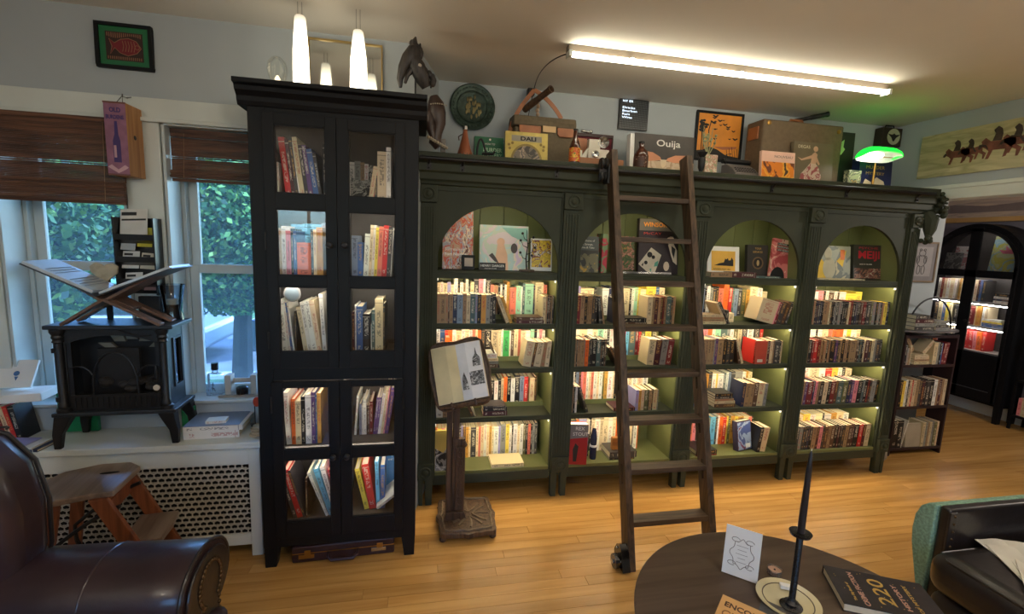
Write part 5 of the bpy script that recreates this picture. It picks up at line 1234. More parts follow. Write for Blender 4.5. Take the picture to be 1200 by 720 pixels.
for k in range(7):
    for s_ in (-1, 1): q.tube(bez((.221, 2.350, .13+.045*k), (.221+s_*.022, 2.348, .14+.045*k), (.221+s_*.006, 2.350, .165+.045*k), 5), .003, 5)
q.build('panel_carving', CARVE, st, smooth=True)
q = MB().box(.179, .246, 2.3665, 2.40, .055, .50).prism([(.14, .055), (.26, .055), (.245, .10), (.15, .10)], 2.335, 2.3515, 'y').tube([(.236, 2.345, .46), (.252, 2.34, .48), (.24, 2.345, .50)], .007, 6)
q.build('post_sleeve', CARVE, st, bevel=.002)
MB().box(.181, .215, 2.37, 2.395, .5005, .74).build('post', CARVE, st, bevel=.004)
q = MB().tube([(.165, 2.38, .70), (.155, 2.375, .76), (.19, 2.37, .80), (.215, 2.37, .78), (.225, 2.375, .73), (.19, 2.38, .70)], .02, 10).ball((.195, 2.36, .755), (.035, .02, .05))
q.build('carved_knuckle', CARVE, st, smooth=True)
# tilted rest: local frame rotated by roll (in picture plane) and lean
RT = Matrix.Translation((.205, 2.325, .875)) @ Matrix.Rotation(math.radians(-14), 4, 'Z') @ Matrix.Rotation(math.radians(-22), 4, 'X') @ Matrix.Rotation(math.radians(-14), 4, 'Y')
def wavy(hw, hh, n=48):
    o_ = []
    for i in range(n):
        a = 2*PI*i/n; c_, s_ = math.cos(a), math.sin(a); k = (abs(c_)**6+abs(s_)**6)**(-1/6)*(1+.03*math.cos(6*a)); o_.append((hw*k*c_, hh*k*s_))
    return o_
MB().prism(wavy(.150, .170), .006, .024, 'y', M=RT).build('book_rest', CARVE, st, bevel=.003)
q = MB().tube([(x_, .004, z_) for x_, z_ in wavy(.150, .170)], .007, 6, M=RT, closed=True).tube([(-.13, -.01, -.155), (0, -.028, -.162), (.13, -.01, -.155)], .009, 8, M=RT)
for s_ in (-.06, .06): q.tube([(s_, .0, -.168), (s_, -.035, -.168), (s_, -.04, -.14)], .005, 6, M=RT)
q.build('rest_rim', CARVE, st, smooth=True)
ob = thing('open_book', 'open illustrated book with cream page and line engravings on the carved lectern', 'book', (.205, 2.30, .875))
MB().prism([(-.130, -.004), (-.127, -.016), (-.05, -.022), (.0, -.010), (.05, -.022), (.128, -.016), (.131, -.004), (.0, .004)], -.142, .150, 'z', M=RT).build('page_block', PAPER, ob, bevel=.001)
RP = RT
MB().prism([(-.127, -.0165), (-.05, -.0225), (-.001, -.0107), (-.05, -.0235), (-.127, -.0175)], -.140, .148, 'z', M=RT).build('left_page', mat('cream_page', (206, 192, 150), .7), ob)
MB().prism([(.001, -.0105), (.05, -.0225), (.127, -.0165), (.127, -.0175), (.05, -.0240), (.001, -.0115)], -.140, .148, 'z', M=RT).build('right_page', mat('white_page', (226, 226, 226), .7), ob)
EN = art('engraving', [(20, 20, 22), (120, 120, 120), (30, 30, 32), (200, 200, 200), (40, 40, 40)], 60)
m = MB().prism([(.052, -.075), (.122, -.075), (.122, -.005), (.052, -.005)], -.0262, -.0250, 'y', M=RT).prism([(.008, -.09), (.04, -.09), (.035, -.04), (.025, .0), (.012, -.03)], -.0262, -.0230, 'y', M=RT).prism([(.075, .02), (.115, .02), (.118, .06), (.105, .08), (.10, .12), (.093, .08), (.078, .06)], -.0262, -.0250, 'y', M=RT)
m.build('engraving', EN, ob, kind='stuff')

# ------------------------------------------------------------------ blinds
def blind(label, x0, x1, zt, zb, y, folds, rn):
    t = thing('bamboo_blind', label, 'blind', ((x0+x1)/2, y, zt), group=None)
    MB().box(x0, x1, y-.004, y+.012, zt-.02, zt).build('head_rail', BAMBOO, t)
    q = MB(); z = zt-.0205; zf = zb+folds
    while z > zf:
        q.box(x0, x1, y-.0015+rn.uniform(0, .001), y+.0015, z-.0052, z); z -= .0056 if rn.random() > .06 else .0085
    q.build('slats', BAMBOO, t, kind='stuff')
    q = MB(); k = 0; z = zf
    while z > zb+.016:
        q.box(x0, x1, y-.022-.004*math.sin(k*1.7), y-.002, z-.005, z); z -= .0062; k += 1
        if k % 5 == 4: q.box(x0, x1, y-.028, y-.001, z-.003, z+.001); z -= .004
    q.build('folded_slats', BAMBOO, t, kind='stuff')
    MB().box(x0+.002, x1-.002, y-.010, y, zb, zb+.014).build('bottom_rail', BAMBOO, t)
    for f_ in (.12, .88):
        xx = x0+(x1-x0)*f_; MB().tube([(xx, y-.030, zb+.01), (xx, y-.006, zt-.02)], .0012, 5).build('cord', mat('tan_cord', (150, 120, 90), .8), t)
rn = random.Random(6)
blind('bamboo roll-up blind on the left window, partly see-through', -1.90, -1.302, 2.030, 1.655, 2.446, .10, rn)
blind('bamboo roll-up blind in the recess of the right window', -1.150, -.655, 2.020, 1.780, 2.525, .05, rn)

# ------------------------------------------------------------------ on the left wall
fp = thing('fish_picture', 'black-framed textile of a red fish on green mat, upper left wall', 'picture', (-1.29, 2.485, 2.25), rotz=0)
FM = mat('mat_green', (30, 110, 66), .6)
MB().box(-1.398, -1.178, 2.470, 2.489, 2.248, 2.262).box(-1.398, -1.178, 2.470, 2.489, 2.424, 2.438).box(-1.398, -1.384, 2.470, 2.489, 2.262, 2.424).box(-1.192, -1.178, 2.470, 2.489, 2.262, 2.424).build('frame', BLACK, fp, bevel=.002)
MB().box(-1.384, -1.192, 2.480, 2.488, 2.262, 2.424).build('mount', FM, fp)
MB().box(-1.360, -1.216, 2.4785, 2.4798, 2.284, 2.402).build('textile', mat('textile_dark', (58, 40, 34), .8), fp)
RS = mat('textile_tan', (150, 106, 80), .8)
q = MB()
for k in range(17):
    if k % 1 == 0: q.box(-1.354+k*.008, -1.3508+k*.008, 2.4776, 2.4784, 2.382-.006*math.sin(k*.4), 2.398).box(-1.354+k*.008, -1.3508+k*.008, 2.4776, 2.4784, 2.288, 2.300)
q.build('stitched_rays', RS, fp, kind='stuff')
fish = [(-1.345, 2.372), (-1.325, 2.355), (-1.30, 2.372), (-1.27, 2.378), (-1.24, 2.368), (-1.222, 2.340), (-1.24, 2.318), (-1.275, 2.305), (-1.305, 2.315), (-1.325, 2.335), (-1.343, 2.308), (-1.335, 2.34)]
MB().prism(fish, 2.4770, 2.4782, 'y').build('fish_applique', mat('fish_red', (116, 36, 44), .8), fp)
q = MB().tube([(a, 2.4766, b) for a, b in fish], .0016, 5, closed=True)
for k in range(5): q.tube([(-1.295+k*.011, 2.4766, 2.322), (-1.290+k*.011, 2.4766, 2.345), (-1.294+k*.011, 2.4766, 2.366)], .0013, 5)
q.tube([(a, 2.4766, b) for a, b in circ(-1.238, 2.343, .009, 10)], .0013, 5, closed=True)
q.build('fish_outline', RS, fp)
# wine box sign hung on a hook
wb = thing('wine_box', 'hanging pine wine box with purple painted bottle front, between the windows', 'box', (-1.276, 2.40, 1.775), rotz=0)
PINE = wood('pine_wood', (150, 100, 56), (190, 138, 84), 'z', .5, 4, .05)
MB().box(-1.318, -1.234, 2.352, 2.468, 1.776, 2.078).build('box_body', PINE, wb, bevel=.0015)
MB().box(-1.3165, -1.2355, 2.3500, 2.3518, 1.782, 2.072).build('painted_front', mat('mauve_print', (142, 96, 120), .6, var=.2, scale=25), wb)
MB().box(-1.318, -1.234, 2.3485, 2.3518, 2.073, 2.079).box(-1.318, -1.234, 2.3485, 2.3518, 1.776, 1.782).build('front_strip', mat('rust_trim', (110, 66, 58), .6), wb)
PUR = mat('purple_ink', (66, 48, 108), .6)
text(wb, 'OLD', -.020, .262, .026, PUR, y=-.0508, width=.042, bold=.0008); text(wb, 'BURDENS', -.034, .234, .022, PUR, y=-.0508, width=.066, bold=.0008)
MB().prism([(-1.290, 1.83), (-1.262, 1.83), (-1.262, 1.92), (-1.268, 1.945), (-1.270, 2.0), (-1.280, 2.0), (-1.282, 1.945), (-1.290, 1.92)], 2.3492, 2.3500, 'y').build('bottle_print', PUR, wb)
MB().prism([(-1.287, 1.85), (-1.278, 1.85), (-1.278, 1.90), (-1.287, 1.90)], 2.3484, 2.3491, 'y').build('label_print', mat('print_pink', (196, 160, 170), .6), wb)
MB().prism([(-1.315, 1.81), (-1.30, 1.82), (-1.276, 1.80), (-1.25, 1.82), (-1.237, 1.81), (-1.25, 1.80), (-1.276, 1.785), (-1.30, 1.80)], 2.3484, 2.3491, 'y').build('scroll_print', mat('print_pink', (196, 160, 170), .6), wb)
MB().lathe([(.00001, .0012), (.008, .001), (.010, 0)], (-1.2338, 2.405, 1.945), 16, axis='x').build('side_knob', IRON, wb)
q = MB().tube([(-1.30, 2.40, 2.079), (-1.285, 2.43, 2.125), (-1.27, 2.40, 2.079)], .0016, 5)
q.build('wire', IRON, wb)
hk = thing('wall_hook', 'small metal wall hook holding the hanging pine box', 'hook', (-1.285, 2.47, 2.13))
MB().tube([(-1.285, 2.489, 2.125), (-1.285, 2.435, 2.122), (-1.285, 2.43, 2.132)], .003, 6).lathe([(.009, 0), (.009, .003)], (-1.285, 2.4855, 2.125), 12, axis='y').tube([(-1.285, 2.46, 2.124), (-1.262, 2.452, 2.126)], .0025, 6).build('hook', CHROME, hk, smooth=True)
# postcard rack on the post between the windows
cr = thing('card_rack', 'black wall rack of leaflets and cards between the two windows', 'rack', (-1.26, 2.44, 1.16), rotz=0)
MB().box(-1.190, -1.184, 2.40, 2.472, 1.25, 1.60).box(-1.348, -1.342, 2.40, 2.472, 1.25, 1.60).box(-1.342, -1.190, 2.466, 2.472, 1.25, 1.60).build('rack_frame', PLASTICK, cr, bevel=.001)
for z_ in (1.27, 1.37, 1.47): MB().prism([(2.465, z_), (2.40, z_+.03), (2.398, z_+.055), (2.402, z_+.055), (2.404, z_+.033), (2.465, z_+.006)], -1.3415, -1.1905, 'x').build('tray', PLASTICK, cr)
cards = [('white', 1.55, -1.335, -1.225, .12, (214, 212, 206)), ('yellow', 1.50, -1.27, -1.21, .09, (190, 180, 60)), ('grey', 1.485, -1.338, -1.28, .075, (170, 176, 180)), ('black', 1.49, -1.24, -1.195, .08, (50, 50, 54)), ('white', 1.40, -1.338, -1.27, .08, (206, 206, 204)), ('cream', 1.40, -1.265, -1.205, .075, (200, 194, 176)), ('white', 1.30, -1.33, -1.26, .08, (200, 204, 206)), ('rose', 1.30, -1.255, -1.20, .07, (186, 150, 150))]
for i_, (nm_, z_, a_, b_, h_, c_) in enumerate(cards):
    t = thing('leaflet', '%s leaflet %s in the wall rack between the windows' % (nm_, ['standing at the very top', 'in the top tray', 'at left of the top tray', 'at right of the top tray', 'at left of the middle tray', 'at right of the middle tray', 'at left of the bottom tray', 'at right of the bottom tray'][i_]), 'leaflet', (a_, 2.43, z_-.03), rx=-.25, ry=.06*(i_ % 3-1))
    MB().box(0, b_-a_, 0, .0015, 0, h_).build('sheet', mat('leaf_%s' % nm_, c_, .7), t, local=True)
    shapes(t, 'print', [[(.006, h_*.55), (b_-a_-.006, h_*.55), (b_-a_-.006, h_*.62), (.006, h_*.62)], [(.006, h_*.75), ((b_-a_)*.6, h_*.75), ((b_-a_)*.6, h_*.88), (.006, h_*.88)]], mat('print_charcoal', (40, 40, 40), .5), -.0007)

# ------------------------------------------------------------------ electric stove on the ledge
LZ = .5855
sv_ = thing('stove_heater', 'black cast electric stove heater with arched grille on white ledge', 'stove', (-1.32, 2.42, LZ), rotz=math.radians(2))
hw, y0_, y1_ = .207, -.13, .018
B0, B1 = .165, .53      # body bottom / top above ledge
MB().box(-hw-.03, hw+.035, y0_-.03, y1_+.026, B1, B1+.018).build('top_plate', IRONG, sv_, local=True, bevel=.004)
MB().box(-hw-.025, hw+.03, y0_-.035, y1_+.026, B0-.018, B0).build('base_plate', IRONG, sv_, local=True, bevel=.004)
q = MB().box(-hw, -hw+.012, y0_, y1_, B0, B1).box(-hw, hw, y1_-.012, y1_, B0, B1)
# right side with window opening
q.box(hw-.012, hw, y0_, y0_+.05, B0, B1).box(hw-.012, hw, y1_-.03, y1_, B0, B1).box(hw-.012, hw, y0_+.05, y1_-.03, B0, B0+.09).box(hw-.012, hw, y0_+.05, y1_-.03, B1-.06, B1)
q.box(hw-.0005, hw+.006, y0_+.042, y0_+.05, B0+.082, B1-.052).box(hw-.0005, hw+.006, y1_-.03, y1_-.022, B0+.082, B1-.052).box(hw-.0005, hw+.006, y0_+.05, y1_-.03, B0+.082, B0+.09).box(hw-.0005, hw+.006, y0_+.05, y1_-.03, B1-.06, B1-.052)
q.build('body', IRONG, sv_, local=True)
MB().box(hw-.009, hw-.006, y0_+.05, y1_-.03, B0+.09, B1-.06).build('side_glass', pane('stove_glass', (.25, .28, .3), 1.2), sv_, local=True)
MB().box(-hw+.012, hw-.012, y1_-.03, y1_-.013, B0, B1).build('fire_back', mat('soot', (30, 30, 32), .8), sv_, local=True)
# front: lower grille, upper frame with ogee arch, columns
q = MB().box(-hw+.02, hw-.02, y0_-.004, y0_+.012, B0, B0+.07)
arch = [(-hw+.02, B1), (-hw+.02, B1-.055)]+[(-hw+.02+(2*hw-.04)*i/16, B1-.075+.045*math.sin(PI*i/16)**.8) for i in range(17)]+[(hw-.02, B1-.055), (hw-.02, B1)]
q.prism(arch, y0_-.004, y0_+.012, 'y').box(-hw+.02, -hw+.05, y0_-.002, y0_+.012, B0+.07, B1-.05).box(hw-.05, hw-.02, y0_-.002, y0_+.012, B0+.07, B1-.05)
dr = q.build('door', IRON, sv_, local=True, bevel=.001)
q = MB()
for k in range(16): q.box(-hw+.045+k*.0205, -hw+.053+k*.0205, y0_-.008, y0_-.0035, B0+.012, B0+.058)
q.tube([(hw-.06, y0_-.006, B1-.03), (.1, y0_-.008, B1-.035), (.03, y0_-.008, B1-.008)], .003, 6)
q.build('grille_bars', IRON, sv_, local=True, kind='stuff')
q = MB().tube([(-.085+.085*(1-math.cos(PI*i/14)), y0_-.005, B0+.07+.19*math.sin(PI*i/14)**.7) for i in range(15)], .005, 8)
for s_ in (-1, 1): q.tube(bez((s_*.085, y0_-.005, B0+.16), (s_*.11, y0_-.005, B0+.215), (s_*.165, y0_-.005, B0+.19), 6), .004, 6)
q.tube([(-hw+.03, y0_-.004, B0+.07), (-hw+.03, y0_-.004, B1-.06)], .004, 6)
q.build('arched_tracery', IRON, sv_, local=True, smooth=True)
for x_ in (-hw+.012, hw-.012):
    MB().lathe([(.026, B0), (.026, B0+.015), (.019, B0+.02), (.019, B0+.04), (.016, B0+.045), (.016, B1-.06), (.021, B1-.055), (.017, B1-.045), (.022, B1-.035), (.019, B1-.025), (.026, B1-.012), (.026, B1)], (x_, y0_-.012, 0), 20).build('column', IRON, sv_, local=True, smooth=True)
MB().box(-.09, .07, y0_+.05, y0_+.07, B0+.09, B1-.10).build('fire_screen', mat('soot', (30, 30, 32), .8), sv_, local=True)
q = MB(); rn = random.Random(3)
for a_ in (-.9, -.45, 0, .45, .9): q.prism([(.03+.11*math.sin(a_)-.022, B0+.20+.10*math.cos(a_)), (.03+.11*math.sin(a_)+.022, B0+.20+.10*math.cos(a_)), (.03+.14*math.sin(a_)+.025, B0+.20+.135*math.cos(a_)), (.03+.14*math.sin(a_)-.025, B0+.20+.135*math.cos(a_))], y0_+.085, y0_+.10, 'y')
q.build('firebrick', mat('ash_brick', (120, 116, 104), .9), sv_, local=True, kind='stuff')
q = MB()
for k in range(16): q.ball((rn.uniform(-.14, .15), y0_+.05+rn.uniform(-.02, .04), B0+.085+rn.uniform(0, .035)), (rn.uniform(.02, .035), .022, .018), 8, 6)
q.build('coals', mat('coal', (46, 42, 40), .9, var=.4, scale=40, bump=.6), sv_, local=True, smooth=True, kind='stuff')
lt = MB().lathe([(.006, 0), (.008, .01), (.006, .05), (.004, .06)], (hw-.035, y0_-.035, B0+.145), 10).build('latch', IRON, sv_, local=True, smooth=True)
MB().lathe([(.013, -.003), (.013, .003)], (hw-.035, y0_-.040, B0+.105), 18, axis='y', M=Matrix.Scale(1, 4)).build('price_tag', mat('print_page', (206, 196, 178), .6), sv_, local=True)
MB().box(-hw-.005, -hw+.01, y0_-.03, y0_, B1-.10, B1-.08).box(-hw-.005, -hw+.01, y0_-.03, y0_, B0+.05, B0+.07).build('hinge', IRON, sv_, local=True, kind='stuff')
for sx in (-1, 1):
    for sy in (-1, 1):
        pts = [(sx*.195, -.055+sy*.080, B0-.018), (sx*.205, -.055+sy*.086, B0-.05), (sx*.222, -.055+sy*.090, B0-.10), (sx*.225, -.055+sy*.092, .0)]
        q = MB(); w_ = [.032, .026, .018, .013]; vs = []; fs = []
        for (x_, y_, z_), r_4 in zip(pts, w_): vs += [(x_-r_4, y_-r_4*.8, z_), (x_+r_4, y_-r_4*.8, z_), (x_+r_4, y_+r_4*.8, z_), (x_-r_4, y_+r_4*.8, z_)]
        for i in range(3):
            for k in range(4): fs.append((i*4+k, i*4+(k+1) % 4, i*4+4+(k+1) % 4, i*4+4+k))
        fs += [(0, 1, 2, 3), (12, 13, 14, 15)]
        q.add(vs, fs).build('leg', IRON, sv_, local=True, bevel=.003)
STZ = LZ+B1+.0185
# folding book stand (X shape) with an open book
rh = thing('folding_book_stand', 'carved wooden X-shaped folding book stand on black stove', 'stand', (-1.36, 2.36, STZ))
def slab(p0, p1, th, y0, y1, m_=None):
    a = Vector((p0[0], 0, p0[1])); b = Vector((p1[0], 0, p1[1])); d = (b-a).normalized(); n = Vector((-d.z, 0, d.x))*th/2
    m = m_ or MB()
    return m.prism([((a-n).x, (a-n).z), ((b-n).x, (b-n).z), ((b+n).x, (b+n).z), ((a+n).x, (a+n).z)], y0, y1, 'y')
# leg halves, cut away at the foot
CW = wood('stand_wood', (84, 60, 48), (136, 104, 86), 'x', .45, 9, .05, bump=.6)
VX, VZ = -1.372, STZ+.125
for s_, px in ((1, -1.535), (-1, -1.165)):
    m = slab((VX, VZ-.01), (px, STZ+.006), .012, 2.235, 2.275); m = slab((VX, VZ-.01), (px, STZ+.006), .012, 2.335, 2.375, m)
    slab((VX, VZ-.01), ((VX*.55+px*.45), VZ*.55+(STZ+.006)*.45), .012, 2.2751, 2.3349, m)
    m.build('leg', CW, rh, bevel=.002)
slab((VX-.01, VZ-.012), (-1.545, STZ+.225), .012, 2.235, 2.375).build('leaf', CW, rh, bevel=.002)
slab((VX+.01, VZ-.012), (-1.175, STZ+.225), .012, 2.235, 2.375).build('leaf', CW, rh, bevel=.002)
ob = thing('open_book', 'large open book with glossy white pages on the X-shaped stand', 'book', (-1.372, 2.36, STZ+.15))
m = slab((VX, VZ+.010), (-1.625, STZ+.262), .004, 2.195, 2.382); m = slab((VX, VZ+.010), (-1.085, STZ+.258), .004, 2.195, 2.382, m)
m.build('cover', mat('slate_cover2', (60, 66, 74), .4), ob)
slab((VX-.012, VZ+.026), (-1.620, STZ+.268), .013, 2.20, 2.378).build('page_block', mat('glossy_pages', (196, 204, 212), .25, coat=.3), ob, bevel=.002)
slab((VX+.010, VZ+.022), (-1.095, STZ+.262), .011, 2.20, 2.378).build('page_block', mat('glossy_pages', (196, 204, 212), .25, coat=.3), ob, bevel=.002)
for k in range(9):
    t_ = .16+.07*k
    if k in (4, 5): continue
    p_ = Vector((VX-.012, 0, VZ+.026)).lerp(Vector((-1.620, 0, STZ+.268)), t_)+Vector((.0035, 0, .0068))
    MB().tube([(p_.x, 2.215, p_.z), (p_.x, 2.36, p_.z)], .0011, 4).build('text_line', mat('faint_print', (120, 134, 150), .6), ob)
m = MB(); a_ = math.atan2((STZ+.268)-(VZ+.026), -1.620-(VX-.012)); TM = Matrix.Translation((-1.50, 2.35, STZ+.21)) @ Matrix.Rotation(-a_, 4, 'Y') @ Matrix.Identity(4)
rh.location.x += .06; ob.location.x += .06
hb = thing('heart_dish', 'pale stone heart-shaped dish leaning behind the open book', 'dish', (-1.385, 2.392, STZ+.155))
heart = [(.0, -.045), (.05, .0), (.055, .03), (.035, .045), (.01, .04), (.0, .03), (-.01, .04), (-.035, .045), (-.055, .03), (-.05, .0)]
MB().prism(heart, -.006, .006, 'y', M=Matrix.Translation((0, 0, .06))).build('dish', mat('sandstone', (176, 164, 140), .8, var=.2, scale=30), hb, local=True, bevel=.002)
MB().box(-.01, .01, .008, .02, -.154, .06).build('prop', IRON, hb, local=True)
cg = thing('hurricane_candle', 'glass hurricane holder with white candle on stove, right of book stand', 'candle', (-1.138, 2.425, STZ))
MB().lathe([(.044, 0), (.040, .03), (.038, .06), (.046, .12), (.054, .165), (.052, .165), (.044, .12), (.036, .06), (.038, .03), (.042, .004)], (-1.138, 2.425, STZ+.0005), 28).build('glass_sleeve', pane('smoke_glass', (.75, .8, .85), 1.5), cg, smooth=True)
MB().lathe([(.035, .003), (.034, .07), (.034, .071), (.00001, .072)], (-1.138, 2.425, STZ), 24).build('dark_filling', mat('coffee_beans', (52, 38, 26), .6, var=.4, scale=60, bump=.8), cg, smooth=True)
MB().lathe([(.024, .0725), (.024, .096), (.00001, .095)], (-1.138, 2.425, STZ), 24).build('candle_wax', mat('wax', (222, 208, 180), .5), cg, smooth=True)
bk2 = thing('black_binder', 'black box file standing behind the folding stand on the stove', 'box', (-1.24, 2.49, STZ))
MB().box(-1.29, -1.20, 2.446, 2.470, STZ, STZ+.105).build('box_body', PLASTICK, bk2, bevel=.003)

# ------------------------------------------------------------------ books, bottle and crate on the ledge
stack('white ledge right of stove', -1.072, 2.305, LZ, [('w', .235, .036, .24), ('w', .25, .024, .25), ('B', .235, .004, .235)], rz=math.radians(2))
stack('white booklet pile, right end of the ledge', -.985, 2.325, LZ+.0645, [('w', .085, .014, .055)], rz=.1)
wbx = thing('bottle', 'clear square bottle with black cap on the right window sill', 'bottle', (-1.028, 2.562, .7155))
MB().prism([(-1.066, 2.535), (-.990, 2.535), (-.990, 2.590), (-1.066, 2.590)], .716, .830, 'z').build('glass_body', pane('bottle_glass', (.85, .92, .95), 1.6, haze=.12, hazecol=(.8, .88, .95)), wbx, bevel=.010)
MB().lathe([(.014, .830), (.013, .850)], (-1.028, 2.562, 0), 18).build('neck', pane('bottle_glass', (.85, .92, .95), 1.6), wbx, smooth=True)
MB().lathe([(.0165, .8505), (.0165, .885), (.00001, .886)], (-1.028, 2.562, 0), 18).build('cap', PLASTICK, wbx, smooth=True)
q = MB()
for a_, b_, c_, d_ in ((-.006, .78, .006, .775), (0, .79, -.002, .75), (-.008, .762, .007, .758), (.003, .758, .010, .745)): q.tube([(-1.028+a_, 2.533, b_), (-1.028+c_, 2.533, d_)], .0016, 5)
q.build('ink_character', INKK, wbx)
wc = thing('wooden_crate', 'small white slatted wooden crate holding a black jar, right window sill', 'crate', (-.905, 2.56, .7155))
for x_ in (-.975, -.855): MB().box(x_, x_+.028, 2.535, 2.59, .716, .825).build('side_slat', mat('whitewash', (186, 180, 170), .7), wc, bevel=.002)
MB().box(-.947, -.855, 2.572, 2.582, .775, .80).build('rail', mat('whitewash', (186, 180, 170), .7), wc, bevel=.002)
MB().box(-1.0, -.80, 2.515, 2.5345, .716, .724).build('foot', mat('whitewash_grey', (150, 140, 126), .7), wc)
jr = thing('jar', 'short black jar inside the white wooden crate on the sill', 'jar', (-.90, 2.555, .7155))
MB().lathe([(.026, 0), (.028, .004), (.028, .04), (.020, .045), (.00001, .046)], (-.90, 2.553, .716), 22).build('jar_body', mat('dark_jar', (30, 30, 34), .2), jr, smooth=True)
rd = thing('red_figurine', 'small orange-red figurine on a thin stand beside the black cabinet', 'ornament', (-.80, 2.45, LZ))
MB().ball((-.80, 2.45, LZ+.125), (.018, .012, .026)).build('figure', mat('vermilion', (206, 70, 36), .4), rd, smooth=True)
MB().tube([(-.81, 2.45, LZ), (-.81, 2.45, LZ+.10), (-.80, 2.45, LZ+.125)], .0025, 6).lathe([(.02, 0), (.02, .003)], (-.81, 2.45, LZ+.0005), 12).build('stand', IRON, rd)
cn = thing('coin_pile', 'small pile of pale round discs at the right end of the ledge', 'discs', (-.765, 2.33, LZ))
for k in range(4): MB().lathe([(.03, 0), (.03, .009)], (-.768+.006*(k % 2), 2.33+.01*k, LZ+.0005+k*.0095), 18).build('disc', mat('pale_disc2', (186, 168, 140), .6), cn, bevel=.001)
gbx = thing('green_glass_block', 'green translucent glass block behind the stove, by the right window', 'block', (-1.10, 2.46, LZ))
MB().box(-1.145, -1.085, 2.452, 2.48, LZ, LZ+.11).build('block', mat('emerald_glass', (30, 130, 80), .1, coat=.5), gbx, bevel=.006)
gb2 = thing('green_box', 'bright green folder standing behind the left of the stove', 'folder', (-1.50, 2.46, LZ))
MB().box(-1.66, -1.50, 2.455, 2.475, LZ, LZ+.19).build('folder', mat('emerald_glass2', (20, 132, 84), .4), gb2, bevel=.003)
# upright books at far left with a white box on them
row('left end of white ledge', -1.93, 2.37, LZ, .165, 'k30 t22<14 T26<12 R22<12 T22<12 r20<12 k26<10', sc=.00085, D=.10)
wx = thing('white_box', 'shallow white tray lying across the upright books at left end of ledge', 'tray', (-1.79, 2.42, LZ+.178), rotz=.05, ry=-.04)
MB().box(-.13, .13, -.06, .07, 0, .038).build('tray', WHITE, wx, local=True, bevel=.004)
bf = faced('white booklet with a small blue drawing, leaning above the white tray', 'booklet', -1.90, 2.43, LZ+.225, .16, .13, .012, WHITE, 30, pages=False, name='booklet')
shapes(bf, 'drawing', [circ(.09, .065, .012, 10), [(.085, .05), (.10, .05), (.095, .03)]], mat('print_blue', (70, 110, 160), .5), -.0011)
stack('at left end of ledge, before upright books', -1.86, 2.262, LZ, [('n', .26, .012, .10), ('w', .24, .008, .10), ('l', .20, .004, .10)], rz=-.1)
BOOKS[-1]['label'] = 'lavender and pink booklet lying on top of its pile, left end of ledge'

# ------------------------------------------------------------------ step stool
ss = thing('step_stool', 'old wooden two-step stool in front of the radiator cover', 'stool', (-1.30, 2.09, 0), rotz=math.radians(8))
seat = [(-.20, -.12), (-.14, -.16), (.04, -.115), (.10, -.115), (.115, .10), (.06, .155), (-.05, .165), (-.16, .12), (-.20, .04)]
MB().prism(seat, .492, .516, 'z').build('seat', STOOLT, ss, local=True, bevel=.005)
MB().prism([(x_, y_) for x_, y_ in circ(.02, .06, .035, 14, rz=.009)], .5162, .5172, 'z').build('hand_slot', DARK, ss, local=True)  # shade of the slot drawn as a near-black patch on the seat
def bar(p0, p1, wx, wy, m=None):
    a, b = Vector(p0), Vector(p1); m = m or MB()
    vs = [(a.x-wx, a.y-wy, a.z), (a.x+wx, a.y-wy, a.z), (a.x+wx, a.y+wy, a.z), (a.x-wx, a.y+wy, a.z), (b.x-wx, b.y-wy, b.z), (b.x+wx, b.y-wy, b.z), (b.x+wx, b.y+wy, b.z), (b.x-wx, b.y+wy, b.z)]
    return m.add(vs, [(0, 1, 2, 3), (4, 5, 6, 7), (0, 1, 5, 4), (1, 2, 6, 5), (2, 3, 7, 6), (3, 0, 4, 7)])
for y_ in (-.115, .115):
    bar((.05, y_, .4915), (.27, y_, 0), .030, .011).build('front_rail', STOOLW, ss, local=True, bevel=.002)
    bar((-.10, y_*.8, .4915), (-.17, y_*1.05, 0), .022, .010).build('rear_leg', STOOLW, ss, local=True, bevel=.002)
    q = MB().tube(bez((.11, y_*.84, .44), (.0, y_*.84, .40), (-.13, y_*.84, .28), 8)+bez((-.13, y_*.84, .28), (-.14, y_*.84, .2), (-.10, y_*.84, .12), 5)[1:], .008, 6)
    q.build('metal_brace', IRON, ss, local=True, smooth=True)
MB().prism([(.10, -.104), (.245, -.104), (.255, .0), (.245, .104), (.10, .104)], .262, .284, 'z').build('step', STOOLT, ss, local=True, bevel=.004)
MB().box(-.145, -.125, -.10, .10, .10, .14).build('stretcher', STOOLW, ss, local=True, bevel=.002)
MB().box(.06, .075, -.104, .104, .40, .46).build('apron', STOOLW, ss, local=True, bevel=.002)

# ------------------------------------------------------------------ leather wing chair (left)
wc_ = thing('leather_armchair', 'oxblood leather wing armchair with nailhead scroll arm, lower left', 'armchair', (-1.035, 1.17, 0), rotz=math.radians(-4))
def blob(m, c, r, **k): return m.ball(c, r, **k)
def rounded(x0, x1, y0, y1, z0, z1, b, n=3):
    return MB().box(x0, x1, y0, y1, z0, z1), b
def cushion(name, x0, x1, y0, y1, z0, z1, b, parent, material, M=None):
    m = MB(); m.box(x0, x1, y0, y1, z0, z1, M=M); o = m.build(name, material, parent, local=True, smooth=True)
    md = o.modifiers.new('bevel', 'BEVEL'); md.width = b; md.segments = 6; md.limit_method = 'NONE'
    return o
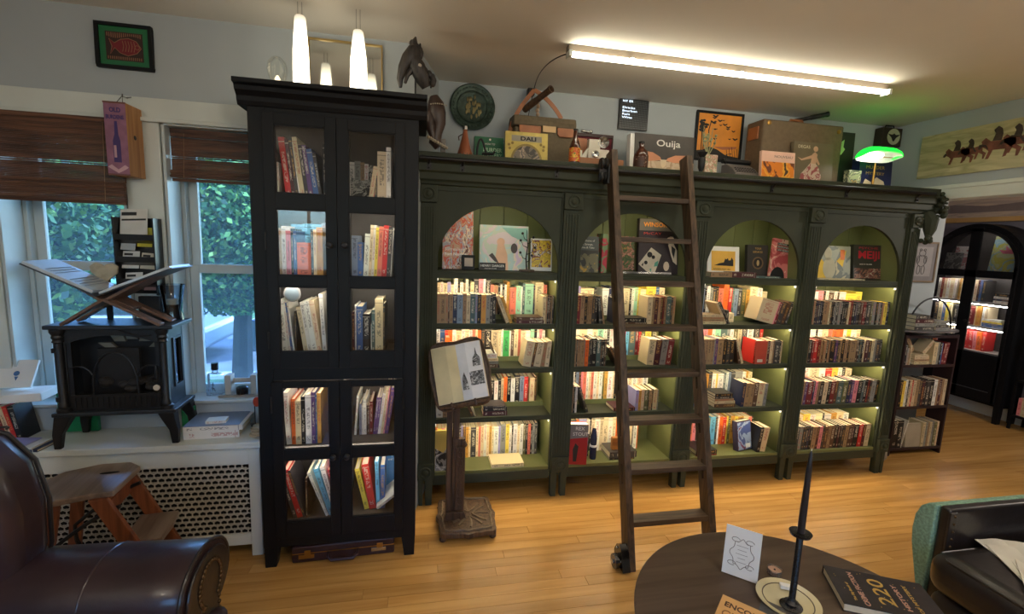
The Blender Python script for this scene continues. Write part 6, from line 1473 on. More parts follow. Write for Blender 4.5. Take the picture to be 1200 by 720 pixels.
# arm far side: roll along x
AY, AZ, AR = .285, .500, .112
q = MB(); vs = []; ns = 28; cross = []
for k in range(ns):
    a = 2*PI*k/ns; r_5 = AR*(1+.05*math.cos(2*a)); cross.append((AY+r_5*math.cos(a)*1.12, AZ+r_5*math.sin(a)))
for x_, s_ in ((-.42, .72), (-.30, .9), (-.10, 1.0), (.12, 1.03), (.30, 1.04), (.372, 1.06), (.392, 1.0)):
    vs.append([(x_, AY+(c[0]-AY)*s_, AZ+(c[1]-AZ)*s_) for c in cross])
fl2 = [p for r_6 in vs for p in r_6]; fs = []
for i in range(len(vs)-1):
    for k in range(ns): fs.append((i*ns+k, i*ns+(k+1) % ns, (i+1)*ns+(k+1) % ns, (i+1)*ns+k))
fs += [tuple(range(ns)), tuple(range((len(vs)-1)*ns, len(vs)*ns))[::-1]]
q.add(fl2, fs).build('arm_roll', LEATHER, wc_, local=True, smooth=True)
for x_ in (-.12, .13):
    q = MB().tube([(x_, AY+(c[0]-AY)*1.025, AZ+(c[1]-AZ)*1.025) for c in cross], .003, 6, closed=True); q.build('arm_seam', LEATHER, wc_, local=True, smooth=True)
q = MB().tube([(.388, AY+(c[0]-AY)*1.06, AZ+(c[1]-AZ)*1.06) for c in cross], .006, 8, closed=True)
q.build('arm_piping', LEATHERK, wc_, local=True, smooth=True)
scr = [(c[0]*1, c[1]) for c in cross]
q = MB().prism([(AY+(c[0]-AY)*.9, AZ+(c[1]-AZ)*.9) for c in cross], .392, .402, 'x').prism([(AY-.06, .42), (AY+.055, .42), (AY+.045, .08), (AY-.06, .08)], .34, .400, 'x')
q.build('arm_front', LEATHERK, wc_, local=True, bevel=.004)
q = MB()
for k in range(26):
    a = PI*(-.30)+PI*1.6*k/25; q.ball((.404, AY+.062*math.cos(a), AZ-.005+.068*math.sin(a)), (.005, .0075, .0075), 8, 6)
for k in range(12):
    for s_ in (-.050, .045): q.ball((.402, AY+s_, .44-.022*k), (.005, .007, .007), 8, 6)
q.build('nailheads', mat('antique_brass', (92, 74, 54), .35, metal=.9), wc_, local=True, smooth=True, kind='stuff')
q = MB(); q.tube([(.36, AY-.02, .36), (.40, AY+.0, .34), (.41, AY+.02, .30)], [.05, .06, .03], 12)
q.ball((.385, .235, .355), (.055, .075, .055), 18, 12)
q.build('seat_border', LEATHER, wc_, local=True, smooth=True)
cushion('arm_side', -.40, .34, AY-.055, AY+.055, .10, .46, .02, wc_, LEATHER)
cushion('seat_cushion', -.34, .30, -.27, .19, .34, .475, .06, wc_, LEATHER)
cushion('seat_base', -.36, .36, -.34, .22, .10, .335, .02, wc_, LEATHER)
# wing back: thick curved panel
q = MB(); n1, n2 = 14, 5
prof = [(-.20, .40), (-.10, .48), (-.055, .62), (-.05, .76), (-.075, .88), (-.14, .96), (-.26, 1.0), (-.42, 1.0), (-.56, .97), (-.60, .40)]
q.prism(prof, .20, .355, 'y')
o_ = q.build('wing', LEATHER, wc_, local=True, smooth=True); md = o_.modifiers.new('bevel', 'BEVEL'); md.width = .05; md.segments = 6; md.limit_method = 'ANGLE'; md.angle_limit = math.radians(50)
q = MB().tube([(p[0]-.006, .342, p[1]-.006) for p in prof[1:8]], .006, 8).build('wing_piping', LEATHERK, wc_, local=True, smooth=True)
q = MB()
for k in range(7):
    z_ = .80+.028*k; q.tube(bez((-.075-.012*k, .340, z_), (-.13, .362, z_+.012), (-.20-.01*k, .350, z_-.02), 6), .0035, 5)
q.build('leather_pleats', LEATHERK, wc_, local=True, smooth=True, kind='stuff')
cushion('back_cushion', -.52, -.28, -.30, .21, .42, 1.02, .07, wc_, LEATHER)
for x_ in (-.34, .34):
    for y_ in (-.30, .25): MB().lathe([(.018, 0), (.028, .05), (.03, .10)], (x_, y_, 0), 14).build('leg', CARVE, wc_, local=True, smooth=True)

# ------------------------------------------------------------------ round coffee table and what lies on it
TT_ = .50; TC = (1.075, .965)
tb = thing('round_coffee_table', 'round dark wooden coffee table in the foreground', 'table', (TC[0], TC[1], 0))
rt_ = .475
MB().lathe([(rt_-.02, TT_-.030), (rt_, TT_-.024), (rt_+.002, TT_-.006), (rt_-.006, TT_), (.00001, TT_)], (TC[0], TC[1], 0), 72).build('table_top', TABW, tb, smooth=True)
MB().lathe([(.24, 0), (.22, .03), (.06, .06), (.05, .30), (.10, TT_-.05), (.18, TT_-.0305)], (TC[0], TC[1], 0), 28).build('pedestal', TABW, tb, smooth=True)
Z_ = TT_+.0005
cd = thing('folded_card', 'white folded tent card with ornamental line drawing on round table', 'card', (.985, 1.235, Z_), rotz=math.radians(-42))
ww, hh_ = .105, .158
for s_, nm_ in ((-1, 'front_leaf'), (1, 'back_leaf')):
    M_ = Matrix.Translation((0, .026, 0)) @ Matrix.Translation((0, 0, hh_)) @ Matrix.Rotation(s_*.165, 4, 'X') @ Matrix.Translation((0, 0, -hh_))
    MB().box(0, ww, -.0006, .0006, 0, hh_, M=M_).build(nm_, WHITE, cd, local=True)
    if s_ == -1:
        LN = mat('line_ink', (120, 112, 104), .7); q = MB()
        fr = [(.5*ww+(.030+.004*math.cos(6*a))*math.cos(a)*1.05, .075+(.044+.005*math.cos(8*a))*math.sin(a)) for a in [2*PI*i/48 for i in range(48)]]
        q.tube([(a, -.0012, b) for a, b in fr], .0009, 4, M=M_, closed=True)
        for a, b in ((.3, .118), (.7, .118), (.25, .04), (.75, .04)): q.tube([(a*ww+.012*math.cos(t*.6), -.0012, b+.007*math.sin(t*.6)) for t in range(10)], .0009, 4, M=M_)
        for k, l_ in enumerate((.034, .026, .034, .022, .030)): q.tube([(.5*ww-l_/2, -.0012, .10-.013*k), (.5*ww+l_/2, -.0012, .10-.013*k)], .0006, 4, M=M_)
        q.build('line_drawing', LN, cd, local=True, kind='stuff')
pt = thing('ceramic_plate', 'cream ceramic plate with a grey rim line under black candlestick', 'plate', (1.105, 1.085, Z_))
MB().lathe([(.045, 0), (.06, .002), (.085, .010), (.088, .014), (.082, .013), (.060, .006), (.00001, .005)], (1.105, 1.085, Z_), 48).build('plate', mat('cream_glaze', (206, 196, 160), .2, coat=.5), pt, smooth=True)
MB().tube([(1.105+.069*math.cos(2*PI*i/40), 1.085+.069*math.sin(2*PI*i/40), Z_+.0092) for i in range(40)], .0016, 6, closed=True).build('rim_line', mat('grey_glaze', (96, 84, 72), .3), pt)
er = thing('eraser_block', 'small white block lying on the cream plate behind the candlestick', 'block', (1.13, 1.125, Z_+.012), rotz=-.5)
MB().box(-.016, .016, -.009, .009, 0, .012).build('block', WHITE, er, local=True, bevel=.002)
ck = thing('candlestick', 'black iron candlestick with tall black taper on the cream plate', 'candlestick', (1.095, 1.062, Z_+.0055))
cx_, cy_ = 1.095, 1.062
m = MB().lathe([(.030, .000), (.031, .004), (.022, .008), (.016, .010), (.020, .016), (.012, .022), (.009, .03), (.009, .232), (.006, .236)], (cx_, cy_, Z_+.006), 28)
m.build('stem', mat('black_gloss_iron', (24, 24, 28), .25, bump=.4, bscale=200), ck, smooth=True)
m = MB().lathe([(.010, .228), (.027, .232), (.030, .240), (.027, .238), (.012, .236)], (cx_, cy_, Z_+.006), 28).build('drip_pan', mat('black_gloss_iron', (24, 24, 28), .25, bump=.4, bscale=200), ck, smooth=True)
MB().lathe([(.0098, .240), (.0098, .30), (.0075, .43), (.0045, .482), (.0012, .490), (.00001, .491)], (cx_, cy_, Z_+.006), 18).build('taper_candle', mat('black_wax', (38, 36, 40), .35), ck, smooth=True)
MB().tube([(cx_, cy_, Z_+.494), (cx_+.001, cy_, Z_+.504)], .001, 5).build('wick', WHITE, ck)
tl_ = thing('tea_light', 'small clear cup tea light behind the cream plate', 'candle', (1.155, 1.20, Z_))
MB().lathe([(.020, 0), (.022, .002), (.022, .020), (.0205, .020), (.0205, .003)], (1.155, 1.20, Z_), 28).build('cup', pane('tea_cup', (.9, .86, .82), 1.5, haze=.15, hazecol=(.8, .75, .7)), tl_, smooth=True)
MB().lathe([(.020, .0032), (.020, .015), (.00001, .0155)], (1.155, 1.20, Z_), 24).build('wax', mat('pink_wax', (176, 140, 120), .4), tl_, smooth=True)
MB().lathe([(.003, .0158), (.003, .018), (.00001, .018)], (1.155, 1.20, Z_), 8).build('wick', INKK, tl_)
def flatbook(label, x, y, z, w, h, th, rz, cov, name='book', ry=0):
    t = thing(name, label, 'book', (x, y, z), rotz=rz)
    MB().box(0, w, 0, h, 0, .002).box(0, w, 0, h, th-.002, th).box(0, .004, 0, h, .0021, th-.0021).build('cover', cov, t, local=True)
    MB().box(.0042, w-.003, .003, h-.003, .0022, th-.0022).build('pages', PAPER, t, local=True)
    return t
FB = Matrix.Rotation(-PI/2, 4, 'X')          # lettering laid flat, top of letters toward +y
dk = flatbook('dark starry hardback with gold script title at right edge of round table', 1.175, .900, Z_, .175, .27, .026, 0, mat('starry_black', (40, 34, 38), .4, var=.3, scale=30))
dk.location = (1.325, 1.185, Z_); dk.rotation_euler = (0, 0, math.radians(-117))
def flat_text(parent, s, x, y, z, size, material, width=None, bold=0):
    Mx = Matrix.Translation((x, y, z)) @ Matrix.Rotation(-PI/2, 4, 'X')
    return text(parent, s, 0, 0, size, material, y=0, width=width, M=Mx, bold=bold)
# title runs across the cover as seen from above
Mtitle = Matrix.Rotation(PI/2, 4, 'Z')
for s_, x_, y_, sz, wd, mt in (('The Big Book of', .150, .045, .010, .08, GOLDI), ('CRIME FICTION', .165, .075, .020, .15, mat('rose_ink', (196, 150, 130), .5)), ('220', .145, .150, .060, .115, GOLDI), ('HISTORY', .150, .185, .018, .11, mat('rose_ink', (196, 150, 130), .5)), ('OF MYSTERY', .150, .215, .014, .12, GOLDI)):
    Mx = Matrix.Translation((x_, y_, .0262)) @ Matrix.Rotation(PI, 4, 'Z') @ Matrix.Rotation(-PI/2, 4, 'X')
    text(dk, s_, 0, 0, sz, mt, y=0, width=wd, M=Mx, bold=.0003)
q = MB(); rn = random.Random(21)
for k in range(26): 
    a, b = rn.uniform(.01, .165), rn.uniform(.01, .26); q.lathe([(.0016, .0262), (.0016, .0266)], (a, b, 0), 6)
q.build('star_dots', GOLDI, dk, local=True, kind='stuff')
e1 = flatbook('dark grey patterned booklet under the orange one, front edge of round table', 0, 0, 0, .10, .15, .008, 0, mat('charcoal_pattern', (70, 70, 72), .5, var=.4, scale=60))
e1.location = (.915, 1.005, Z_); e1.rotation_euler = (0, 0, math.radians(-50))
e2 = flatbook('orange paperback with large brown title at the front edge of round table', 0, 0, 0, .125, .175, .016, 0, mat('apricot_cover', (206, 160, 100), .5))
e2.location = (.775, 1.0, Z_+.0085); e2.rotation_euler = (0, 0, math.radians(-48))
flat_text(e2, 'ENCORE', .012, .130, .0162, .030, mat('brown_ink', (74, 50, 36), .6), width=.10, bold=.0008)
flat_text(e2, 'CIGAR', .012, .085, .0162, .042, mat('brown_ink2', (120, 80, 50), .6), width=.10)

# ------------------------------------------------------------------ dark leather armchair (right) with green bolster and papers
rc_ = thing('leather_club_chair', 'black leather club chair with green speckled outer arm panel at lower right', 'armchair', (2.25, 1.10, 0))
cushion('arm', 2.0-2.25, 2.85-2.25, 1.295-1.10, 1.335-1.10, .10, .60, .012, rc_, LEATHERK)
prof = [(1.336, .598), (1.365, .592), (1.392, .565), (1.408, .52), (1.412, .46), (1.406, .40), (1.390, .33), (1.368, .24), (1.352, .10), (1.336, .10)]
gp_ = MB().prism([(p[0]-1.10, p[1]) for p in prof], 1.988-2.25, 2.85-2.25, 'x').build('arm_panel', mat('mint_fabric', (128, 166, 146), .8, var=.3, scale=110, bump=.2, bscale=150), rc_, local=True, smooth=True, bevel=.006)
gp_['label'] = 'green speckled fabric panel'
MB().box(1.990-2.25, 2.026-2.25, 1.286-1.10, 1.2945-1.10, .14, .592).build('nail_strip', LEATHERK, rc_, local=True, bevel=.002)
q = MB()
for k in range(14): q.ball((2.010-2.25, 1.285-1.10, .578-.031*k), (.0055, .005, .0055), 8, 6)
q.build('nailheads', mat('antique_brass', (92, 74, 54), .35, metal=.9), rc_, local=True, smooth=True, kind='stuff')
cushion('seat_cushion', 1.885-2.25, 2.85-2.25, .50-1.10, 1.284-1.10, .31, .47, .065, rc_, LEATHERK)
cushion('seat_base', 1.92-2.25, 2.85-2.25, .55-1.10, 1.283-1.10, .08, .305, .05, rc_, LEATHERK)
MB().tube([(1.905-2.25, .56-1.10, .452), (1.905-2.25, 1.22-1.10, .452), (1.94-2.25, 1.262-1.10, .452), (2.8-2.25, 1.262-1.10, .452)], .005, 8).build('seat_piping', LEATHERK, rc_, local=True, smooth=True)
cushion('back', 2.70-2.25, 2.95-2.25, .60-1.10, 1.284-1.10, .08, .9, .05, rc_, LEATHERK)
for x_ in (-.25, .55):
    for y_ in (-.45, .14): MB().lathe([(.02, 0), (.028, .085)], (x_, y_, 0), 12).build('leg', CARVE, rc_, local=True)
for k, (x_, y_, z_, a_) in enumerate(((2.10, 1.15, .4712, .55), (2.07, 1.11, .4752, .35), (2.12, 1.13, .4792, .18), (2.06, 1.06, .4832, .0))):
    q = MB(); nseg = 8; w_, l_ = .15, .24
    for j in range(nseg):
        x0_, x1_ = -w_/2+w_*j/nseg, -w_/2+w_*(j+1)/nseg; c0, c1 = .012*math.sin(PI*j/nseg)**2, .012*math.sin(PI*(j+1)/nseg)**2
        q.add([(x0_, -l_/2, c0), (x1_, -l_/2, c1), (x1_, l_/2, c1), (x0_, l_/2, c0), (x0_, -l_/2, c0+.0025), (x1_, -l_/2, c1+.0025), (x1_, l_/2, c1+.0025), (x0_, l_/2, c0+.0025)], [(0, 3, 2, 1), (4, 5, 6, 7), (0, 1, 5, 4), (2, 3, 7, 6)]+([(3, 0, 4, 7)] if j == 0 else [])+([(1, 2, 6, 5)] if j == nseg-1 else []))
    t = q.build('loose_pages', mat('sheet_white', (222, 218, 206), .7), smooth=True)
    t.location = (x_+.06, y_, z_); t.rotation_euler = (0, 0, a_-.9); tag(t, '%s of the curled pale pages lying on the black club chair' % ['lowest', 'second lowest', 'second highest', 'topmost'][k], 'paper')

# ------------------------------------------------------------------ small dark bookcase right of the green one
SBW = mat('mahogany_dark', (44, 26, 28), .45, var=.2, scale=8)
sb_ = thing('small_bookcase', 'narrow low dark brown bookcase against the back wall, right of green bookcase', 'bookcase', (3.87, 2.9, 0))
MB().box(3.62, 3.635, 2.82, 2.960, 0, .97).build('side_panel', SBW, sb_); MB().box(4.115, 4.13, 2.82, 2.960, 0, .97).build('side_panel', SBW, sb_)
for z_ in (.06, .40, .735, .965): MB().box(3.6355, 4.1145, 2.82, 2.960, z_-.02, z_).build('shelf', SBW, sb_)
MB().box(3.6355, 4.02, 2.9605, 2.9625, .06, .97).build('back_panel', mat('grey_card_back', (110, 112, 110), .8), sb_)
pl_ = 'shelf of the low dark bookcase'
row('top '+pl_, 3.64, 2.825, .7355, .16, 'k24 g20.13 t20.14 T14.15', sc=.0008, D=.11)
row('top '+pl_, 3.91, 2.825, .7355, .17, 'T34 g20 k14 b8 R22>5 R26>5', sc=.0011, D=.11)
stack('top '+pl_, 3.74, 2.828, .7355, [('T', .15, .024), ('t', .14, .018), ('T', .14, .02), ('T', .13, .016)])
row('middle '+pl_, 3.645, 2.825, .4005, .21, 'k24 y26 w20 K14 T22 r12 T26 t30 K26 m26 k20 K30 k34 w30 t20 m24 t20 T24', sc=.00105, D=.115)
row('bottom '+pl_, 3.645, 2.825, .0605, .22, 'k44 k40 w8>10', sc=.0011, D=.115)
row('bottom '+pl_, 3.93, 2.825, .0605, .20, 'T24 g20 t16 T20 g20 e24 T20', sc=.0011, D=.115)
f_ = faced('tan block-paged book facing out, bottom shelf of the low dark bookcase', 'book', 3.78, 2.828, .0605, .145, .19, .02, mat('print_page2', (170, 160, 140), .6), 4)
for k_, (x_, r_7) in enumerate(((3.70, 35), (3.80, -42))):
    addbook(Matrix.Translation((x_+.02, 2.84, .83)) @ Matrix.Rotation(math.radians(-r_7), 4, 'Y'), .03, .10, .13, 'tT'[k_], ['tan book tilted left', 'pale tan book tilted right'][k_]+' on the flat pile, top shelf of low dark bookcase', 'tilted books on the low dark bookcase')
rk = thing('wire_rack', 'dark oval side rack with round hoop standing above the low bookcase', 'rack', (3.85, 2.85, .97))
MB().prism([(x_, y_) for x_, y_ in circ(3.84, 2.86, .30, 32, rz=.10)], .995, 1.008, 'z').build('oval_top', mat('grey_lacquer', (96, 92, 96), .3), rk, bevel=.002)
for x_ in (3.64, 4.05): MB().tube([(x_, 2.86, .9655), (x_, 2.86, .995)], .01, 8).build('foot', IRON, rk)
MB().tube([(3.70+.175+.205*math.cos(PI*i/20), 2.86, 1.010+.24*math.sin(PI*i/20)) for i in range(21)], .006, 8).build('hoop', IRON, rk, smooth=True)
stack('piled on the oval rack', 3.66, 2.80, 1.0085, [('K', .18, .03), ('g', .20, .026), ('m', .17, .03), ('K', .13, .03)], D=.12)
stack('small pile on the oval rack, at right', 3.86, 2.80, 1.0085, [('g', .13, .022), ('K', .12, .02), ('g', .10, .025)], D=.10)
sk = thing('bear_sketch', 'small framed grey pencil sketch of a bear on wall near the opening', 'picture', (3.85, 2.97, 1.36))
MB().box(3.70, 3.99, 2.965, 2.979, 1.362, 1.376).box(3.70, 3.99, 2.965, 2.979, 1.666, 1.68).box(3.70, 3.712, 2.965, 2.979, 1.376, 1.666).box(3.978, 3.99, 2.965, 2.979, 1.376, 1.666).build('frame', mat('dull_gold_frame', (128, 108, 84), .5), sk, bevel=.002)
MB().box(3.712, 3.978, 2.972, 2.978, 1.376, 1.666).build('mount', mat('grey_mount', (126, 122, 124), .7), sk)
MB().box(3.74, 3.945, 2.9705, 2.9718, 1.41, 1.64).build('paper', mat('grey_paper', (150, 146, 146), .7), sk)
q = MB()
for c_, r_8 in (((3.845, 1.59), (.03, .026)), ((3.825, 1.615), (.009, .009)), ((3.865, 1.615), (.009, .009)), ((3.845, 1.53), (.042, .045)), ((3.81, 1.54), (.013, .03)), ((3.88, 1.54), (.013, .03)), ((3.825, 1.46), (.016, .034)), ((3.868, 1.46), (.016, .034))):
    q.tube([(a, 2.9700, b) for a, b in circ(c_[0], c_[1], r_8[0], 14, rz=r_8[1])], .0022, 5, closed=True)
q.build('pencil_drawing', mat('pencil', (80, 74, 74), .7), sk, kind='stuff')
vj = thing('white_jug', 'tall white ceramic vase on floor between the two bookcases', 'vase', (3.50, 2.82, 0))
MB().lathe([(.045, 0), (.055, .02), (.052, .14), (.035, .19), (.038, .205), (.03, .205), (.028, .19), (.00001, .18)], (3.50, 2.80, 0), 26).build('vase_body', mat('stoneware', (150, 146, 138), .4), vj, smooth=True)
# antler-like wisp under the corbel
# ------------------------------------------------------------------ horse painting on the header
hp = thing('horse_painting', 'long unframed painting of red horses and riders on wall above the opening', 'painting', (3.43, 2.2, 2.09))
MB().box(3.424, 3.438, 1.40, 2.765, 2.10, 2.385).build('canvas', art('sand', [(176, 170, 128), (196, 186, 142), (166, 158, 118), (208, 198, 158)], 5, stretch=(1, .5, 3), dist=.5, const=False), hp)
def H2(m, y, z, s, k=0):
    """a galloping horse with rider, drawn on the y-z plane, heading left (+y)"""
    P = lambda pts: [(y-p[0]*s, z+p[1]*s) for p in pts]
    body = [(0, .0), (.03, .05), (.0, .11), (.05, .16), (.12, .10), (.24, .09), (.36, .12), (.42, .09), (.43, .0), (.50, -.05), (.47, -.16), (.44, -.16), (.44, -.07), (.36, -.02), (.33, -.14), (.29, -.15), (.31, -.04), (.16, -.03), (.12, -.15), (.08, -.15), (.11, -.04), (.07, .0), (.02, .03), (-.03, .01)]
    rider = [(.14, .10), (.17, .20), (.14, .25), (.19, .30), (.24, .26), (.26, .18), (.25, .09)]
    m[0].prism(P(body), 3.4225-.0004*k, 3.4234-.0004*k, 'x'); m[1].prism(P(rider), 3.4215-.0004*k, 3.4224-.0004*k, 'x')
    m[1].tube([(3.4228, y-.36*s, z+.12*s), (3.4228, y-.47*s, z+.10*s), (3.4228, y-.52*s, z+.02*s)], .004*s*4, 5); m[1].prism(P([(.0, .0), (.03, .05), (.02, .08), (-.02, .05), (-.03, .01)]), 3.4210, 3.4218, 'x')
m = (MB(), MB())
for y_, z_, s_ in ((2.60, 2.22, .34), (2.515, 2.225, .30), (2.40, 2.235, .42), (2.29, 2.245, .36), (2.17, 2.24, .42), (2.0, 2.24, .4), (1.8, 2.24, .42), (1.62, 2.24, .4)): H2(m, y_, z_, s_, int(z_*10) % 2)
m[0].build('horses_print', mat('sienna', (120, 70, 56), .6, var=.35, scale=30), hp, kind='stuff'); m[1].build('riders_print', mat('umber_print', (66, 50, 46), .6, var=.4, scale=30), hp, kind='stuff')

# ------------------------------------------------------------------ arched black cabinet in the far room
ac_ = thing('arched_cabinet', 'black arched glazed bookcase with lit shelves in the next room', 'bookcase', (5.5, 3.68, 0))
AX = 5.40; ya, yb = 3.262, 4.10; yc = (ya+yb)/2; ROT = None
def YZ(m, poly, x0, x1): return m.prism(poly, x0, x1, 'x')
zs_ = 1.50; R_ = (yb-ya)/2
outer = [(ya, .16)]+[(yc+R_*math.cos(a), zs_+.40*math.sin(a)) for a in [PI+PI*-i/24 for i in range(25)]][::1]
arc_o = [(yc-R_*math.cos(PI*i/24), zs_+.405*math.sin(PI*i/24)) for i in range(25)]
def ringarch(m, r0, h0, r1, h1, z0, x0, x1):
    o = [(yc-r0*math.cos(PI*i/24), zs_+h0*math.sin(PI*i/24)) for i in range(25)]; n = [(yc-r1*math.cos(PI*i/24), zs_+h1*math.sin(PI*i/24)) for i in range(25)]
    o = [(o[0][0], z0)]+o+[(o[-1][0], z0)]; n = [(n[0][0], z0)]+n+[(n[-1][0], z0)]; L_ = len(o)
    vs = [(x0, p[0], p[1]) for p in o]+[(x0, p[0], p[1]) for p in n]+[(x1, p[0], p[1]) for p in o]+[(x1, p[0], p[1]) for p in n]
    fs = []
    for i in range(L_-1): fs += [(i, i+1, L_+i+1, L_+i), (2*L_+i+1, 2*L_+i, 3*L_+i, 3*L_+i+1), (i+1, i, 2*L_+i, 2*L_+i+1), (L_+i, L_+i+1, 3*L_+i+1, 3*L_+i)]
    fs += [(0, L_, 3*L_, 2*L_), (L_-1, 2*L_-1, 4*L_-1, 3*L_-1)]
    return m.add(vs, fs)
ringarch(MB(), R_, .41, R_-.02, .39, .16, AX+.018, 5.645).build('carcass', BLACK, ac_)
ringarch(MB(), R_, .41, R_-.05, .36, .16, AX, AX+.0175).build('arched_frame', BLACK, ac_)
MB().prism([(p[0], p[1]) for p in [(ya+.02, .16), (yb-.02, .16)]+[(yc+(R_-.02)*math.cos(PI*i/24), zs_+.39*math.sin(PI*i/24)) for i in range(25)]], 5.635, 5.645, 'x').build('back_panel', BLACKI, ac_)
m = MB().box(AX-.016, AX-.0005, yc-.05, yc+.05, .19, zs_+.375).box(AX-.016, AX-.0005, ya+.05, yb-.05, 1.385, 1.455).box(AX-.016, AX-.0005, ya+.05, yb-.05, .19, .65).box(AX-.016, AX-.0005, ya+.045, ya+.075, .19, 1.50).box(AX-.016, AX-.0005, yb-.075, yb-.045, .19, 1.50)
m.build('door', BLACK, ac_, bevel=.003)
ringarch(MB(), R_-.05, .36, R_-.075, .335, 1.455, AX-.016, AX-.0005).build('door_arch', BLACK, ac_)
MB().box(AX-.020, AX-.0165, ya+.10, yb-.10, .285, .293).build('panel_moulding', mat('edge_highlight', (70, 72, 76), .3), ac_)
MB().box(AX-.010, AX-.007, ya+.07, yb-.07, .655, zs_+.30).build('glass_pane', CGLASS, ac_)
m = MB().lathe([(.012, 0), (.012, -.014), (.00001, -.018)], (AX-.0165, yc-.03, .95), 12, axis='x').build('knob', IRON, ac_)
for z_ in (.66, .905, 1.145, 1.43):
    s_ = MB().box(AX+.02, 5.634, ya+.022, yb-.022, z_-.018, z_).build('shelf', mat('pale_shelf', (150, 146, 140), .5), ac_)
for z_, e_ in ((.885, .06), (1.125, .06), (1.41, .06), (1.868, .33)): MB().box(AX+.022, AX+.032, ya+e_, yb-e_, z_-.008, z_-.001).build('led_strip', emit('hall_led', (1.0, .95, .9), 38), ac_)
for y_ in (ya+.002, yb-.052):
    for x_ in (AX+.002, 5.59): MB().prism([(y_, .159), (y_+.05, .159), (y_+.045, 0), (y_+.005, 0)], x_, x_+.05, 'x').build('leg', BLACK, ac_, bevel=.003)
MB().box(AX+.02, 5.644, ya+.001, yb-.001, .161, .18).build('floor_panel', BLACK, ac_)
# its books: rows face the room (-x)
def hrow(place, ystart, z, H, spec, x=AX+.06):
    n0 = len(BOOKS); row(place, 0, 0, 0, H, spec, sc=.001, D=.12, group='books in the arched cabinet of the next room')
    T_ = Matrix.Translation((x, ystart, z)) @ Matrix.Rotation(-PI/2, 4, 'Z')
    for b in BOOKS[n0:]: b['M'] = T_ @ b['M']
hrow('lower lit shelf of arched hall cabinet', yb-.09, .6605, .19, 'k20 O40<4 p50<4 w30<5 c26<4 T40<4 k12<4 w40<5 _20 r60<4 r40<4 p30<4 O40<4 r30', )
hrow('middle shelf of arched hall cabinet', yb-.09, .9055, .19, 'K40 T40 b30 y30 T30 _20 k30 K20 _30 R110 T10 o40 _10 w20 T30')
stack('stacked on the middle shelf of arched hall cabinet', AX+.06, 3.56, .9055, [('b', .17, .02), ('b', .17, .02), ('y', .16, .018), ('w', .15, .02)], rz=-PI/2)
hrow('upper shelf of arched hall cabinet', yb-.09, 1.1455, .21, 'w30 R24 T30 w30 T40 w20 _24 o22 T24 T20 M34 T20 w20 c24 m20 b20 K30')
stack('stacked on the upper shelf of arched hall cabinet', AX+.06, 3.50, 1.1455, [('w', .14, .025), ('n', .14, .02), ('w', .14, .022), ('k', .13, .03)], rz=-PI/2)
def hface(label, y, z, w, h, cov, cat='book'):
    t = thing('art_book', label, cat, (AX+.10, y, z), rotz=-PI/2, rx=-.12)
    Mr = MB().box(0, w, 0, .02, 0, h).build('cover', cov, t, local=True); return t
t = hface('art book with a pink water lily cover, arched cabinet in next room', 3.62, 1.434, .30, .36, art('lilycover', [(190, 196, 150), (196, 190, 90), (150, 180, 190), (214, 206, 160), (120, 160, 110)], 7))
shapes(t, 'lily_print', [[(.09, .19), (.05, .23), (.11, .22), (.10, .27), (.14, .23), (.18, .28), (.18, .22), (.24, .24), (.20, .19)]], mat('lily_pink', (220, 110, 140), .5))
t = hface('grey engraved tin plate standing in left arch, arched cabinet in next room', 4.02, 1.434, .15, .19, art('engraved_tin', [(90, 90, 88), (150, 150, 144), (110, 110, 106)], 20), 'plate')
t = hface('small rose and white box in left arch, arched cabinet in next room', 4.0, 1.434+.0, .13, .26, art('rosebox', [(200, 140, 140), (226, 220, 214), (180, 80, 90)], 12), 'box'); t.location.x += .08
# landscape picture with pale wood frame above it
ls = thing('landscape_picture', 'wide pale landscape picture with light wood frame above the arched cabinet', 'picture', (5.6, 3.6, 1.95))
MB().box(5.60, 5.648, 2.9, 4.45, 1.94, 1.985).box(5.60, 5.648, 2.9, 4.45, 2.42, 2.46).box(5.60, 5.648, 2.9, 2.94, 1.985, 2.42).box(5.60, 5.648, 4.41, 4.45, 1.985, 2.42).build('frame', wood('light_frame', (206, 160, 96), (226, 184, 120), 'y', .4, 4, .02), ls, bevel=.003)
MB().box(5.63, 5.645, 2.94, 4.41, 1.985, 2.42).build('canvas', art('desert', [(196, 176, 160), (214, 196, 176), (180, 164, 156), (206, 186, 160)], 3, stretch=(1, .5, 4), const=False), ls)
MB().prism([(2.95, 2.04), (4.40, 2.04), (4.40, 2.10), (4.1, 2.13), (3.8, 2.10), (3.5, 2.12), (3.2, 2.14), (2.95, 2.12)], 5.626, 5.629, 'x').build('hills_print', mat('hill_mauve', (140, 126, 124), .6), ls)
# shelf unit at the far right edge
fr_ = thing('open_shelf', 'black open shelf with pale items at the right edge of the next room', 'shelf', (5.5, 3.1, 0))
for z_ in (.12, .45, .80): MB().box(5.42, 5.62, 2.75, 3.20, z_, z_+.02).build('shelf_board', BLACK, fr_)
for y_ in (2.75, 3.18):
    for x_ in (5.42, 5.60): MB().box(x_, x_+.02, y_, y_+.02, 0, 1.3).build('upright', BLACK, fr_)
row('lower board of the open shelf in next room', 0, 0, 0, .16, 'p30 T40 w30', sc=.001)
for b in BOOKS[-3:]: b['M'] = Matrix.Translation((5.44, 3.16, .1405)) @ Matrix.Rotation(-PI/2, 4, 'Z') @ b['M']

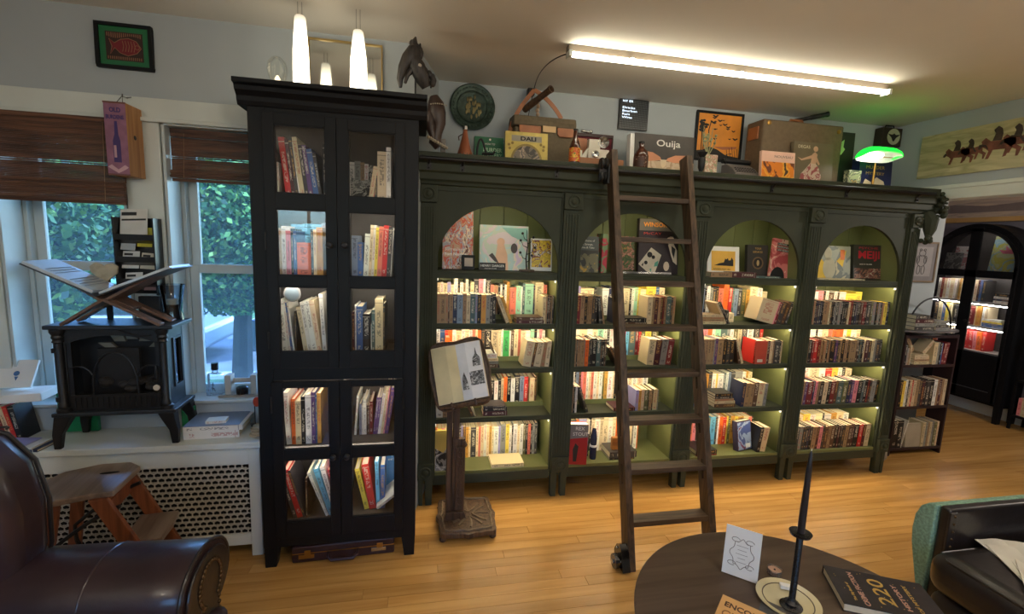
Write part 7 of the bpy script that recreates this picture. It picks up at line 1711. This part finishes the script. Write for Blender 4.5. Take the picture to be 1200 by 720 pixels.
# ------------------------------------------------------------------ emit the books: the 300 that show largest as objects, the rest joined
eye = Vector((0, 0, 1.55))
by_place = {}
for b in BOOKS:
    if isinstance(b['label'], tuple): by_place.setdefault(b['label'][0], []).append(b)
for pl_, bs in by_place.items():
    far = bs[0]['M'].translation.x > 5
    bs.sort(key=lambda b: -(b['M'] @ Vector((b['w']/2, 0, b['h']/2))).y if far else (b['M'] @ Vector((b['w']/2, 0, b['h']/2))).x)
    for k, b in enumerate(bs): b['label'] = '%s, %s from left, %s' % (b['label'][1], ORD[min(k, 39)], pl_)
for b in BOOKS:
    p = b['M'] @ Vector((b['w']/2, 0, b['h']/2)); ax = b['M'].to_3x3() @ Vector((0, 0, 1))
    b['score'] = b['w']*b['h']/(p-eye).length_squared*(.45 if 'back row' in b['label'] else 1)
order = sorted(range(len(BOOKS)), key=lambda i: -BOOKS[i]['score'])
top = set(order[:300])
sv, sf, sm, scc, suv = [], [], [], [], []
for i, b in enumerate(BOOKS):
    vs, fs, mi, cc, uvs = book_geo(b['w'], b['d'], b['h'], b['col'], b['ink'])
    if i in top:
        big = b['w'] > .017 and b['score'] > BOOKS[order[90]]['score']
        if big:
            n6 = 18                                     # cover faces first, page block last
            me = mesh_from('book', vs[:24], fs[:n6], mi[:n6], cc[:n6], uvs[:n6*4], [BOOKM])
        else: me = mesh_from('book', vs, fs, mi, cc, uvs, [BOOKM, PAPER])
        o = bpy.data.objects.new('book', me); COL.objects.link(o); o.matrix_world = b['M']
        tag(o, b['label'], 'book', b['group'])
        if big:
            mp = mesh_from('pages', vs[24:], [[k-24 for k in q] for q in fs[18:]], [0]*6, cc[18:], uvs[72:], [PAPER])
            po = bpy.data.objects.new('pages', mp); COL.objects.link(po); po.parent = o
    else:
        k0 = len(sv); sv += [tuple(b['M'] @ Vector(v)) for v in vs]; sf += [[q+k0 for q in f_] for f_ in fs]; sm += mi; scc += cc; suv += uvs
if sv:
    o = bpy.data.objects.new('packed_books', mesh_from('packed_books', sv, sf, sm, scc, suv, [BOOKM, PAPER])); COL.objects.link(o)
    tag(o, 'remaining smaller books packed behind and between the individual books on the shelves', 'books'); o['kind'] = 'stuff'
